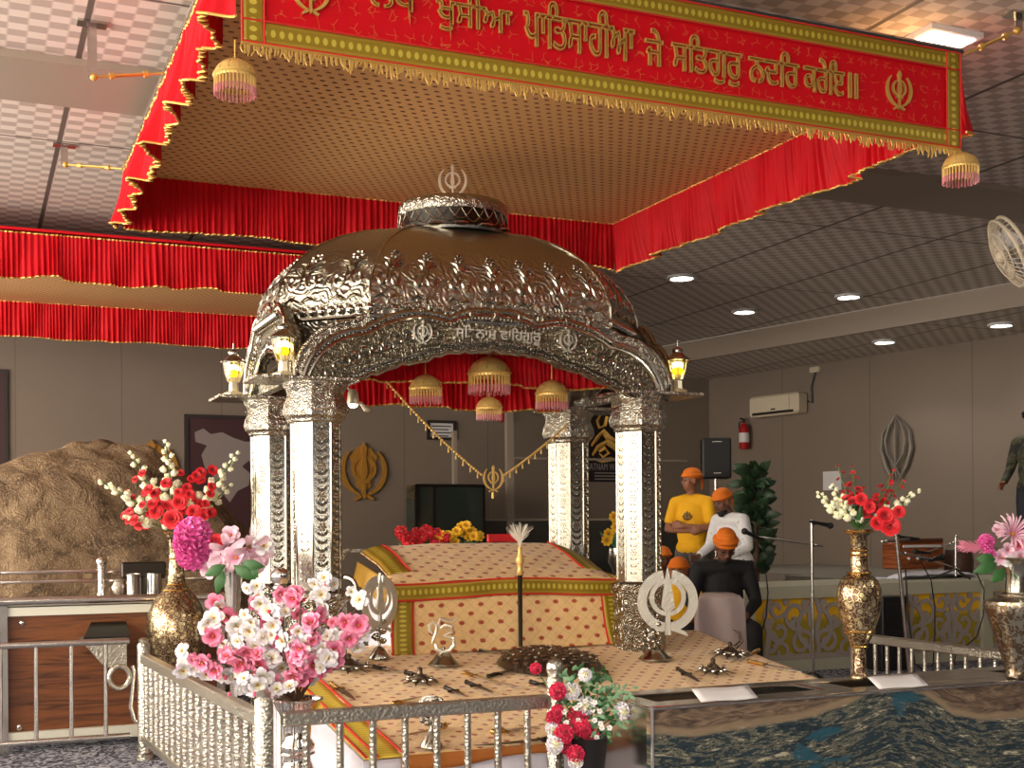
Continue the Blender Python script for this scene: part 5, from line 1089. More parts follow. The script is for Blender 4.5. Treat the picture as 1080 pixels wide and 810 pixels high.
# ------------------------------------------------------------------ things on the platform
def onc(px, py):
    r = ray(px, py); a = 0.12; t_ = (0.36 - a * 4.8 - EYE) / (r.z - a * r.y); p_ = EO + r * t_; p_.z += 0.008; return p_
def stand(q, label, kind, h, w, ax, name):
    q = Vector(q); t = thing(name, q, label, 'emblem stand'); b = MB(); b.lathe([(w * 0.5, 0), (w * 0.5, 0.008), (w * 0.36, 0.03), (w * 0.25, 0.055), (w * 0.12, 0.065), (0.01, 0.07), (0.009, 0.10)], q, 28); b.obj('base', 'silver_smooth', t); return t
q = onc(468, 703); t = stand(q, 'silver Ek Onkar symbol on a round base on the platform cloth', '', 0, 0.17, RT, 'ek_onkar_stand')
e = MB()
for st_, w_ in ((((0.18, 0.55), (0.06, 0.66), (0.06, 0.80), (0.20, 0.88), (0.32, 0.78), (0.30, 0.60), (0.20, 0.40), (0.16, 0.26)), 0.009), (((0.44, 0.72), (0.62, 0.80), (0.84, 0.74), (0.84, 0.60), (0.58, 0.50), (0.86, 0.42), (0.92, 0.24), (0.76, 0.08), (0.50, 0.02), (0.30, 0.12), (0.28, 0.26)), 0.013), (((0.46, 0.70), (0.38, 0.84), (0.46, 0.98), (0.66, 0.94), (0.84, 0.90), (1.02, 1.00)), 0.010)):
    e.tube([q + RT * (k_[0] - 0.55) * 0.16 + UP * (0.065 + k_[1] * 0.19) for k_ in st_], [w_ * 0.6] + [w_] * (len(st_) - 2) + [w_ * 0.5], 8)
e.obj('symbol', 'silver_pale0', t)
def disc_stand(q, label, ax, Rr, h0, bw, offx=0.0):
    q = Vector(q); ax = Vector(ax).normalized(); t = stand(q, label, '', 0, bw, ax, 'khanda_stand'); c_ = q + Vector((0, 0, h0)) + ax * offx
    e = MB(); az = ax.cross(UP)
    def ringp(cx_, cz_, r0, r1, a0, a1, n=24):
        o_ = [c_ + ax * (cx_ + r0 * math.cos(math.radians(a0 + (a1 - a0) * k / n))) + UP * (cz_ + r0 * math.sin(math.radians(a0 + (a1 - a0) * k / n))) for k in range(n + 1)]
        i_ = [c_ + ax * (cx_ + r1 * math.cos(math.radians(a0 + (a1 - a0) * k / n))) + UP * (cz_ + r1 * math.sin(math.radians(a0 + (a1 - a0) * k / n))) for k in range(n + 1)]
        e.strip(o_, i_, az * 0.012)
    ringp(0, 0.02, Rr * 0.60, Rr * 0.46, 0, 360); ringp(0, 0, Rr * 1.0, Rr * 0.70, 100, 262); ringp(0, 0, Rr * 1.0, Rr * 0.70, -82, 80)
    e.prism([(0, Rr * 1.08), (-Rr * 0.12, Rr * 0.6), (-Rr * 0.26, -Rr * 0.2), (0, -Rr * 0.42), (Rr * 0.26, -Rr * 0.2), (Rr * 0.12, Rr * 0.6)], lambda a, b_: c_ + ax * a * 0.85 + UP * b_, az * 0.016)
    e.prism([(-0.06 * Rr, -Rr * 0.3), (0.06 * Rr, -Rr * 0.3), (0.10 * Rr, -Rr * 1.1), (-0.10 * Rr, -Rr * 1.1)], lambda a, b_: c_ + ax * a + UP * b_, az * 0.014)
    for s_ in (-1, 1): e.prism([(s_ * 0.1 * Rr, -Rr * 0.75), (s_ * 0.6 * Rr, -Rr * 1.02), (s_ * 0.66 * Rr, -Rr * 1.15), (s_ * 0.1 * Rr, -Rr * 0.95)], lambda a, b_: c_ + ax * a + UP * b_, az * 0.014)
    e.obj('emblem_disc', 'silver_pale', t, smooth=False)
    s2 = MB(); s2.tube([q + UP * 0.07, q + UP * 0.15, c_ - UP * Rr * 0.85], 0.009, 8)
    for k in range(16):
        a = k * 0.9; s2.ball(q + UP * (0.09 + 0.0075 * k) + ax * 0.035 * math.cos(a) + az * 0.02 * math.sin(a), (0.018, 0.012, 0.014), 6, 5)
    s2.obj('ornate_stem', 'silver_smooth', t)
M['silver_pale'] = mat('pale_engraved_silver', lin((226, 224, 214)), 0.42, 0.75, bump=lambda g: (g.voro(g.vec(), 90), 0.7, 0.004))
disc_stand(onc(691, 697), 'silver khanda disc on a chrome base at the right end of the platform', RT + FW * 0.15, 0.178, 0.335, 0.19, 0.075)
disc_stand(onc(400, 696), 'silver khanda disc turned edgewise on a base beside the cherry blossom', FW * 0.75 + RT * 0.5, 0.15, 0.31, 0.12)
disc_stand(onc(455, 790) , 'small silver khanda stand behind the front railing, near edge of the platform', RT, 0.06, 0.16, 0.10)
q = onc(364, 700); t = thing('silver_ring_stand', q, 'silver ring shaped ornament at the far left of the platform, behind the blossom', 'ornament')
e = MB(); e.tube([q + UP * (0.40 + 0.06 * math.sin(a)) + RT * 0.06 * math.cos(a) for a in [2 * PI * k / 24 for k in range(24)]], 0.016, 8, closed=True); e.obj('ring', 'silver_smooth', t)
e = MB(); e.lathe([(0.06, 0), (0.05, 0.02), (0.012, 0.04), (0.012, 0.335)], q, 16); e.obj('stand', 'silver_smooth', t)
# whisk standing before the throne
q = onc(549, 688); t = thing('ceremonial_whisk', q, 'upright dark rod with gold collar and white hair tuft before the throne', 'whisk')
e = MB(); e.lathe([(0.045, 0), (0.04, 0.012), (0.012, 0.02), (0.014, 0.44), (0.017, 0.445)], q, 14); e.obj('rod', 'darksteel', t)
e = MB(); e.lathe([(0.018, 0.44), (0.022, 0.455), (0.014, 0.47), (0.018, 0.50), (0.026, 0.525), (0.018, 0.55), (0.010, 0.57), (0.012, 0.60), (0, 0.605)], q, 14); e.obj('collar', 'gold', t)
e = MB()
for k in range(120):
    a = R_(0.62); b_ = R_(0.35); L = random.uniform(0.09, 0.155); p0 = q + UP * 0.595; d = (UP * math.cos(a) + RT * math.sin(a) + FW * b_).normalized(); e.tube([p0, p0 + (d + UP).normalized() * L * 0.5, p0 + d * L], [0.0015, 0.0013, 0.0008], 3)
tag(e.obj('hair_tuft', mat('white_hair', lin((214, 204, 188)), 0.7), t), kind='stuff')
# blades and shields
def blade(px0, px1, label, name='dagger', m_='iron', wd=0.032, curve=0.0, dz=0.006, handle=0.25, group=None, cat=None):
    a = onc(*px0); b_ = onc(*px1); a.z += dz; b_.z += dz; d = b_ - a; L = d.length; d.normalize(); n_ = Vector((-d.y, d.x, 0)).normalized(); t = thing(name, a, label, cat or name, group)
    f = lambda s: a + d * L * s + n_ * curve * L * 4 * s * (1 - s)
    e = MB(); N = 10; ss = [handle + (1 - handle) * k / N for k in range(N + 1)]; e.strip([f(s) + n_ * wd * 0.5 * (1 - ((s - handle) / (1 - handle)) ** 3) for s in ss], [f(s) - n_ * wd * 0.5 * (1 - ((s - handle) / (1 - handle)) ** 3) for s in ss], (0, 0, 0.004)); e.obj('blade', m_, t, smooth=False)
    e = MB(); e.tube([f(0), f(handle * 0.5), f(handle)], [0.009, 0.012, 0.009], 8); e.tube([f(handle) - n_ * 0.03, f(handle) + n_ * 0.03], 0.007, 6); e.ball(f(0), 0.013, 8, 6); e.obj('hilt', 'darksteel' if m_ == 'iron' else 'brass_plain', t); return t
G_ = 'daggers laid on the platform cloth'
blade((428, 712), (462, 722), 'dark curved dagger left of the Ek Onkar stand, topmost of the left three', 'dagger', curve=0.06)
blade((490, 712), (553, 729), 'long bright curved sword in the middle of the platform cloth', 'sword', 'steel', 0.036, curve=-0.05, handle=0.18)
blade((492, 722), (520, 734), 'short dark dagger just left below the long bright sword', 'dagger', handle=0.35)
blade((470, 728), (490, 737), 'small dark dagger nearest the front railing in the middle', 'dagger', handle=0.4)
blade((350, 724), (375, 742), 'grey dagger pointing towards the railing at the left of the cloth', 'dagger', 'steel', handle=0.3)
blade((560, 722), (590, 732), 'dark dagger beside the end post of the front railing', 'dagger', curve=0.05)
blade((500, 688), (560, 694), 'long dark sword lying right along the foot of the throne', 'sword', curve=0.03, handle=0.15)
blade((790, 700), (846, 712), 'slim dagger at the right corner of the platform cloth', 'dagger', 'steel', handle=0.3)
blade((715, 708), (738, 722), 'dark blade before the right pile of daggers', 'dagger', handle=0.4)
blade((470, 768), (420, 780), 'curved dagger behind the front railing, left part', 'dagger', 'steel', curve=0.1)
blade((590, 780), (500, 790), 'long curved sword behind the front railing at its right end', 'sword', 'iron', 0.04, curve=0.08)
blade((520, 775), (570, 770), 'short sword behind the front railing, right of the khanda stand', 'sword', 'steel', 0.034)
def weapon_rosette(c_px, n, r_, label, name='weapon_rosette', knob=True, w_=0.03, dome=0.0):
    c_ = onc(*c_px); t = thing(name, c_, label, 'ornament'); e = MB()
    def lay(m_):
        for p_ in m_.v: p_.z += 0.12 * (p_.y - c_.y)
        return m_
    for k in range(n):
        a = 2 * PI * k / n + 0.2; d = Vector((math.cos(a), math.sin(a), 0)); nn = Vector((-d.y, d.x, 0)); tl = 0.02 + 0.012 * (k % 2)
        e.strip([c_ + d * r_ * s + nn * w_ * 0.5 * (1 - s ** 2) + UP * (tl * (1 - s) + 0.004) for s in (0.1, 0.4, 0.7, 1.0)], [c_ + d * r_ * s - nn * w_ * 0.5 * (1 - s ** 2) + UP * (tl * (1 - s) + 0.004) for s in (0.1, 0.4, 0.7, 1.0)], (0, 0, 0.004))
    lay(e).obj('blades', 'iron', t, smooth=False); e = MB(); e.lathe([(r_ * 0.42, 0.01), (r_ * 0.38, 0.03), (r_ * 0.18, 0.045), (0.012, 0.055), (0.014, 0.075), (0, 0.085)], c_, 20); lay(e).obj('boss', 'iron', t)
    if dome:
        e = MB(); e.lathe([(r_ * 0.98, 0.004), (r_ * 0.9, dome * 0.45), (r_ * 0.7, dome * 0.8), (r_ * 0.4, dome), (0, dome * 1.1)], c_, 40); lay(e).obj('shield_dome', 'iron', t); e = MB()
        for k in range(90):
            a = k * 2.4; q_ = math.sqrt(k / 90) * 0.92; e.ball(c_ + Vector((math.cos(a) * r_ * q_, math.sin(a) * r_ * q_, dome * (1.08 - 0.75 * q_ ** 3))), (0.011 + 0.006 * (k % 3), 0.009, 0.008), 6, 4)
        lay(e).obj('dome_studs', 'silver_smooth', t)
    e = MB()
    for k in range(n): a = 2 * PI * k / n; e.ball(c_ + Vector((math.cos(a), math.sin(a), 0)) * r_ * 0.62 + UP * 0.022, 0.012, 6, 5)
    lay(e).obj('studs', 'silver_smooth', t)
weapon_rosette((580, 703), 22, 0.30, 'wide round rosette of blades with silver studs in the middle of the platform', w_=0.07, dome=0.075)
weapon_rosette((368, 707), 9, 0.16, 'dark rosette of blades at the left of the platform by the blossom')
weapon_rosette((443, 722), 8, 0.10, 'small dark rosette of blades before the Ek Onkar stand')
weapon_rosette((770, 693), 10, 0.13, 'rosette of blades with a curved horn at the right rear of the platform')
blade((395, 706), (425, 712), 'dark dagger between the blossom and the small dark rosette', 'dagger', curve=0.04)
blade((515, 716), (560, 706), 'broad dark sword reaching under the wide round rosette from the left', 'sword', 'iron', 0.04, curve=0.04)
blade((640, 712), (612, 724), 'dark curved dagger just right of the rose sprigs', 'dagger', curve=0.08)
blade((800, 688), (770, 702), 'pale dagger between the two right rosettes of blades', 'dagger', 'steel')
blade((415, 745), (445, 738), 'pale short dagger lying close behind the front railing, left half', 'dagger', 'steel')
weapon_rosette((752, 711), 9, 0.11, 'flat rosette of daggers nearer the tank at the right of the platform')
q = onc(775, 690); e = MB(); e.tube([q + UP * 0.03, q + UP * 0.07 + RT * 0.04, q + UP * 0.12 + RT * 0.03, q + UP * 0.14 - RT * 0.01], [0.016, 0.013, 0.009, 0.003], 8); tag(e.obj('curved_horn', 'iron'), 'dark curved horn standing on the right rear rosette', 'horn')
# ------------------------------------------------------------------ stage with lattice front
M['stage_paint'] = mat('grey_green_paint', lin((186, 182, 158)), 0.5); M['lattice_grey'] = mat('grey_lattice_board', lin((166, 153, 144)), 0.6)
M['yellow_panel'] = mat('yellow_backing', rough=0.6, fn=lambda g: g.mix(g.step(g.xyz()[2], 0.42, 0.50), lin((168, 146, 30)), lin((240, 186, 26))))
SX0, SX1, SY, SZ = 6.17, 11.4, 9.10, 0.76
t = thing('stage', (8.5, 9.6, 0), 'low stage with grey green frame and scrolled lattice over yellow panels, right of the shrine', 'stage')
mb = MB(); mb.box((SX0, SY, SZ - 0.11), (SX1, SY + 0.05, SZ)); mb.box((SX0, SY, 0.0), (SX1, SY + 0.05, 0.10)); mb.box((SX0 + 0.06, SY + 0.05, SZ - 0.03), (SX1 - 0.2, 10.0, SZ)); mb.obj('rail_frame', 'stage_paint', t, smooth=False)
for x_ in (SX0, SX0 + 2.72, SX0 + 5.0): mb = MB(); mb.box((x_, SY - 0.01, 0.0), (x_ + 0.115, SY + 0.055, SZ)); mb.obj('upright', 'stage_paint', t, smooth=False)
mb = MB(); mb.box((SX0 + 0.0, SY + 0.0555, 0.0), (SX0 + 0.05, 10.0, SZ - 0.03)); mb.obj('end_panel', 'stage_paint', t, smooth=False)
mb = MB(); mb.box((8.05, 10.0, 0.0), (11.0, 11.1, SZ)); mb.box((8.35, 11.1, 0.0), (10.75, 14.2, SZ)); mb.obj('stage_deck', mat('grey_stage_floor', lin((120, 112, 100)), 0.8), t, smooth=False)
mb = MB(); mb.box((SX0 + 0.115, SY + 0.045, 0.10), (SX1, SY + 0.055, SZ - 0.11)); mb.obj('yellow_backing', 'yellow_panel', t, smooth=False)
la = MB(); RC = [0]
def ribbon(pts, w_, y=SY + 0.028):
    RC[0] += 1; y = SY + 0.030 - 0.00035 * (RC[0] % 34)
    pts = [Vector((a, b_)) for a, b_ in pts]; L_ = []; R2 = []
    n = len(pts)
    for i, p_ in enumerate(pts):
        d = (pts[min(i + 1, n - 1)] - pts[max(i - 1, 0)]); d = d.normalized() if d.length else Vector((1, 0)); nn = Vector((-d.y, d.x)); k = w_ * 0.42
        L_.append((p_.x + nn.x * k, y, p_.y + nn.y * k)); R2.append((p_.x - nn.x * k, y, p_.y - nn.y * k))
    la.strip(L_, R2, (0, 0.012, 0))
def spiral(cx, cz, r0, r1, a0, a1, w_=0.035, n=16): ribbon([(cx + (r0 + (r1 - r0) * i / n) * math.cos(math.radians(a0 + (a1 - a0) * i / n)), cz + (r0 + (r1 - r0) * i / n) * math.sin(math.radians(a0 + (a1 - a0) * i / n))) for i in range(n + 1)], w_)
Z0, Z1 = 0.10, SZ - 0.11
for k in range(5):
    c0 = SX0 + 0.115 + 0.66 + k * 1.06
    for s_ in (-1, 1):
        X_ = lambda u: c0 + s_ * u
        def sp(cx, cz, r0, r1, a0, a1, w_=0.035):
            n = 16; pts = []
            for i in range(n + 1):
                a = math.radians(a0 + (a1 - a0) * i / n); r_ = r0 + (r1 - r0) * i / n; pts.append((X_(cx + r_ * math.cos(a)), cz + r_ * math.sin(a)))
            ribbon(pts, w_)
        sp(0.20, 0.50, 0.135, 0.03, -120, 330, 0.045); sp(0.38, 0.36, 0.12, 0.03, 60, -330, 0.045); sp(0.14, 0.25, 0.12, 0.03, 160, -280, 0.045); sp(0.40, 0.56, 0.09, 0.02, 200, 560, 0.04)
        sp(0.36, 0.17, 0.10, 0.02, 30, 400, 0.04); sp(0.0, 0.40, 0.20, 0.16, -80, 80, 0.05); sp(0.50, 0.24, 0.13, 0.05, 90, 260, 0.05)
        ribbon([(X_(0.02), Z0), (X_(0.05), 0.2), (X_(0.02), 0.33), (X_(0.06), 0.5), (X_(0.02), Z1)], 0.05)
        ribbon([(X_(0.53), Z0), (X_(0.49), 0.35), (X_(0.53), 0.50), (X_(0.47), Z1)], 0.06)
        for (u, z, r_) in ((0.12, 0.12, 0.04), (0.47, 0.45, 0.03), (0.27, 0.13, 0.045), (0.10, 0.60, 0.04), (0.30, 0.62, 0.035), (0.24, 0.42, 0.035)):
            la.prism([(X_(u + r_ * math.cos(2 * PI * j / 10)), z + r_ * math.sin(2 * PI * j / 10)) for j in range(10)], lambda a, b_: (a, SY + 0.0305 + 0.0003 * u, b_), (0, 0.011, 0))
la.box((SX0 + 0.115, SY + 0.03, Z0 - 0.01), (SX1, SY + 0.042, Z0 + 0.05)); la.box((SX0 + 0.115, SY + 0.03, Z0), (SX0 + 0.2, SY + 0.042, Z1)) if False else None
la.obj('scroll_lattice', 'lattice_grey', t, smooth=False)
# harmonium and white cloth on the stage
q0 = atY(948, 604, 9.75); q1 = atY(1006, 564, 9.75); t = thing('harmonium', ((q0.x + q1.x) / 2, 9.75, SZ), 'brown wooden harmonium on a white cloth on the stage, behind the microphones', 'harmonium')
M['harm'] = mat('polished_brown_wood', rough=0.35, fn=lambda g: g.ramp(g.noise(g.comb(g.m('MULTIPLY', g.xyz()[0], 2.0), g.xyz()[1], g.m('MULTIPLY', g.xyz()[2], 22.0)), 2.5, 3, 1), [(0.35, lin((96, 44, 18))), (0.6, lin((156, 84, 40)))]))
mb = MB(); mb.box((q0.x, 9.75, SZ + 0.10), (q0.x + 0.58, 10.0, SZ + 0.36), 0.01); mb.obj('body', 'harm', t, smooth=False)
mb = MB(); mb.box((q0.x + 0.01, 9.74, SZ + 0.36), (q0.x + 0.57, 9.99, SZ + 0.40), 0.01); mb.obj('lid', mat('dark_wood', lin((90, 46, 22)), 0.4), t, smooth=False)
mb = MB(); mb.box((q0.x + 0.05, 9.735, SZ + 0.31), (q0.x + 0.53, 9.75, SZ + 0.335)); mb.obj('keyboard_strip', 'paper', t, smooth=False)
for k in range(4): mb = MB(); mb.ball((q0.x + 0.12 + 0.11 * k, 9.74, SZ + 0.2), 0.016, 8, 6); mb.obj('knob', 'paper', t)
mb = MB(); mb.box((q0.x + 0.02, 9.76, SZ + 0.09), (q0.x + 0.5, 9.98, SZ + 0.10)); mb.obj('foot', 'harm', t, smooth=False)
mb = MB(); mb.grid(lambda u, v: Vector((q0.x - 0.14 + 0.95 * u, 9.55 + 0.44 * v, SZ + 0.005 + 0.075 * math.sin(PI * min(1, v * 1.6 + 0.1)) ** 0.5 * math.sin(PI * u) ** 0.3 + 0.012 * noise.noise(Vector((u * 6, v * 6, 0))))), 30, 12, 1, 1); tag(mb.obj('white_sheet', 'white', thick=0.004), 'crumpled white cloth beneath the harmonium on the stage', 'cloth')
q = atY(1024, 575, 9.8); mb = MB(); mb.lathe([(0.11, 0), (0.14, 0.05), (0.15, 0.15), (0.13, 0.27), (0.12, 0.28), (0, 0.28)], (q.x - 0.12, 9.85, SZ), 24); tag(mb.obj('drum', mat('dark_brown_drum', lin((70, 42, 30)), 0.5)), 'dark brown drum on the stage beside the harmonium', 'drum')
# ------------------------------------------------------------------ microphones
def mic(mb, p_, d, s=1.0):
    d = Vector(d).normalized(); p_ = Vector(p_); mb.tube([p_ - d * 0.17 * s, p_ - d * 0.03 * s, p_], [0.011 * s, 0.017 * s, 0.018 * s], 10); mb.ball(p_ + d * 0.022 * s, 0.027 * s, 10, 8)
def mic_stand(base, top, label, booms, legs=True, tr=0.011):
    base = Vector(base); top = Vector(top); t = thing('microphone_stand', base, label, 'microphone stand'); mb = MB(); mb.tube([base + Vector((0, 0, 0.03)), top], tr, 10); mb.ball(top, tr * 1.4, 8, 6); mb.obj('pole', 'steel', t)
    for k in range(3): a = 2.1 * k + 0.4; mb = MB(); mb.tube([base + Vector((0, 0, 0.10)), base + Vector((0.22 * math.cos(a), 0.22 * math.sin(a), 0.012))], 0.009, 8); mb.obj('leg', 'darksteel', t)
    for a, b_, dirn in booms:
        a = Vector(a); b_ = Vector(b_); mb = MB(); mb.tube([a, b_], 0.0075, 8); mb.ball(a.lerp(b_, 0.12), 0.018, 8, 6); o = mb.obj('boom_arm', 'steel', t); mb = MB(); mic(mb, b_ + Vector(dirn) * 0.10, dirn); mb.obj('microphone', 'black', o)
b1 = atY(858, 717, 8.3); b1.z = 0; t1 = atY(856, 549, 8.3)
mic_stand(b1, t1, 'straight microphone stand in front of the stage with boom to the left', [(atY(868, 576, 8.3), atY(797, 566, 8.35), (-0.85, 0, 0.35)), (atY(858, 552, 8.3), atY(864, 552, 8.25), (0.8, -0.1, -0.15))])
b2 = Vector((5.95, 7.0, 0)); t2 = atY(944, 553, 7.0); b2 = atY(962, 735, 7.0); b2.z = 0.0
mic_stand(b2, t2, 'leaning microphone stand just right of the tall brass vase', [(atY(930, 571, 7.0), atY(960, 568, 7.2), (-0.9, 0, 0.05)), (atY(950, 583, 7.0), atY(985, 590, 7.2), (0.8, 0.2, 0.1))], tr=0.013)
b3 = atY(1008, 618, 9.4); b3.z = SZ; mic_stand(b3, atY(1008, 566, 9.4), 'short microphone stand on the stage in front of the harmonium', [(atY(1012, 600, 9.4), atY(980, 590, 9.38), (-0.9, -0.2, 0.15)), (atY(1006, 572, 9.4), atY(975, 583, 9.38), (-0.9, 0, 0.1))])
def cable(pts, label, r_=0.006): m_ = MB(); m_.tube(pts, r_, 6); tag(m_.obj('cable', 'black'), label, 'cable')
cable([atY(*p_, 8.4) for p_ in ((808, 606), (810, 625), (808, 650), (802, 672), (799, 690), (800, 700))], 'black cable hanging before the left end of the stage')
cable([atY(*p_, 8.9) for p_ in ((970, 590), (982, 612), (986, 640), (986, 670), (984, 700), (975, 712))], 'black cable hanging before the stage right of the leaning stand')
cable([atY(*p_, 8.9) for p_ in ((1028, 600), (1038, 622), (1037, 650), (1030, 672), (1008, 690), (1004, 712))], 'black cable looping down near the right edge')
cable([atY(*p_, 6.9) for p_ in ((955, 600), (958, 650), (965, 700), (985, 716))], 'black cable running down the leaning microphone stand')
# speaker at the stage, dark box near the vase
q = atY(940, 640, 8.8); mb = MB(); mb.box((q.x - 0.14, 8.75, 0.26), (q.x + 0.14, 8.98, 0.66), 0.01); mb.box((q.x - 0.10, 8.745, 0.30), (q.x + 0.10, 8.75, 0.60)); mb.box((q.x - 0.16, 8.74, 0.0), (q.x + 0.16, 9.0, 0.26), 0.01); tag(mb.obj('monitor_speaker', 'black', smooth=False), 'dark monitor speaker before the stage behind the tall brass vase', 'speaker')
# ------------------------------------------------------------------ right wall fittings
WK = (10.45 - 14.6) / 21.7; WD = Vector((WK, 1, 0)).normalized(); WNRM = Vector((-1, WK, 0)).normalized()
def wallR(px, py, off=0.0): r = ray(px, py); t_ = (14.6 + WK * 5.2) / (r.x - WK * r.y); return EO + r * t_ + WNRM * off
def onwall(mb, c_, u0, u1, z0, z1, d0, d1, bev=0.0):
    # box on the right wall: u along the wall towards the viewer
    T = Matrix(((-WD.x, -WNRM.x, 0, c_.x), (-WD.y, -WNRM.y, 0, c_.y), (0, 0, 1, c_.z), (0, 0, 0, 1))); mb.box((u0, -d1, z0), (u1, -d0, z1), bev, T)
a = wallR(800, 438); b_ = wallR(852, 436); L = (b_ - a).length; c_ = wallR(826, 428); t = thing('air_conditioner', (c_.x, c_.y, c_.z - 0.13), 'cream wall mounted air conditioner on the right wall', 'air conditioner')
M['ac'] = mat('cream_plastic', lin((206, 192, 168)), 0.45); mb = MB(); onwall(mb, c_, -L / 2, L / 2, -0.15, 0.15, 0.0, 0.22, 0.03); mb.obj('body', 'ac', t, smooth=False)
mb = MB(); onwall(mb, c_, -L / 2 + 0.08, L / 2 - 0.08, -0.125, -0.09, 0.215, 0.225); onwall(mb, c_, -0.03, 0.05, -0.07, -0.05, 0.218, 0.224); mb.obj('air_outlet', 'darksteel', t, smooth=False)
mb = MB(); onwall(mb, c_, L / 2 - 0.16, L / 2 - 0.155, -0.13, 0.13, 0.216, 0.224); mb.obj('panel_line', 'beam', t, smooth=False)
mb = MB(); mb.tube([c_ - WD * (L / 2 + 0.02) + UP * 0.02 + WNRM * 0.03, wallR(858, 425, 0.03), wallR(857, 408, 0.03), wallR(861, 393, 0.03)], 0.012, 6); o = mb.obj('pipe', 'black', t)
mb = MB(); onwall(mb, wallR(861, 390), -0.09, 0.09, -0.04, 0.04, 0, 0.05, 0.01); tag(mb.obj('socket_box', 'ac', smooth=False), 'small pale socket box high on the right wall above the air conditioner', 'socket')
q = wallR(791, 474, 0.12); t = thing('fire_extinguisher', q, 'red fire extinguisher on the right wall above the loudspeaker', 'fire extinguisher')
mb = MB(); mb.lathe([(0.06, 0), (0.075, 0.02), (0.075, 0.30), (0.05, 0.36), (0.022, 0.38), (0.022, 0.40), (0, 0.40)], q, 20); mb.obj('cylinder', mat('extinguisher_red', lin((168, 24, 30)), 0.35), t)
mb = MB(); mb.lathe([(0.077, 0.10), (0.077, 0.24)], q, 20); mb.obj('label_band', 'paper', t); mb = MB(); mb.tube([q + UP * 0.40, q + UP * 0.44, q + UP * 0.46 + WD * 0.08], 0.014, 8); mb.tube([q + UP * 0.42, q + UP * 0.40 + WD * 0.10, q + UP * 0.2 + WD * 0.10], 0.01, 6); mb.obj('valve_hose', 'black', t)
c_ = wallR(878, 507); mb = MB(); onwall(mb, c_, -0.16, 0.16, -0.13, 0.13, 0.0, 0.012); o = mb.obj('paper_notice', 'paper', smooth=False); tag(o, 'pale paper notice on the right wall just above the red flowers', 'notice')
mb = MB(); c_ = wallR(948, 472, 0.02)
U_ = -WD
for s_ in (-1, 1):
    mb.tube([c_ + U_ * s_ * x_ + UP * z_ + WNRM * 0.03 for x_, z_ in ((0.05, -0.42), (0.16, -0.25), (0.24, -0.02), (0.21, 0.20), (0.10, 0.34))], [0.012, 0.028, 0.034, 0.024, 0.008], 6)
    mb.tube([c_ + U_ * s_ * x_ + UP * z_ + WNRM * 0.05 for x_, z_ in ((0.0, 0.42), (0.10, 0.28), (0.16, 0.10), (0.13, -0.08), (0.0, -0.25), (-0.08, -0.40))], [0.010, 0.020, 0.022, 0.02, 0.016, 0.01], 6)
mb.tube([c_ + UP * 0.40 + WNRM * 0.04, c_ + UP * 0.1 + WNRM * 0.05, c_ - UP * 0.40 + WNRM * 0.04], [0.008, 0.028, 0.012], 6)
tag(mb.obj('wall_khanda', mat('pale_metal', lin((128, 122, 114)), 0.4, 0.5)), 'pale metal khanda emblem mounted on the right wall above the tall brass vase', 'wall emblem')
# loudspeaker on stand by the corner
q = D_ = atD(755, 505, 13.5); t = thing('loudspeaker', (q.x, q.y, 0.0), 'black loudspeaker on a pole in the far corner behind the standing man', 'speaker')
T = Matrix.Translation((q.x, q.y, 0)) @ Matrix.Rotation(-0.45, 4, 'Z'); mb = MB(); mb.box((-0.155, -0.12, q.z), (0.155, 0.14, q.z + 0.44), 0.015, T); mb.obj('cabinet', 'black', t, smooth=False)
mb = MB(); mb.box((-0.13, -0.127, q.z + 0.03), (0.13, -0.121, q.z + 0.41), 0, T); mb.obj('grille', mat('dark_grille', lin((34, 33, 34)), 0.7), t, smooth=False)
mb = MB(); mb.box((-0.05, -0.13, q.z + 0.39), (0.05, -0.128, q.z + 0.40), 0, T); mb.box((-0.04, -0.13, q.z + 0.05), (0.04, -0.128, q.z + 0.065), 0, T); mb.obj('badge', 'steel', t, smooth=False)
mb = MB(); mb.tube([(q.x, q.y, 0.1), (q.x, q.y, q.z)], 0.018, 10); mb.obj('pole', 'steel', t)
for k in range(3): a = 2.1 * k; mb = MB(); mb.tube([(q.x, q.y, 0.6), (q.x + 0.4 * math.cos(a), q.y + 0.4 * math.sin(a), 0.012)], 0.012, 8); mb.obj('leg', 'darksteel', t)
# plant
q = atD(797, 600, 12.9); t = thing('potted_plant', (q.x, q.y, 0), 'dark green leafy plant in the far corner behind the man in white', 'plant'); mb = MB(); mb.lathe([(0.16, 0), (0.2, 0.3), (0.21, 0.32), (0.18, 0.32), (0, 0.3)], (q.x, q.y, 0), 20); mb.obj('pot', 'darksteel', t)
M['plantleaf'] = mat('dark_plant_leaf', lin((38, 62, 36)), 0.5); lf = MB(); stems = MB()
stems.tube([(q.x, q.y, 0.3), (q.x + 0.02, q.y, 1.1), (q.x - 0.02, q.y, 1.85)], [0.03, 0.025, 0.015], 8)
for k in range(150):
    z_ = random.uniform(0.8, 1.92); a = R_(3.14); d = Vector((math.cos(a), math.sin(a), R_(0.5) + 0.1)); p_ = Vector((q.x, q.y, z_)) + d * random.uniform(0.0, 0.10); leafshape(lf, p_, d + UP * 0.2, random.uniform(0.12, 0.24), 0.10)
lf.obj('foliage', 'plantleaf', t); stems.obj('trunk', 'twig', t)
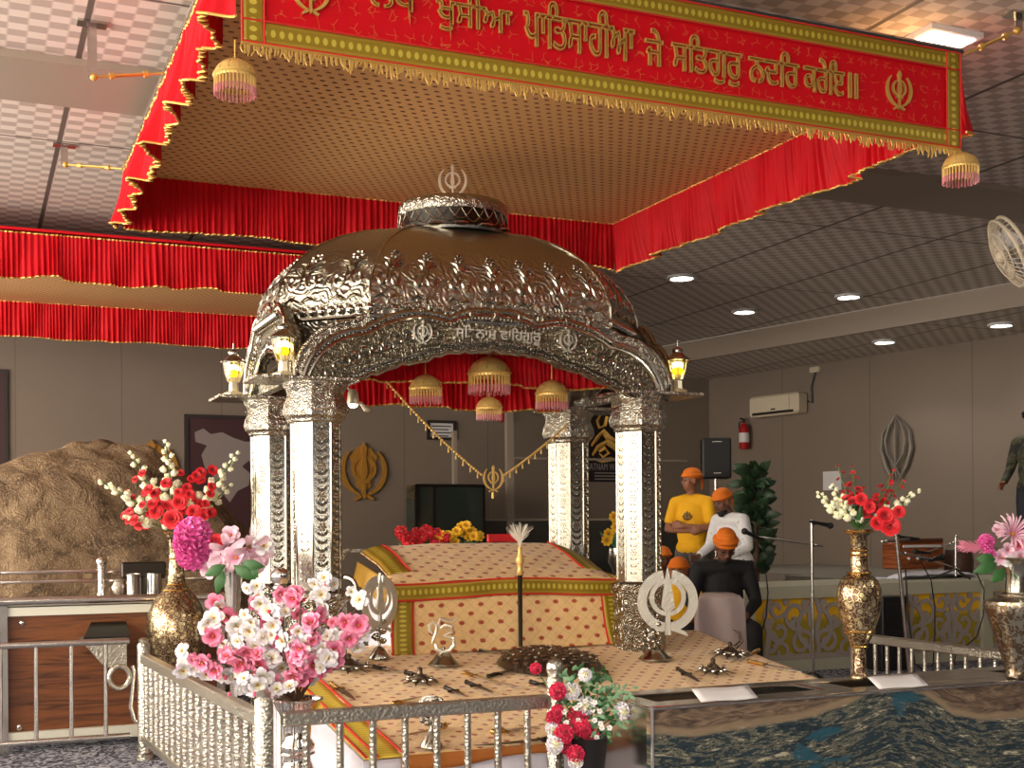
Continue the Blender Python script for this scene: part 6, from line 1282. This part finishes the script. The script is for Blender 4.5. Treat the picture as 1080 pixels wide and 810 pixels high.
# ------------------------------------------------------------------ back wall fittings
WY = 16.345
def bwq(px, py, off=0.0): return atY(px, py, WY - off)
M['goldflat'] = mat('dull_gold_board', lin((178, 128, 50)), 0.45, 0.3)
for (px, py), lb in (((383, 498), 'large dull gold khanda emblem on the back wall between the left and rear pillars'), ((160, 497), 'large dull gold khanda emblem on the back wall, mostly behind the rock')):
    c_ = bwq(px, py); mb = MB(); khanda(mb, c_, (1, 0, 0), (0, 0, 1), 0.40, 0.05)
    for s_ in (-1, 1): mb.prism([(s_ * 0.12, 0.05), (s_ * 0.20, 0.2), (s_ * 0.1, 0.33), (s_ * 0.02, 0.36), (s_ * 0.02, -0.25), (s_ * 0.1, -0.20)], lambda a, b_: c_ + Vector((a, 0, b_)), (0, -0.03, 0))
    tag(mb.obj('wall_khanda', 'goldflat', smooth=False), lb, 'wall emblem')
M['frame_dark'] = mat('dark_picture_frame', lin((44, 34, 34)), 0.5); M['maroon'] = mat('dark_maroon_print', lin((62, 34, 38)), 0.5)
def framed(p0, p1, label, m_='maroon', name='picture', t_=0.05):
    a = bwq(p0[0], p1[1]); b_ = bwq(p1[0], p0[1]); t = thing(name, ((a.x + b_.x) / 2, WY, a.z), label, 'picture'); f = MB()
    f.box((a.x, WY - 0.04, a.z), (a.x + t_, WY, b_.z)); f.box((b_.x - t_, WY - 0.04, a.z), (b_.x, WY, b_.z)); f.box((a.x + t_, WY - 0.04, a.z), (b_.x - t_, WY, a.z + t_)); f.box((a.x + t_, WY - 0.04, b_.z - t_), (b_.x - t_, WY, b_.z)); f.obj('frame', 'frame_dark', t, smooth=False)
    g_ = MB(); g_.box((a.x + t_, WY - 0.02, a.z + t_), (b_.x - t_, WY, b_.z - t_)); g_.obj('print', m_, t, smooth=False); return t, a, b_
t, a, b_ = framed((195, 440), (300, 575), 'dark framed picture with pale grey map shapes behind the white flower spikes')
mb = MB(); mp = [(205, 456), (214, 452), (222, 458), (234, 456), (246, 462), (258, 466), (270, 466), (280, 470), (280, 486), (268, 492), (262, 486), (255, 492), (264, 500), (262, 512), (250, 518), (242, 530), (236, 522), (228, 524), (222, 512), (226, 500), (216, 494), (212, 480), (218, 470), (206, 466)]
mb.prism([(bwq(*p_).x, bwq(*p_).z) for p_ in mp], lambda x_, z_: (x_, WY - 0.021, z_), (0, -0.004, 0)); mb.obj('map_shape', mat('grey_print', lin((132, 120, 116)), 0.6), t, smooth=False)
framed((-60, 390), (8, 503), 'dark framed picture cut off by the left edge of the view')
t, a, b_ = framed((450, 444), (480, 464), 'small black framed notice with lines of text seen through the arch', 'paper', 'framed_notice', 0.04)
mb = MB()
for k in range(4): mb.box((a.x + 0.07, WY - 0.024, b_.z - 0.09 - 0.045 * k), (b_.x - 0.07 - 0.04 * (k % 2), WY - 0.02, b_.z - 0.075 - 0.045 * k))
mb.obj('text_lines', 'frame_dark', t, smooth=False)
# black and gold poster
a = bwq(617, 508); b_ = bwq(660, 408); t = thing('black_poster', ((a.x + b_.x) / 2, WY, a.z), 'black poster with golden artwork and pale lettering between the two right pillars', 'poster')
mb = MB(); mb.box((a.x, WY - 0.02, a.z), (b_.x + 0.25, WY, b_.z)); mb.obj('board', mat('poster_black', lin((24, 18, 20)), 0.4), t, smooth=False)
M['postergold'] = mat('golden_print', lin((226, 178, 90)), 0.5, emit=lin((226, 178, 90)), es=0.0)
mb = MB()
def stroke(pts, w_): mb.tube([bwq(x_, y_, 0.06) for x_, y_ in pts], [w_ * k for k in ([0.5] + [1] * (len(pts) - 2) + [0.3])], 6, sq=0.4)
for pts, w_ in ((((640, 418), (645, 424), (652, 420), (646, 428), (648, 436)), 0.05), (((634, 436), (630, 444), (632, 451), (638, 449), (640, 440), (646, 444), (650, 436)), 0.045), (((636, 434), (644, 432), (650, 440), (648, 448)), 0.04), (((655, 425), (650, 432), (655, 440), (652, 448)), 0.05),
                 (((624, 470), (630, 462), (636, 455), (642, 462), (652, 466)), 0.055), (((625, 480), (630, 472), (640, 466), (650, 472), (660, 478)), 0.055), (((626, 484), (634, 486), (645, 484), (656, 486)), 0.045), (((632, 476), (638, 472), (642, 478), (636, 482), (632, 478)), 0.04), (((638, 460), (646, 470), (654, 480)), 0.06), (((650, 460), (656, 464), (655, 472), (650, 470)), 0.045)): stroke(pts, w_)
mb.obj('golden_artwork', 'postergold', t)
mb = MB(); z_ = bwq(640, 496).z; lettering(mb, 'SATNAM WAHEGURU', (a.x + 0.03, WY - 0.021, z_), (1, 0, 0), (0, 0, 1), (b_.x - a.x) + 0.16, 0.10, 0.004)
for k in range(3): mb.box((a.x + 0.15, WY - 0.024, z_ - 0.05 - 0.045 * k), (b_.x + 0.1 - 0.05 * k, WY - 0.02, z_ - 0.035 - 0.045 * k))
mb.obj('lettering', mat('pale_lettering', lin((150, 140, 134)), 0.6), t, smooth=False)
mb = MB(); c_ = bwq(531, 437); mb.box((c_.x - 0.07, WY - 0.08, c_.z - 0.12), (c_.x + 0.07, WY, c_.z + 0.12), 0.01); tag(mb.obj('alarm_box', mat('alarm_red', lin((150, 26, 34)), 0.4), smooth=False), 'small red alarm box high on the back wall beside the grey post', 'alarm box')
# glass partition and dark glass cabinet in front of the back wall
t = thing('glass_partition', (7.0, 15.6, 0), 'grey framed glass partition behind the throne, seen through the arch', 'partition')
def by(px, py, y): return atY(px, py, y)
for px, w_ in ((480, 0.05), (538, 0.10)): x_ = by(px, 500, 15.6).x; mb = MB(); mb.box((x_ - w_ / 2, 15.58, 0), (x_ + w_ / 2, 15.66, 3.05 if px == 538 else 2.6)); mb.obj('post', 'beam', t, smooth=False)
x0, x1 = by(480, 500, 15.6).x, by(725, 500, 15.6).x
for py in (548, 484): z_ = by(600, py, 15.6).z; mb = MB(); mb.box((x0 if py == 548 else by(538, 500, 15.6).x, 15.60, z_ - 0.015), (x1, 15.63, z_ + 0.015)); mb.obj('rail', 'beam', t, smooth=False)
mb = MB(); mb.box((x0, 15.61, 0.02), (x1, 15.62, by(600, 548, 15.6).z)); mb.obj('glass_pane', mat('smoked_glass', lin((120, 120, 118)), 0.05, 0, trans=0.85), t, smooth=False)
t = thing('glass_cabinet', (by(470, 560, 15.2).x, 15.2, 0), 'dark glass cabinet behind the throne, left of the grey post', 'cabinet')
x0, x1, z1 = by(434, 560, 15.2).x, by(504, 560, 15.2).x, by(470, 512, 15.2).z
mb = MB(); mb.box((x0, 15.0, 0), (x1, 15.4, z1)); mb.obj('body', mat('dark_green_glass', lin((44, 52, 46)), 0.1), t, smooth=False)
mb = MB()
for x_ in (x0, x1): mb.box((x_ - 0.02, 14.98, 0), (x_ + 0.02, 15.02, z1))
mb.box((x0, 14.98, z1 - 0.03), (x1, 15.02, z1 + 0.01)); mb.box((x0 + 0.22, 14.98, 0), (x0 + 0.24, 15.0, z1 - 0.03)); mb.obj('frame', 'darksteel', t, smooth=False)
# red ribbon shelf piece and black case behind the throne
a = atY(515, 572, 7.9); b_ = atY(548, 563, 7.9); mb = MB(); mb.box((a.x, 7.9, a.z), (b_.x, 7.93, b_.z), 0.004); mb.tube([(a.x + 0.02, 7.915, 0.0), (a.x + 0.02, 7.915, a.z + 0.02)], 0.008, 6); mb.tube([(b_.x - 0.02, 7.915, 0.0), (b_.x - 0.02, 7.915, a.z + 0.02)], 0.008, 6); tag(mb.obj('red_sign_bar', mat('bright_red_bar', lin((222, 34, 40)), 0.5), smooth=False), 'bright red bar on two thin legs behind the throne', 'bar')
q = atY(508, 573, 7.6); mb = MB(); mb.box((q.x - 0.035, 7.50, 1.186), (q.x + 0.035, 7.55, 1.30), 0.006); tag(mb.obj('black_bottle', 'black', smooth=False), 'small black container right of the yellow flowers on the back rail', 'container') if False else None
# ------------------------------------------------------------------ fan at the right edge
q = atD(1070, 264, 8.2); t = thing('wall_fan', q, 'white round fan at the upper right edge, partly out of view', 'fan')
ax = (-TOCAM * 0.12 - RT * 0.86 - UP * 0.42).normalized(); rot = ax.to_track_quat('Z', 'Y').to_matrix()
mb = MB()
for rr_, zz in ((0.24, 0.0), (0.235, 0.05), (0.16, 0.09), (0.08, 0.10)): mb.tube([q + rot @ Vector((rr_ * math.cos(a_), rr_ * math.sin(a_), zz)) for a_ in [2 * PI * k / 32 for k in range(32)]], 0.006 if rr_ < 0.23 else 0.012, 6, closed=True)
for k in range(36): a_ = 2 * PI * k / 36; mb.tube([q + rot @ Vector((r_ * math.cos(a_), r_ * math.sin(a_), z_)) for r_, z_ in ((0.24, 0), (0.235, 0.05), (0.16, 0.09), (0.05, 0.10))], 0.003, 4)
mb.obj('cage', 'ac', t)
for k in range(3):
    a_ = 2.094 * k + 0.5; pts = []; u = Vector((math.cos(a_), math.sin(a_), 0)); v_ = Vector((-u.y, u.x, 0)); mb = MB()
    mb.grid(lambda s, w_: q + rot @ (u * (0.04 + 0.17 * s) + v_ * (w_ - 0.5) * (0.08 + 0.10 * s) + Vector((0, 0, 0.02 + 0.05 * (w_ - 0.5)))), 8, 4, 1, 1); mb.obj('blade', 'paper', t, thick=0.003)
mb = MB(); mb.lathe([(0.05, 0), (0.07, -0.05), (0.06, -0.14), (0, -0.15)], q, 16, rot); mb.ball(q + rot @ Vector((0, 0, 0.09)), 0.045, 12, 8); mb.obj('motor_housing', 'ac', t)
mb = MB(); m0 = q + rot @ Vector((0, 0, -0.14)); mb.tube([m0, m0 + Vector((0, 0, 0.3)), (m0.x, m0.y, CZ)], 0.014, 8); mb.obj('ceiling_rod', 'ac', t)
# orange cloth at the left edge by the rock
q = atD(4, 545, 8.9); mb = MB(); mb.lathe([(0.05, 0), (0.09, 0.02), (0.11, 0.10), (0.07, 0.20), (0.02, 0.25), (0, 0.25)], (q.x - 0.06, 8.46, 0.876), 14) if False else None
# ------------------------------------------------------------------ people
SKIN = mat('brown_skin', lin((142, 92, 66)), 0.55); DARKSKIN = mat('dark_brown_skin', lin((112, 72, 52)), 0.55)
HAIR = mat('black_hair', lin((26, 22, 20)), 0.7); ORANGE = mat('orange_cloth', rough=0.75, fn=lambda g: g.mix(g.noise(g.vec(), 20, 2), lin((232, 122, 14)), lin((214, 104, 10))), bump=lambda g: (g.m('SINE', g.m('MULTIPLY', g.xyz()[2], 220.0)), 0.3, 0.004))
def remesh(o, vox, sm=6):
    m_ = o.modifiers.new('r', 'REMESH'); m_.mode = 'VOXEL'; m_.voxel_size = vox; m_.use_smooth_shade = True
    s_ = o.modifiers.new('s', 'SMOOTH'); s_.iterations = sm; s_.factor = 0.5; return o
def limb(mb, a, b_, r0, r1, n=10):
    a = Vector(a); b_ = Vector(b_); mb.tube([a, a.lerp(b_, 0.33), a.lerp(b_, 0.7), b_], [r0, r0 * 0.97 + r1 * 0.06, r0 * 0.4 + r1 * 0.62, r1], n); mb.ball(a, r0, 10, 8); mb.ball(b_, r1, 10, 8)
def hand(mb, w_, d, palm_n, s=1.0, curl=0.5):
    # wrist point, direction of the fingers, palm normal; four unequal fingers and a thumb
    d = Vector(d).normalized(); pn = Vector(palm_n).normalized(); sd = d.cross(pn).normalized(); w_ = Vector(w_)
    for k in range(4): mb.tube([w_ + sd * (k - 1.5) * 0.008, w_ + d * 0.085 * s + sd * (k - 1.5) * 0.021], [0.014, 0.013], 8)
    for k, L in enumerate((0.068, 0.078, 0.073, 0.058)):
        p0 = w_ + d * 0.085 * s + sd * (k - 1.5) * 0.021; p1 = p0 + (d * math.cos(curl * 0.6) + pn * math.sin(curl * 0.6)) * L * 0.5; p2 = p1 + (d * math.cos(curl * 1.6) + pn * math.sin(curl * 1.6)) * L * 0.5; mb.tube([p0, p1, p2], [0.0105, 0.0095, 0.008], 8); mb.ball(p2, 0.008, 6, 5)
    p0 = w_ + d * 0.03 * s - sd * 0.026; p1 = p0 + (d * 0.7 - sd * 0.6 + pn * 0.3).normalized() * 0.035; p2 = p1 + (d * 0.9 - sd * 0.1 + pn * 0.4).normalized() * 0.03; mb.tube([p0, p1, p2], [0.015, 0.011, 0.009], 8); mb.ball(p2, 0.009, 6, 5)
def head(mb, c_, f, up):
    # skull, jaw, nose, brow, lips and ears; c_ head centre, f facing, up head axis
    f = Vector(f).normalized(); up = Vector(up).normalized(); s_ = f.cross(up).normalized(); up = s_.cross(f).normalized()
    T = Matrix((s_, f, up)).transposed(); P = lambda x, y, z: Vector(c_) + T @ Vector((x, y, z))
    mb.ball(P(0, -0.012, 0.03), (0.076, 0.095, 0.088), 16, 12, T); mb.ball(P(0, 0.018, -0.035), (0.060, 0.070, 0.072), 14, 10, T); mb.ball(P(0, 0.050, -0.085), (0.032, 0.030, 0.026), 10, 8, T)
    mb.tube([P(0, 0.083, 0.015), P(0, 0.098, -0.012), P(0, 0.106, -0.030)], [0.009, 0.012, 0.015], 8); mb.ball(P(0.012, 0.094, -0.034), 0.009, 6, 5); mb.ball(P(-0.012, 0.094, -0.034), 0.009, 6, 5)
    mb.tube([P(-0.05, 0.062, 0.026), P(0, 0.080, 0.030), P(0.05, 0.062, 0.026)], 0.011, 8); mb.tube([P(-0.022, 0.078, -0.062), P(0, 0.087, -0.060), P(0.022, 0.078, -0.062)], 0.008, 8)
    for k in (-1, 1): mb.ball(P(k * 0.078, -0.008, -0.008), (0.010, 0.020, 0.032), 8, 6, T); mb.ball(P(k * 0.045, 0.05, -0.02), 0.022, 8, 6)
    return T, P
def face_bits(t, P, T, beard=True, patka='wrap', cap_mat=None, glasses=False):
    e = MB()
    for k in (-1, 1): e.ball(P(k * 0.030, 0.077, 0.004), (0.011, 0.007, 0.006), 8, 6, T)
    e.obj('eyes', HAIR, t)
    e = MB()
    for k in (-1, 1): e.tube([P(k * 0.014, 0.086, 0.030), P(k * 0.045, 0.074, 0.034)], 0.005, 6)
    e.obj('eyebrows', HAIR, t)
    if beard:
        e = MB(); e.ball(P(0, 0.030, -0.088), (0.056, 0.056, 0.036), 14, 10, T); e.ball(P(0, 0.05, -0.110), (0.036, 0.032, 0.030), 12, 8, T); e.tube([P(-0.03, 0.082, -0.054), P(0, 0.094, -0.048), P(0.03, 0.082, -0.054)], 0.007, 6); remesh(e.obj('beard', HAIR, t), 0.008, 3)
    e = MB(); e.ball(P(0, -0.014, 0.062), (0.088, 0.107, 0.078), 18, 12, T); e.tube([P(0.089 * math.sin(a_), -0.012 + 0.104 * math.cos(a_), 0.050) for a_ in [2 * PI * k / 24 for k in range(24)]], 0.014, 8, closed=True)
    if patka == 'turban': e.ball(P(0, -0.01, 0.105), (0.080, 0.095, 0.065), 16, 12, T); e.tube([P(0.09 * math.sin(a_), -0.012 + 0.104 * math.cos(a_), 0.075 + 0.018 * math.cos(a_)) for a_ in [2 * PI * k / 24 for k in range(24)]], 0.018, 8, closed=True)
    else: e.ball(P(0, -0.115, 0.035), (0.025, 0.02, 0.02), 8, 6, T); e.tube([P(0, -0.12, 0.03), P(0.01, -0.135, -0.04), P(0.015, -0.13, -0.10)], [0.014, 0.018, 0.01], 6)
    remesh(e.obj('head_cloth', cap_mat or ORANGE, t), 0.009, 3)
    if glasses:
        e = MB()
        for k in (-1, 1): e.tube([P(k * 0.032 + 0.022 * math.cos(a_), 0.092, 0.004 + 0.017 * math.sin(a_)) for a_ in [2 * PI * j / 14 for j in range(14)]], 0.0025, 5, closed=True); e.tube([P(k * 0.054, 0.09, 0.008), P(k * 0.078, 0.0, 0.006)], 0.0025, 5)
        e.tube([P(-0.01, 0.093, 0.006), P(0.01, 0.093, 0.006)], 0.0025, 5); e.obj('glasses', 'darksteel', t)
def person(name_loc, yaw, label, J, shirt, trousers, sleeve='short', skin=SKIN, beard=True, patka='wrap', cap=None, glasses=False, headf=(0, 1, 0), headup=(0, 0, 1), curl=0.6, vox=0.011, shoes='black'):
    # J: joints in the person's own frame (x to their right, y forward, z up)
    B = Vector(name_loc); Rz = Matrix.Rotation(yaw, 3, 'Z'); W = lambda p_: B + Rz @ Vector(p_); t = thing('person', B, label, 'person')
    b = MB(); nk = W(J['neck']); hd = W(J['head']); ch = W(J['chest']); pv = W(J['pelvis'])
    hf = Rz @ Vector(headf); hu = Rz @ Vector(headup); b.tube([ch + Vector((0, 0, 0.10)), nk, hd - hu.normalized() * 0.05], [0.07, 0.055, 0.052], 12); T, P = head(b, hd, hf, hu)
    Rm = Rz.copy(); b.ball(ch, (0.15, 0.10, 0.19), 14, 10, Rm); b.ball(ch.lerp(pv, 0.55), (0.135, 0.095, 0.16), 14, 10, Rm); b.ball(pv, (0.16, 0.11, 0.12), 14, 10, Rm)
    for s_ in ('L', 'R'):
        sh, el, wr_ = W(J['sh' + s_]), W(J['el' + s_]), W(J['wr' + s_]); limb(b, sh, el, 0.050, 0.038); limb(b, el, wr_, 0.038, 0.026); b.tube([nk - Vector((0, 0, 0.04)), sh], [0.06, 0.05], 10); hand(b, wr_, Rz @ Vector(J['hd' + s_]), Rz @ Vector(J['pn' + s_]), curl=curl)
        hp, kn, an = W(J['hp' + s_]), W(J['kn' + s_]), W(J['an' + s_]); limb(b, hp, kn, 0.082, 0.055); limb(b, kn, an, 0.054, 0.036)
        ft = an + Rz @ Vector((0, 0.12, -0.055)); b.tube([an - Vector((0, 0, 0.03)), ft], [0.04, 0.034], 10); b.ball(ft, (0.034, 0.05, 0.024), 8, 6)
    remesh(b.obj('body', skin, t), vox, 4)
    c_ = MB(); c_.ball(ch, (0.172, 0.125, 0.20), 16, 12, Rm); c_.ball(ch.lerp(pv, 0.5), (0.165, 0.125, 0.20), 16, 12, Rm); c_.ball(pv + Vector((0, 0, 0.0)), (0.178, 0.132, 0.12), 16, 12, Rm)
    for s_ in ('L', 'R'):
        sh, el, wr_ = W(J['sh' + s_]), W(J['el' + s_]), W(J['wr' + s_]); c_.tube([nk - Vector((0, 0, 0.055)), sh], [0.075, 0.068], 12); c_.ball(sh, 0.068, 12, 8)
        e_ = el if sleeve == 'long' else sh.lerp(el, 0.80); c_.tube([sh, sh.lerp(e_, 0.5), e_], [0.067, 0.064, 0.060 if sleeve == 'short' else 0.052], 12)
        if sleeve == 'long': c_.ball(el, 0.053, 10, 8); c_.tube([el, el.lerp(wr_, 0.92)], [0.052, 0.038], 12)
    remesh(c_.obj('shirt', shirt, t), vox, 5)
    p_ = MB(); p_.ball(pv - Vector((0, 0, 0.03)), (0.168, 0.124, 0.11), 14, 10, Rm)
    for s_ in ('L', 'R'): hp, kn, an = W(J['hp' + s_]), W(J['kn' + s_]), W(J['an' + s_]); limb(p_, hp, kn, 0.098, 0.072); p_.tube([kn, an + Vector((0, 0, 0.02))], [0.072, 0.062], 12)
    remesh(p_.obj('trousers', trousers, t), vox, 4)
    for s_ in ('L', 'R'): an = W(J['an' + s_]); f_ = MB(); a_ = an + Rz @ Vector((0, -0.03, -0.055)); f_.tube([a_, an + Rz @ Vector((0, 0.06, -0.05)), an + Rz @ Vector((0, 0.15, -0.062))], [0.042, 0.045, 0.034], 10); f_.ball(an + Rz @ Vector((0, 0.15, -0.062)), 0.034, 8, 6); remesh(f_.obj('shoe', shoes, t), 0.009, 3)
    face_bits(t, P, T, beard, patka, cap, glasses); return t, W
YEL = mat('yellow_tshirt', lin((234, 172, 8)), 0.8); GREY = mat('grey_trousers', lin((96, 92, 88)), 0.8); BLK = mat('black_jacket', lin((16, 15, 18)), 0.8); WHT = mat('white_printed_shirt', rough=0.75, fn=lambda g: g.mix(g.step(g.noise(g.vec(), 16, 3, 2), 0.62, 0.70), lin((222, 220, 222)), lin((130, 130, 136)))); CAMO = mat('camouflage_cloth', rough=0.8, fn=lambda g: g.ramp(g.noise(g.vec(), 11, 2, 1), [(0.42, lin((40, 42, 34))), (0.5, lin((84, 76, 58))), (0.58, lin((58, 66, 44)))], 'CONSTANT')); NAVY = mat('dark_trousers', lin((38, 40, 50)), 0.8)
STAND = dict(head=(0, 0.02, 1.66), neck=(0, 0, 1.52), chest=(0, 0, 1.28), pelvis=(0, 0, 0.96), shL=(-0.185, 0, 1.43), shR=(0.185, 0, 1.43), hpL=(-0.09, 0, 0.92), hpR=(0.09, 0, 0.92), knL=(-0.10, 0.02, 0.50), knR=(0.10, 0.02, 0.50), anL=(-0.11, 0, 0.085), anR=(0.11, 0, 0.085))
def floorpos(px, d): p_ = atD(px, HOR, d); return Vector((p_.x, p_.y, 0))
def yawto(v): return math.atan2(-v.x, v.y)      # turns local +y onto v
J = dict(STAND, elL=(-0.24, 0.06, 1.16), wrL=(0.02, 0.20, 1.19), hdL=(0.9, -0.05, 0.1), pnL=(0, -1, 0), elR=(0.24, 0.08, 1.16), wrR=(-0.03, 0.17, 1.14), hdR=(-0.9, -0.05, 0.1), pnR=(0, -1, 0))
f_ = (TOCAM * 0.85 - RT * 0.5).normalized()
t, W = person(floorpos(730, 12.9) + Vector((0, 0, 0.11)), yawto(f_), 'standing person in a yellow T-shirt and orange head cloth, arms crossed, looking left', J, YEL, GREY, headf=(-0.0 + 0.65, 0.75, 0), patka='wrap', beard=False)
e = MB(); c_ = W((0.0, 0.128, 1.30)); Rz = Matrix.Rotation(yawto(f_), 3, 'Z'); ax_ = -(Rz @ Vector((1, 0, 0))); khx = Rz @ Vector((-1, 0, 0))
e.tube([c_ + khx * 0.05 * math.cos(a_) + UP * 0.05 * math.sin(a_) for a_ in [PI + PI * k / 12 for k in range(13)]], 0.005, 5); khanda(e, c_, khx, UP, 0.045, 0.008); e.obj('chest_emblem', 'maroon', t, smooth=False)
mb = MB(); pp_ = floorpos(730, 12.9); mb.box((pp_.x - 0.6, pp_.y - 0.35, 0.0), (pp_.x + 0.45, pp_.y + 0.5, 0.11)); tag(mb.obj('floor_step', 'stage_paint', smooth=False), 'low step on which the man in yellow stands', 'step')
# man in a white printed shirt leaning forward
f_ = (TOCAM * 0.55 - RT * 0.85).normalized()
J = dict(STAND, head=(0, 0.20, 1.53), neck=(0, 0.12, 1.42), chest=(0, 0.06, 1.20), shL=(-0.18, 0.10, 1.35), shR=(0.18, 0.10, 1.35), elL=(-0.27, 0.12, 1.10), wrL=(-0.22, 0.33, 1.00), hdL=(0, 1, -0.2), pnL=(1, 0, 0), elR=(0.27, 0.12, 1.10), wrR=(0.20, 0.34, 1.00), hdR=(0, 1, -0.2), pnR=(-1, 0, 0))
person(floorpos(778, 12.2), yawto(f_), 'person in a white printed shirt and orange head cloth, leaning forward beside the plant', J, WHT, NAVY, 'long', DARKSKIN, headf=(0, 0.95, -0.3), headup=(0, 0.3, 0.95))
# seated man in black
SIT = dict(head=(0, 0.10, 1.12), neck=(0, 0.04, 1.02), chest=(0, 0, 0.80), pelvis=(0, -0.02, 0.50), shL=(-0.20, 0.02, 0.95), shR=(0.20, 0.02, 0.95), elL=(-0.27, 0.04, 0.68), elR=(0.27, 0.04, 0.68), wrL=(-0.12, 0.26, 0.58), wrR=(0.12, 0.26, 0.58), hdL=(0.5, 0.8, 0), pnL=(0, 0, -1), hdR=(-0.5, 0.8, 0), pnR=(0, 0, -1), hpL=(-0.10, 0.0, 0.50), hpR=(0.10, 0.0, 0.50), knL=(-0.14, 0.40, 0.48), knR=(0.14, 0.40, 0.48), anL=(-0.14, 0.44, 0.085), anR=(0.14, 0.44, 0.085))
f_ = (TOCAM * 0.95 + RT * 0.1).normalized(); pb = floorpos(761, 10.1)
def seat_for(pb, yaw, label):
    t = thing('stool', pb, label, 'stool'); T = Matrix.Translation(pb) @ Matrix.Rotation(yaw, 4, 'Z'); b = MB(); b.box((-0.2, -0.22, 0.32), (0.2, 0.16, 0.36), 0.01, T); b.obj('seat', 'harm', t, smooth=False)
    for x_ in (-0.17, 0.17):
        for y_ in (-0.19, 0.13): b = MB(); b.box((x_ - 0.018, y_ - 0.018, 0.0), (x_ + 0.018, y_ + 0.018, 0.32), 0, T); b.obj('leg', 'harm', t, smooth=False)
seat_for(pb, yawto(f_), 'wooden stool under the seated man in black')
person(pb, yawto(f_), 'seated person in black with orange turban and glasses, head bowed, left of the stage', SIT, BLK, BLK, 'long', DARKSKIN, True, 'turban', headf=(0, 0.85, -0.5), headup=(0, 0.5, 0.85), glasses=True)
# two children behind the right pillar
J = {k: Vector(v) * (0.86 if k[:2] not in ('hd', 'pn') else 1) for k, v in SIT.items()}
pc = floorpos(700, 12.6); f_ = (TOCAM * 0.9 - RT * 0.3).normalized(); seat_for(pc - Vector((0, 0, 0.0)), yawto(f_), 'stool under the child just right of the front right pillar'); person(pc, yawto(f_), 'small seated person with orange head cloth just right of the right pillar', J, mat('brown_shirt', lin((92, 58, 44)), 0.8), NAVY, 'short', DARKSKIN, False, 'wrap')
pc = floorpos(717, 10.9); J2 = {k: Vector(v) * (0.80 if k[:2] not in ('hd', 'pn') else 1) for k, v in SIT.items()}; seat_for(pc, yawto(f_), 'stool under the child in yellow'); person(pc, yawto(f_), 'small seated person in yellow behind the khanda disc, below the man with crossed arms', J2, YEL, NAVY, 'short', SKIN, False, 'wrap')
# person at the right edge
J = dict(STAND, elL=(-0.26, 0.02, 1.14), wrL=(-0.24, 0.20, 0.96), hdL=(0, 0.9, -0.3), pnL=(1, 0, 0), elR=(0.26, 0.02, 1.14), wrR=(0.22, 0.22, 0.98), hdR=(0, 0.9, -0.3), pnR=(-1, 0, 0))
f_ = (TOCAM * 0.6 - RT * 0.8).normalized(); person(floorpos(1090, 13.6) + Vector((0, 0, SZ)), yawto(f_), 'person in a camouflage jacket at the right edge, mostly out of view', J, CAMO, NAVY, 'long', SKIN, True, 'turban', BLK)
# grey pink cloth covered seat before the stage
t = thing('covered_seat', atD(757, HOR, 9.2) * 1.0, 'seat covered with pale pinkish grey cloth before the man in black', 'seat'); p_ = atD(757, HOR, 9.3); WO[t.name] = (p_.x, p_.y, 0); t.location = (p_.x, p_.y, 0)
a = atD(733, 676, 9.3); b_ = atD(783, 622, 9.3); e = MB()
def seatf(u, v):
    x_ = (u - 0.5) * 0.36; h_ = b_.z - 0.02; pr = max(0, 1 - abs(2 * u - 1) ** 4) ** 0.25
    tt = max(0.0, v - 0.8) * 5; return Vector((p_.x, p_.y, 0)) + RT * x_ * (1 + 0.06 * (1 - v)) * (1 - 0.22 * tt * tt) + TOCAM * (0.14 + 0.02 * math.sin(u * 9 + v * 3)) * (1 - v * 0.1 - 1.1 * tt ** 3) + UP * (0.25 + (h_ - 0.25) * (min(v, 0.8) * 1.12 + 0.104 * math.sin(tt * PI / 2)) * (0.9 + 0.1 * pr))
e.box((-0.17, -0.10, 0.0), (0.17, 0.12, b_.z - 0.09), 0.05, Matrix.Translation((p_.x, p_.y, 0)) @ Matrix.Rotation(-HEAD, 4, 'Z')); e.obj('seat_block', mat('pinkish_grey_cloth', lin((168, 150, 146)), 0.85, bump=lambda g: (g.noise(g.vec(), 6, 2), 0.6, 0.03)), t, smooth=True)
e = MB(); e.grid(seatf, 20, 14, 1, 1); e.obj('draped_cloth', mat('pinkish_grey_drape', lin((176, 158, 154)), 0.85, bump=lambda g: (g.noise(g.vec(), 5, 2), 0.6, 0.04)), t, thick=0.006)
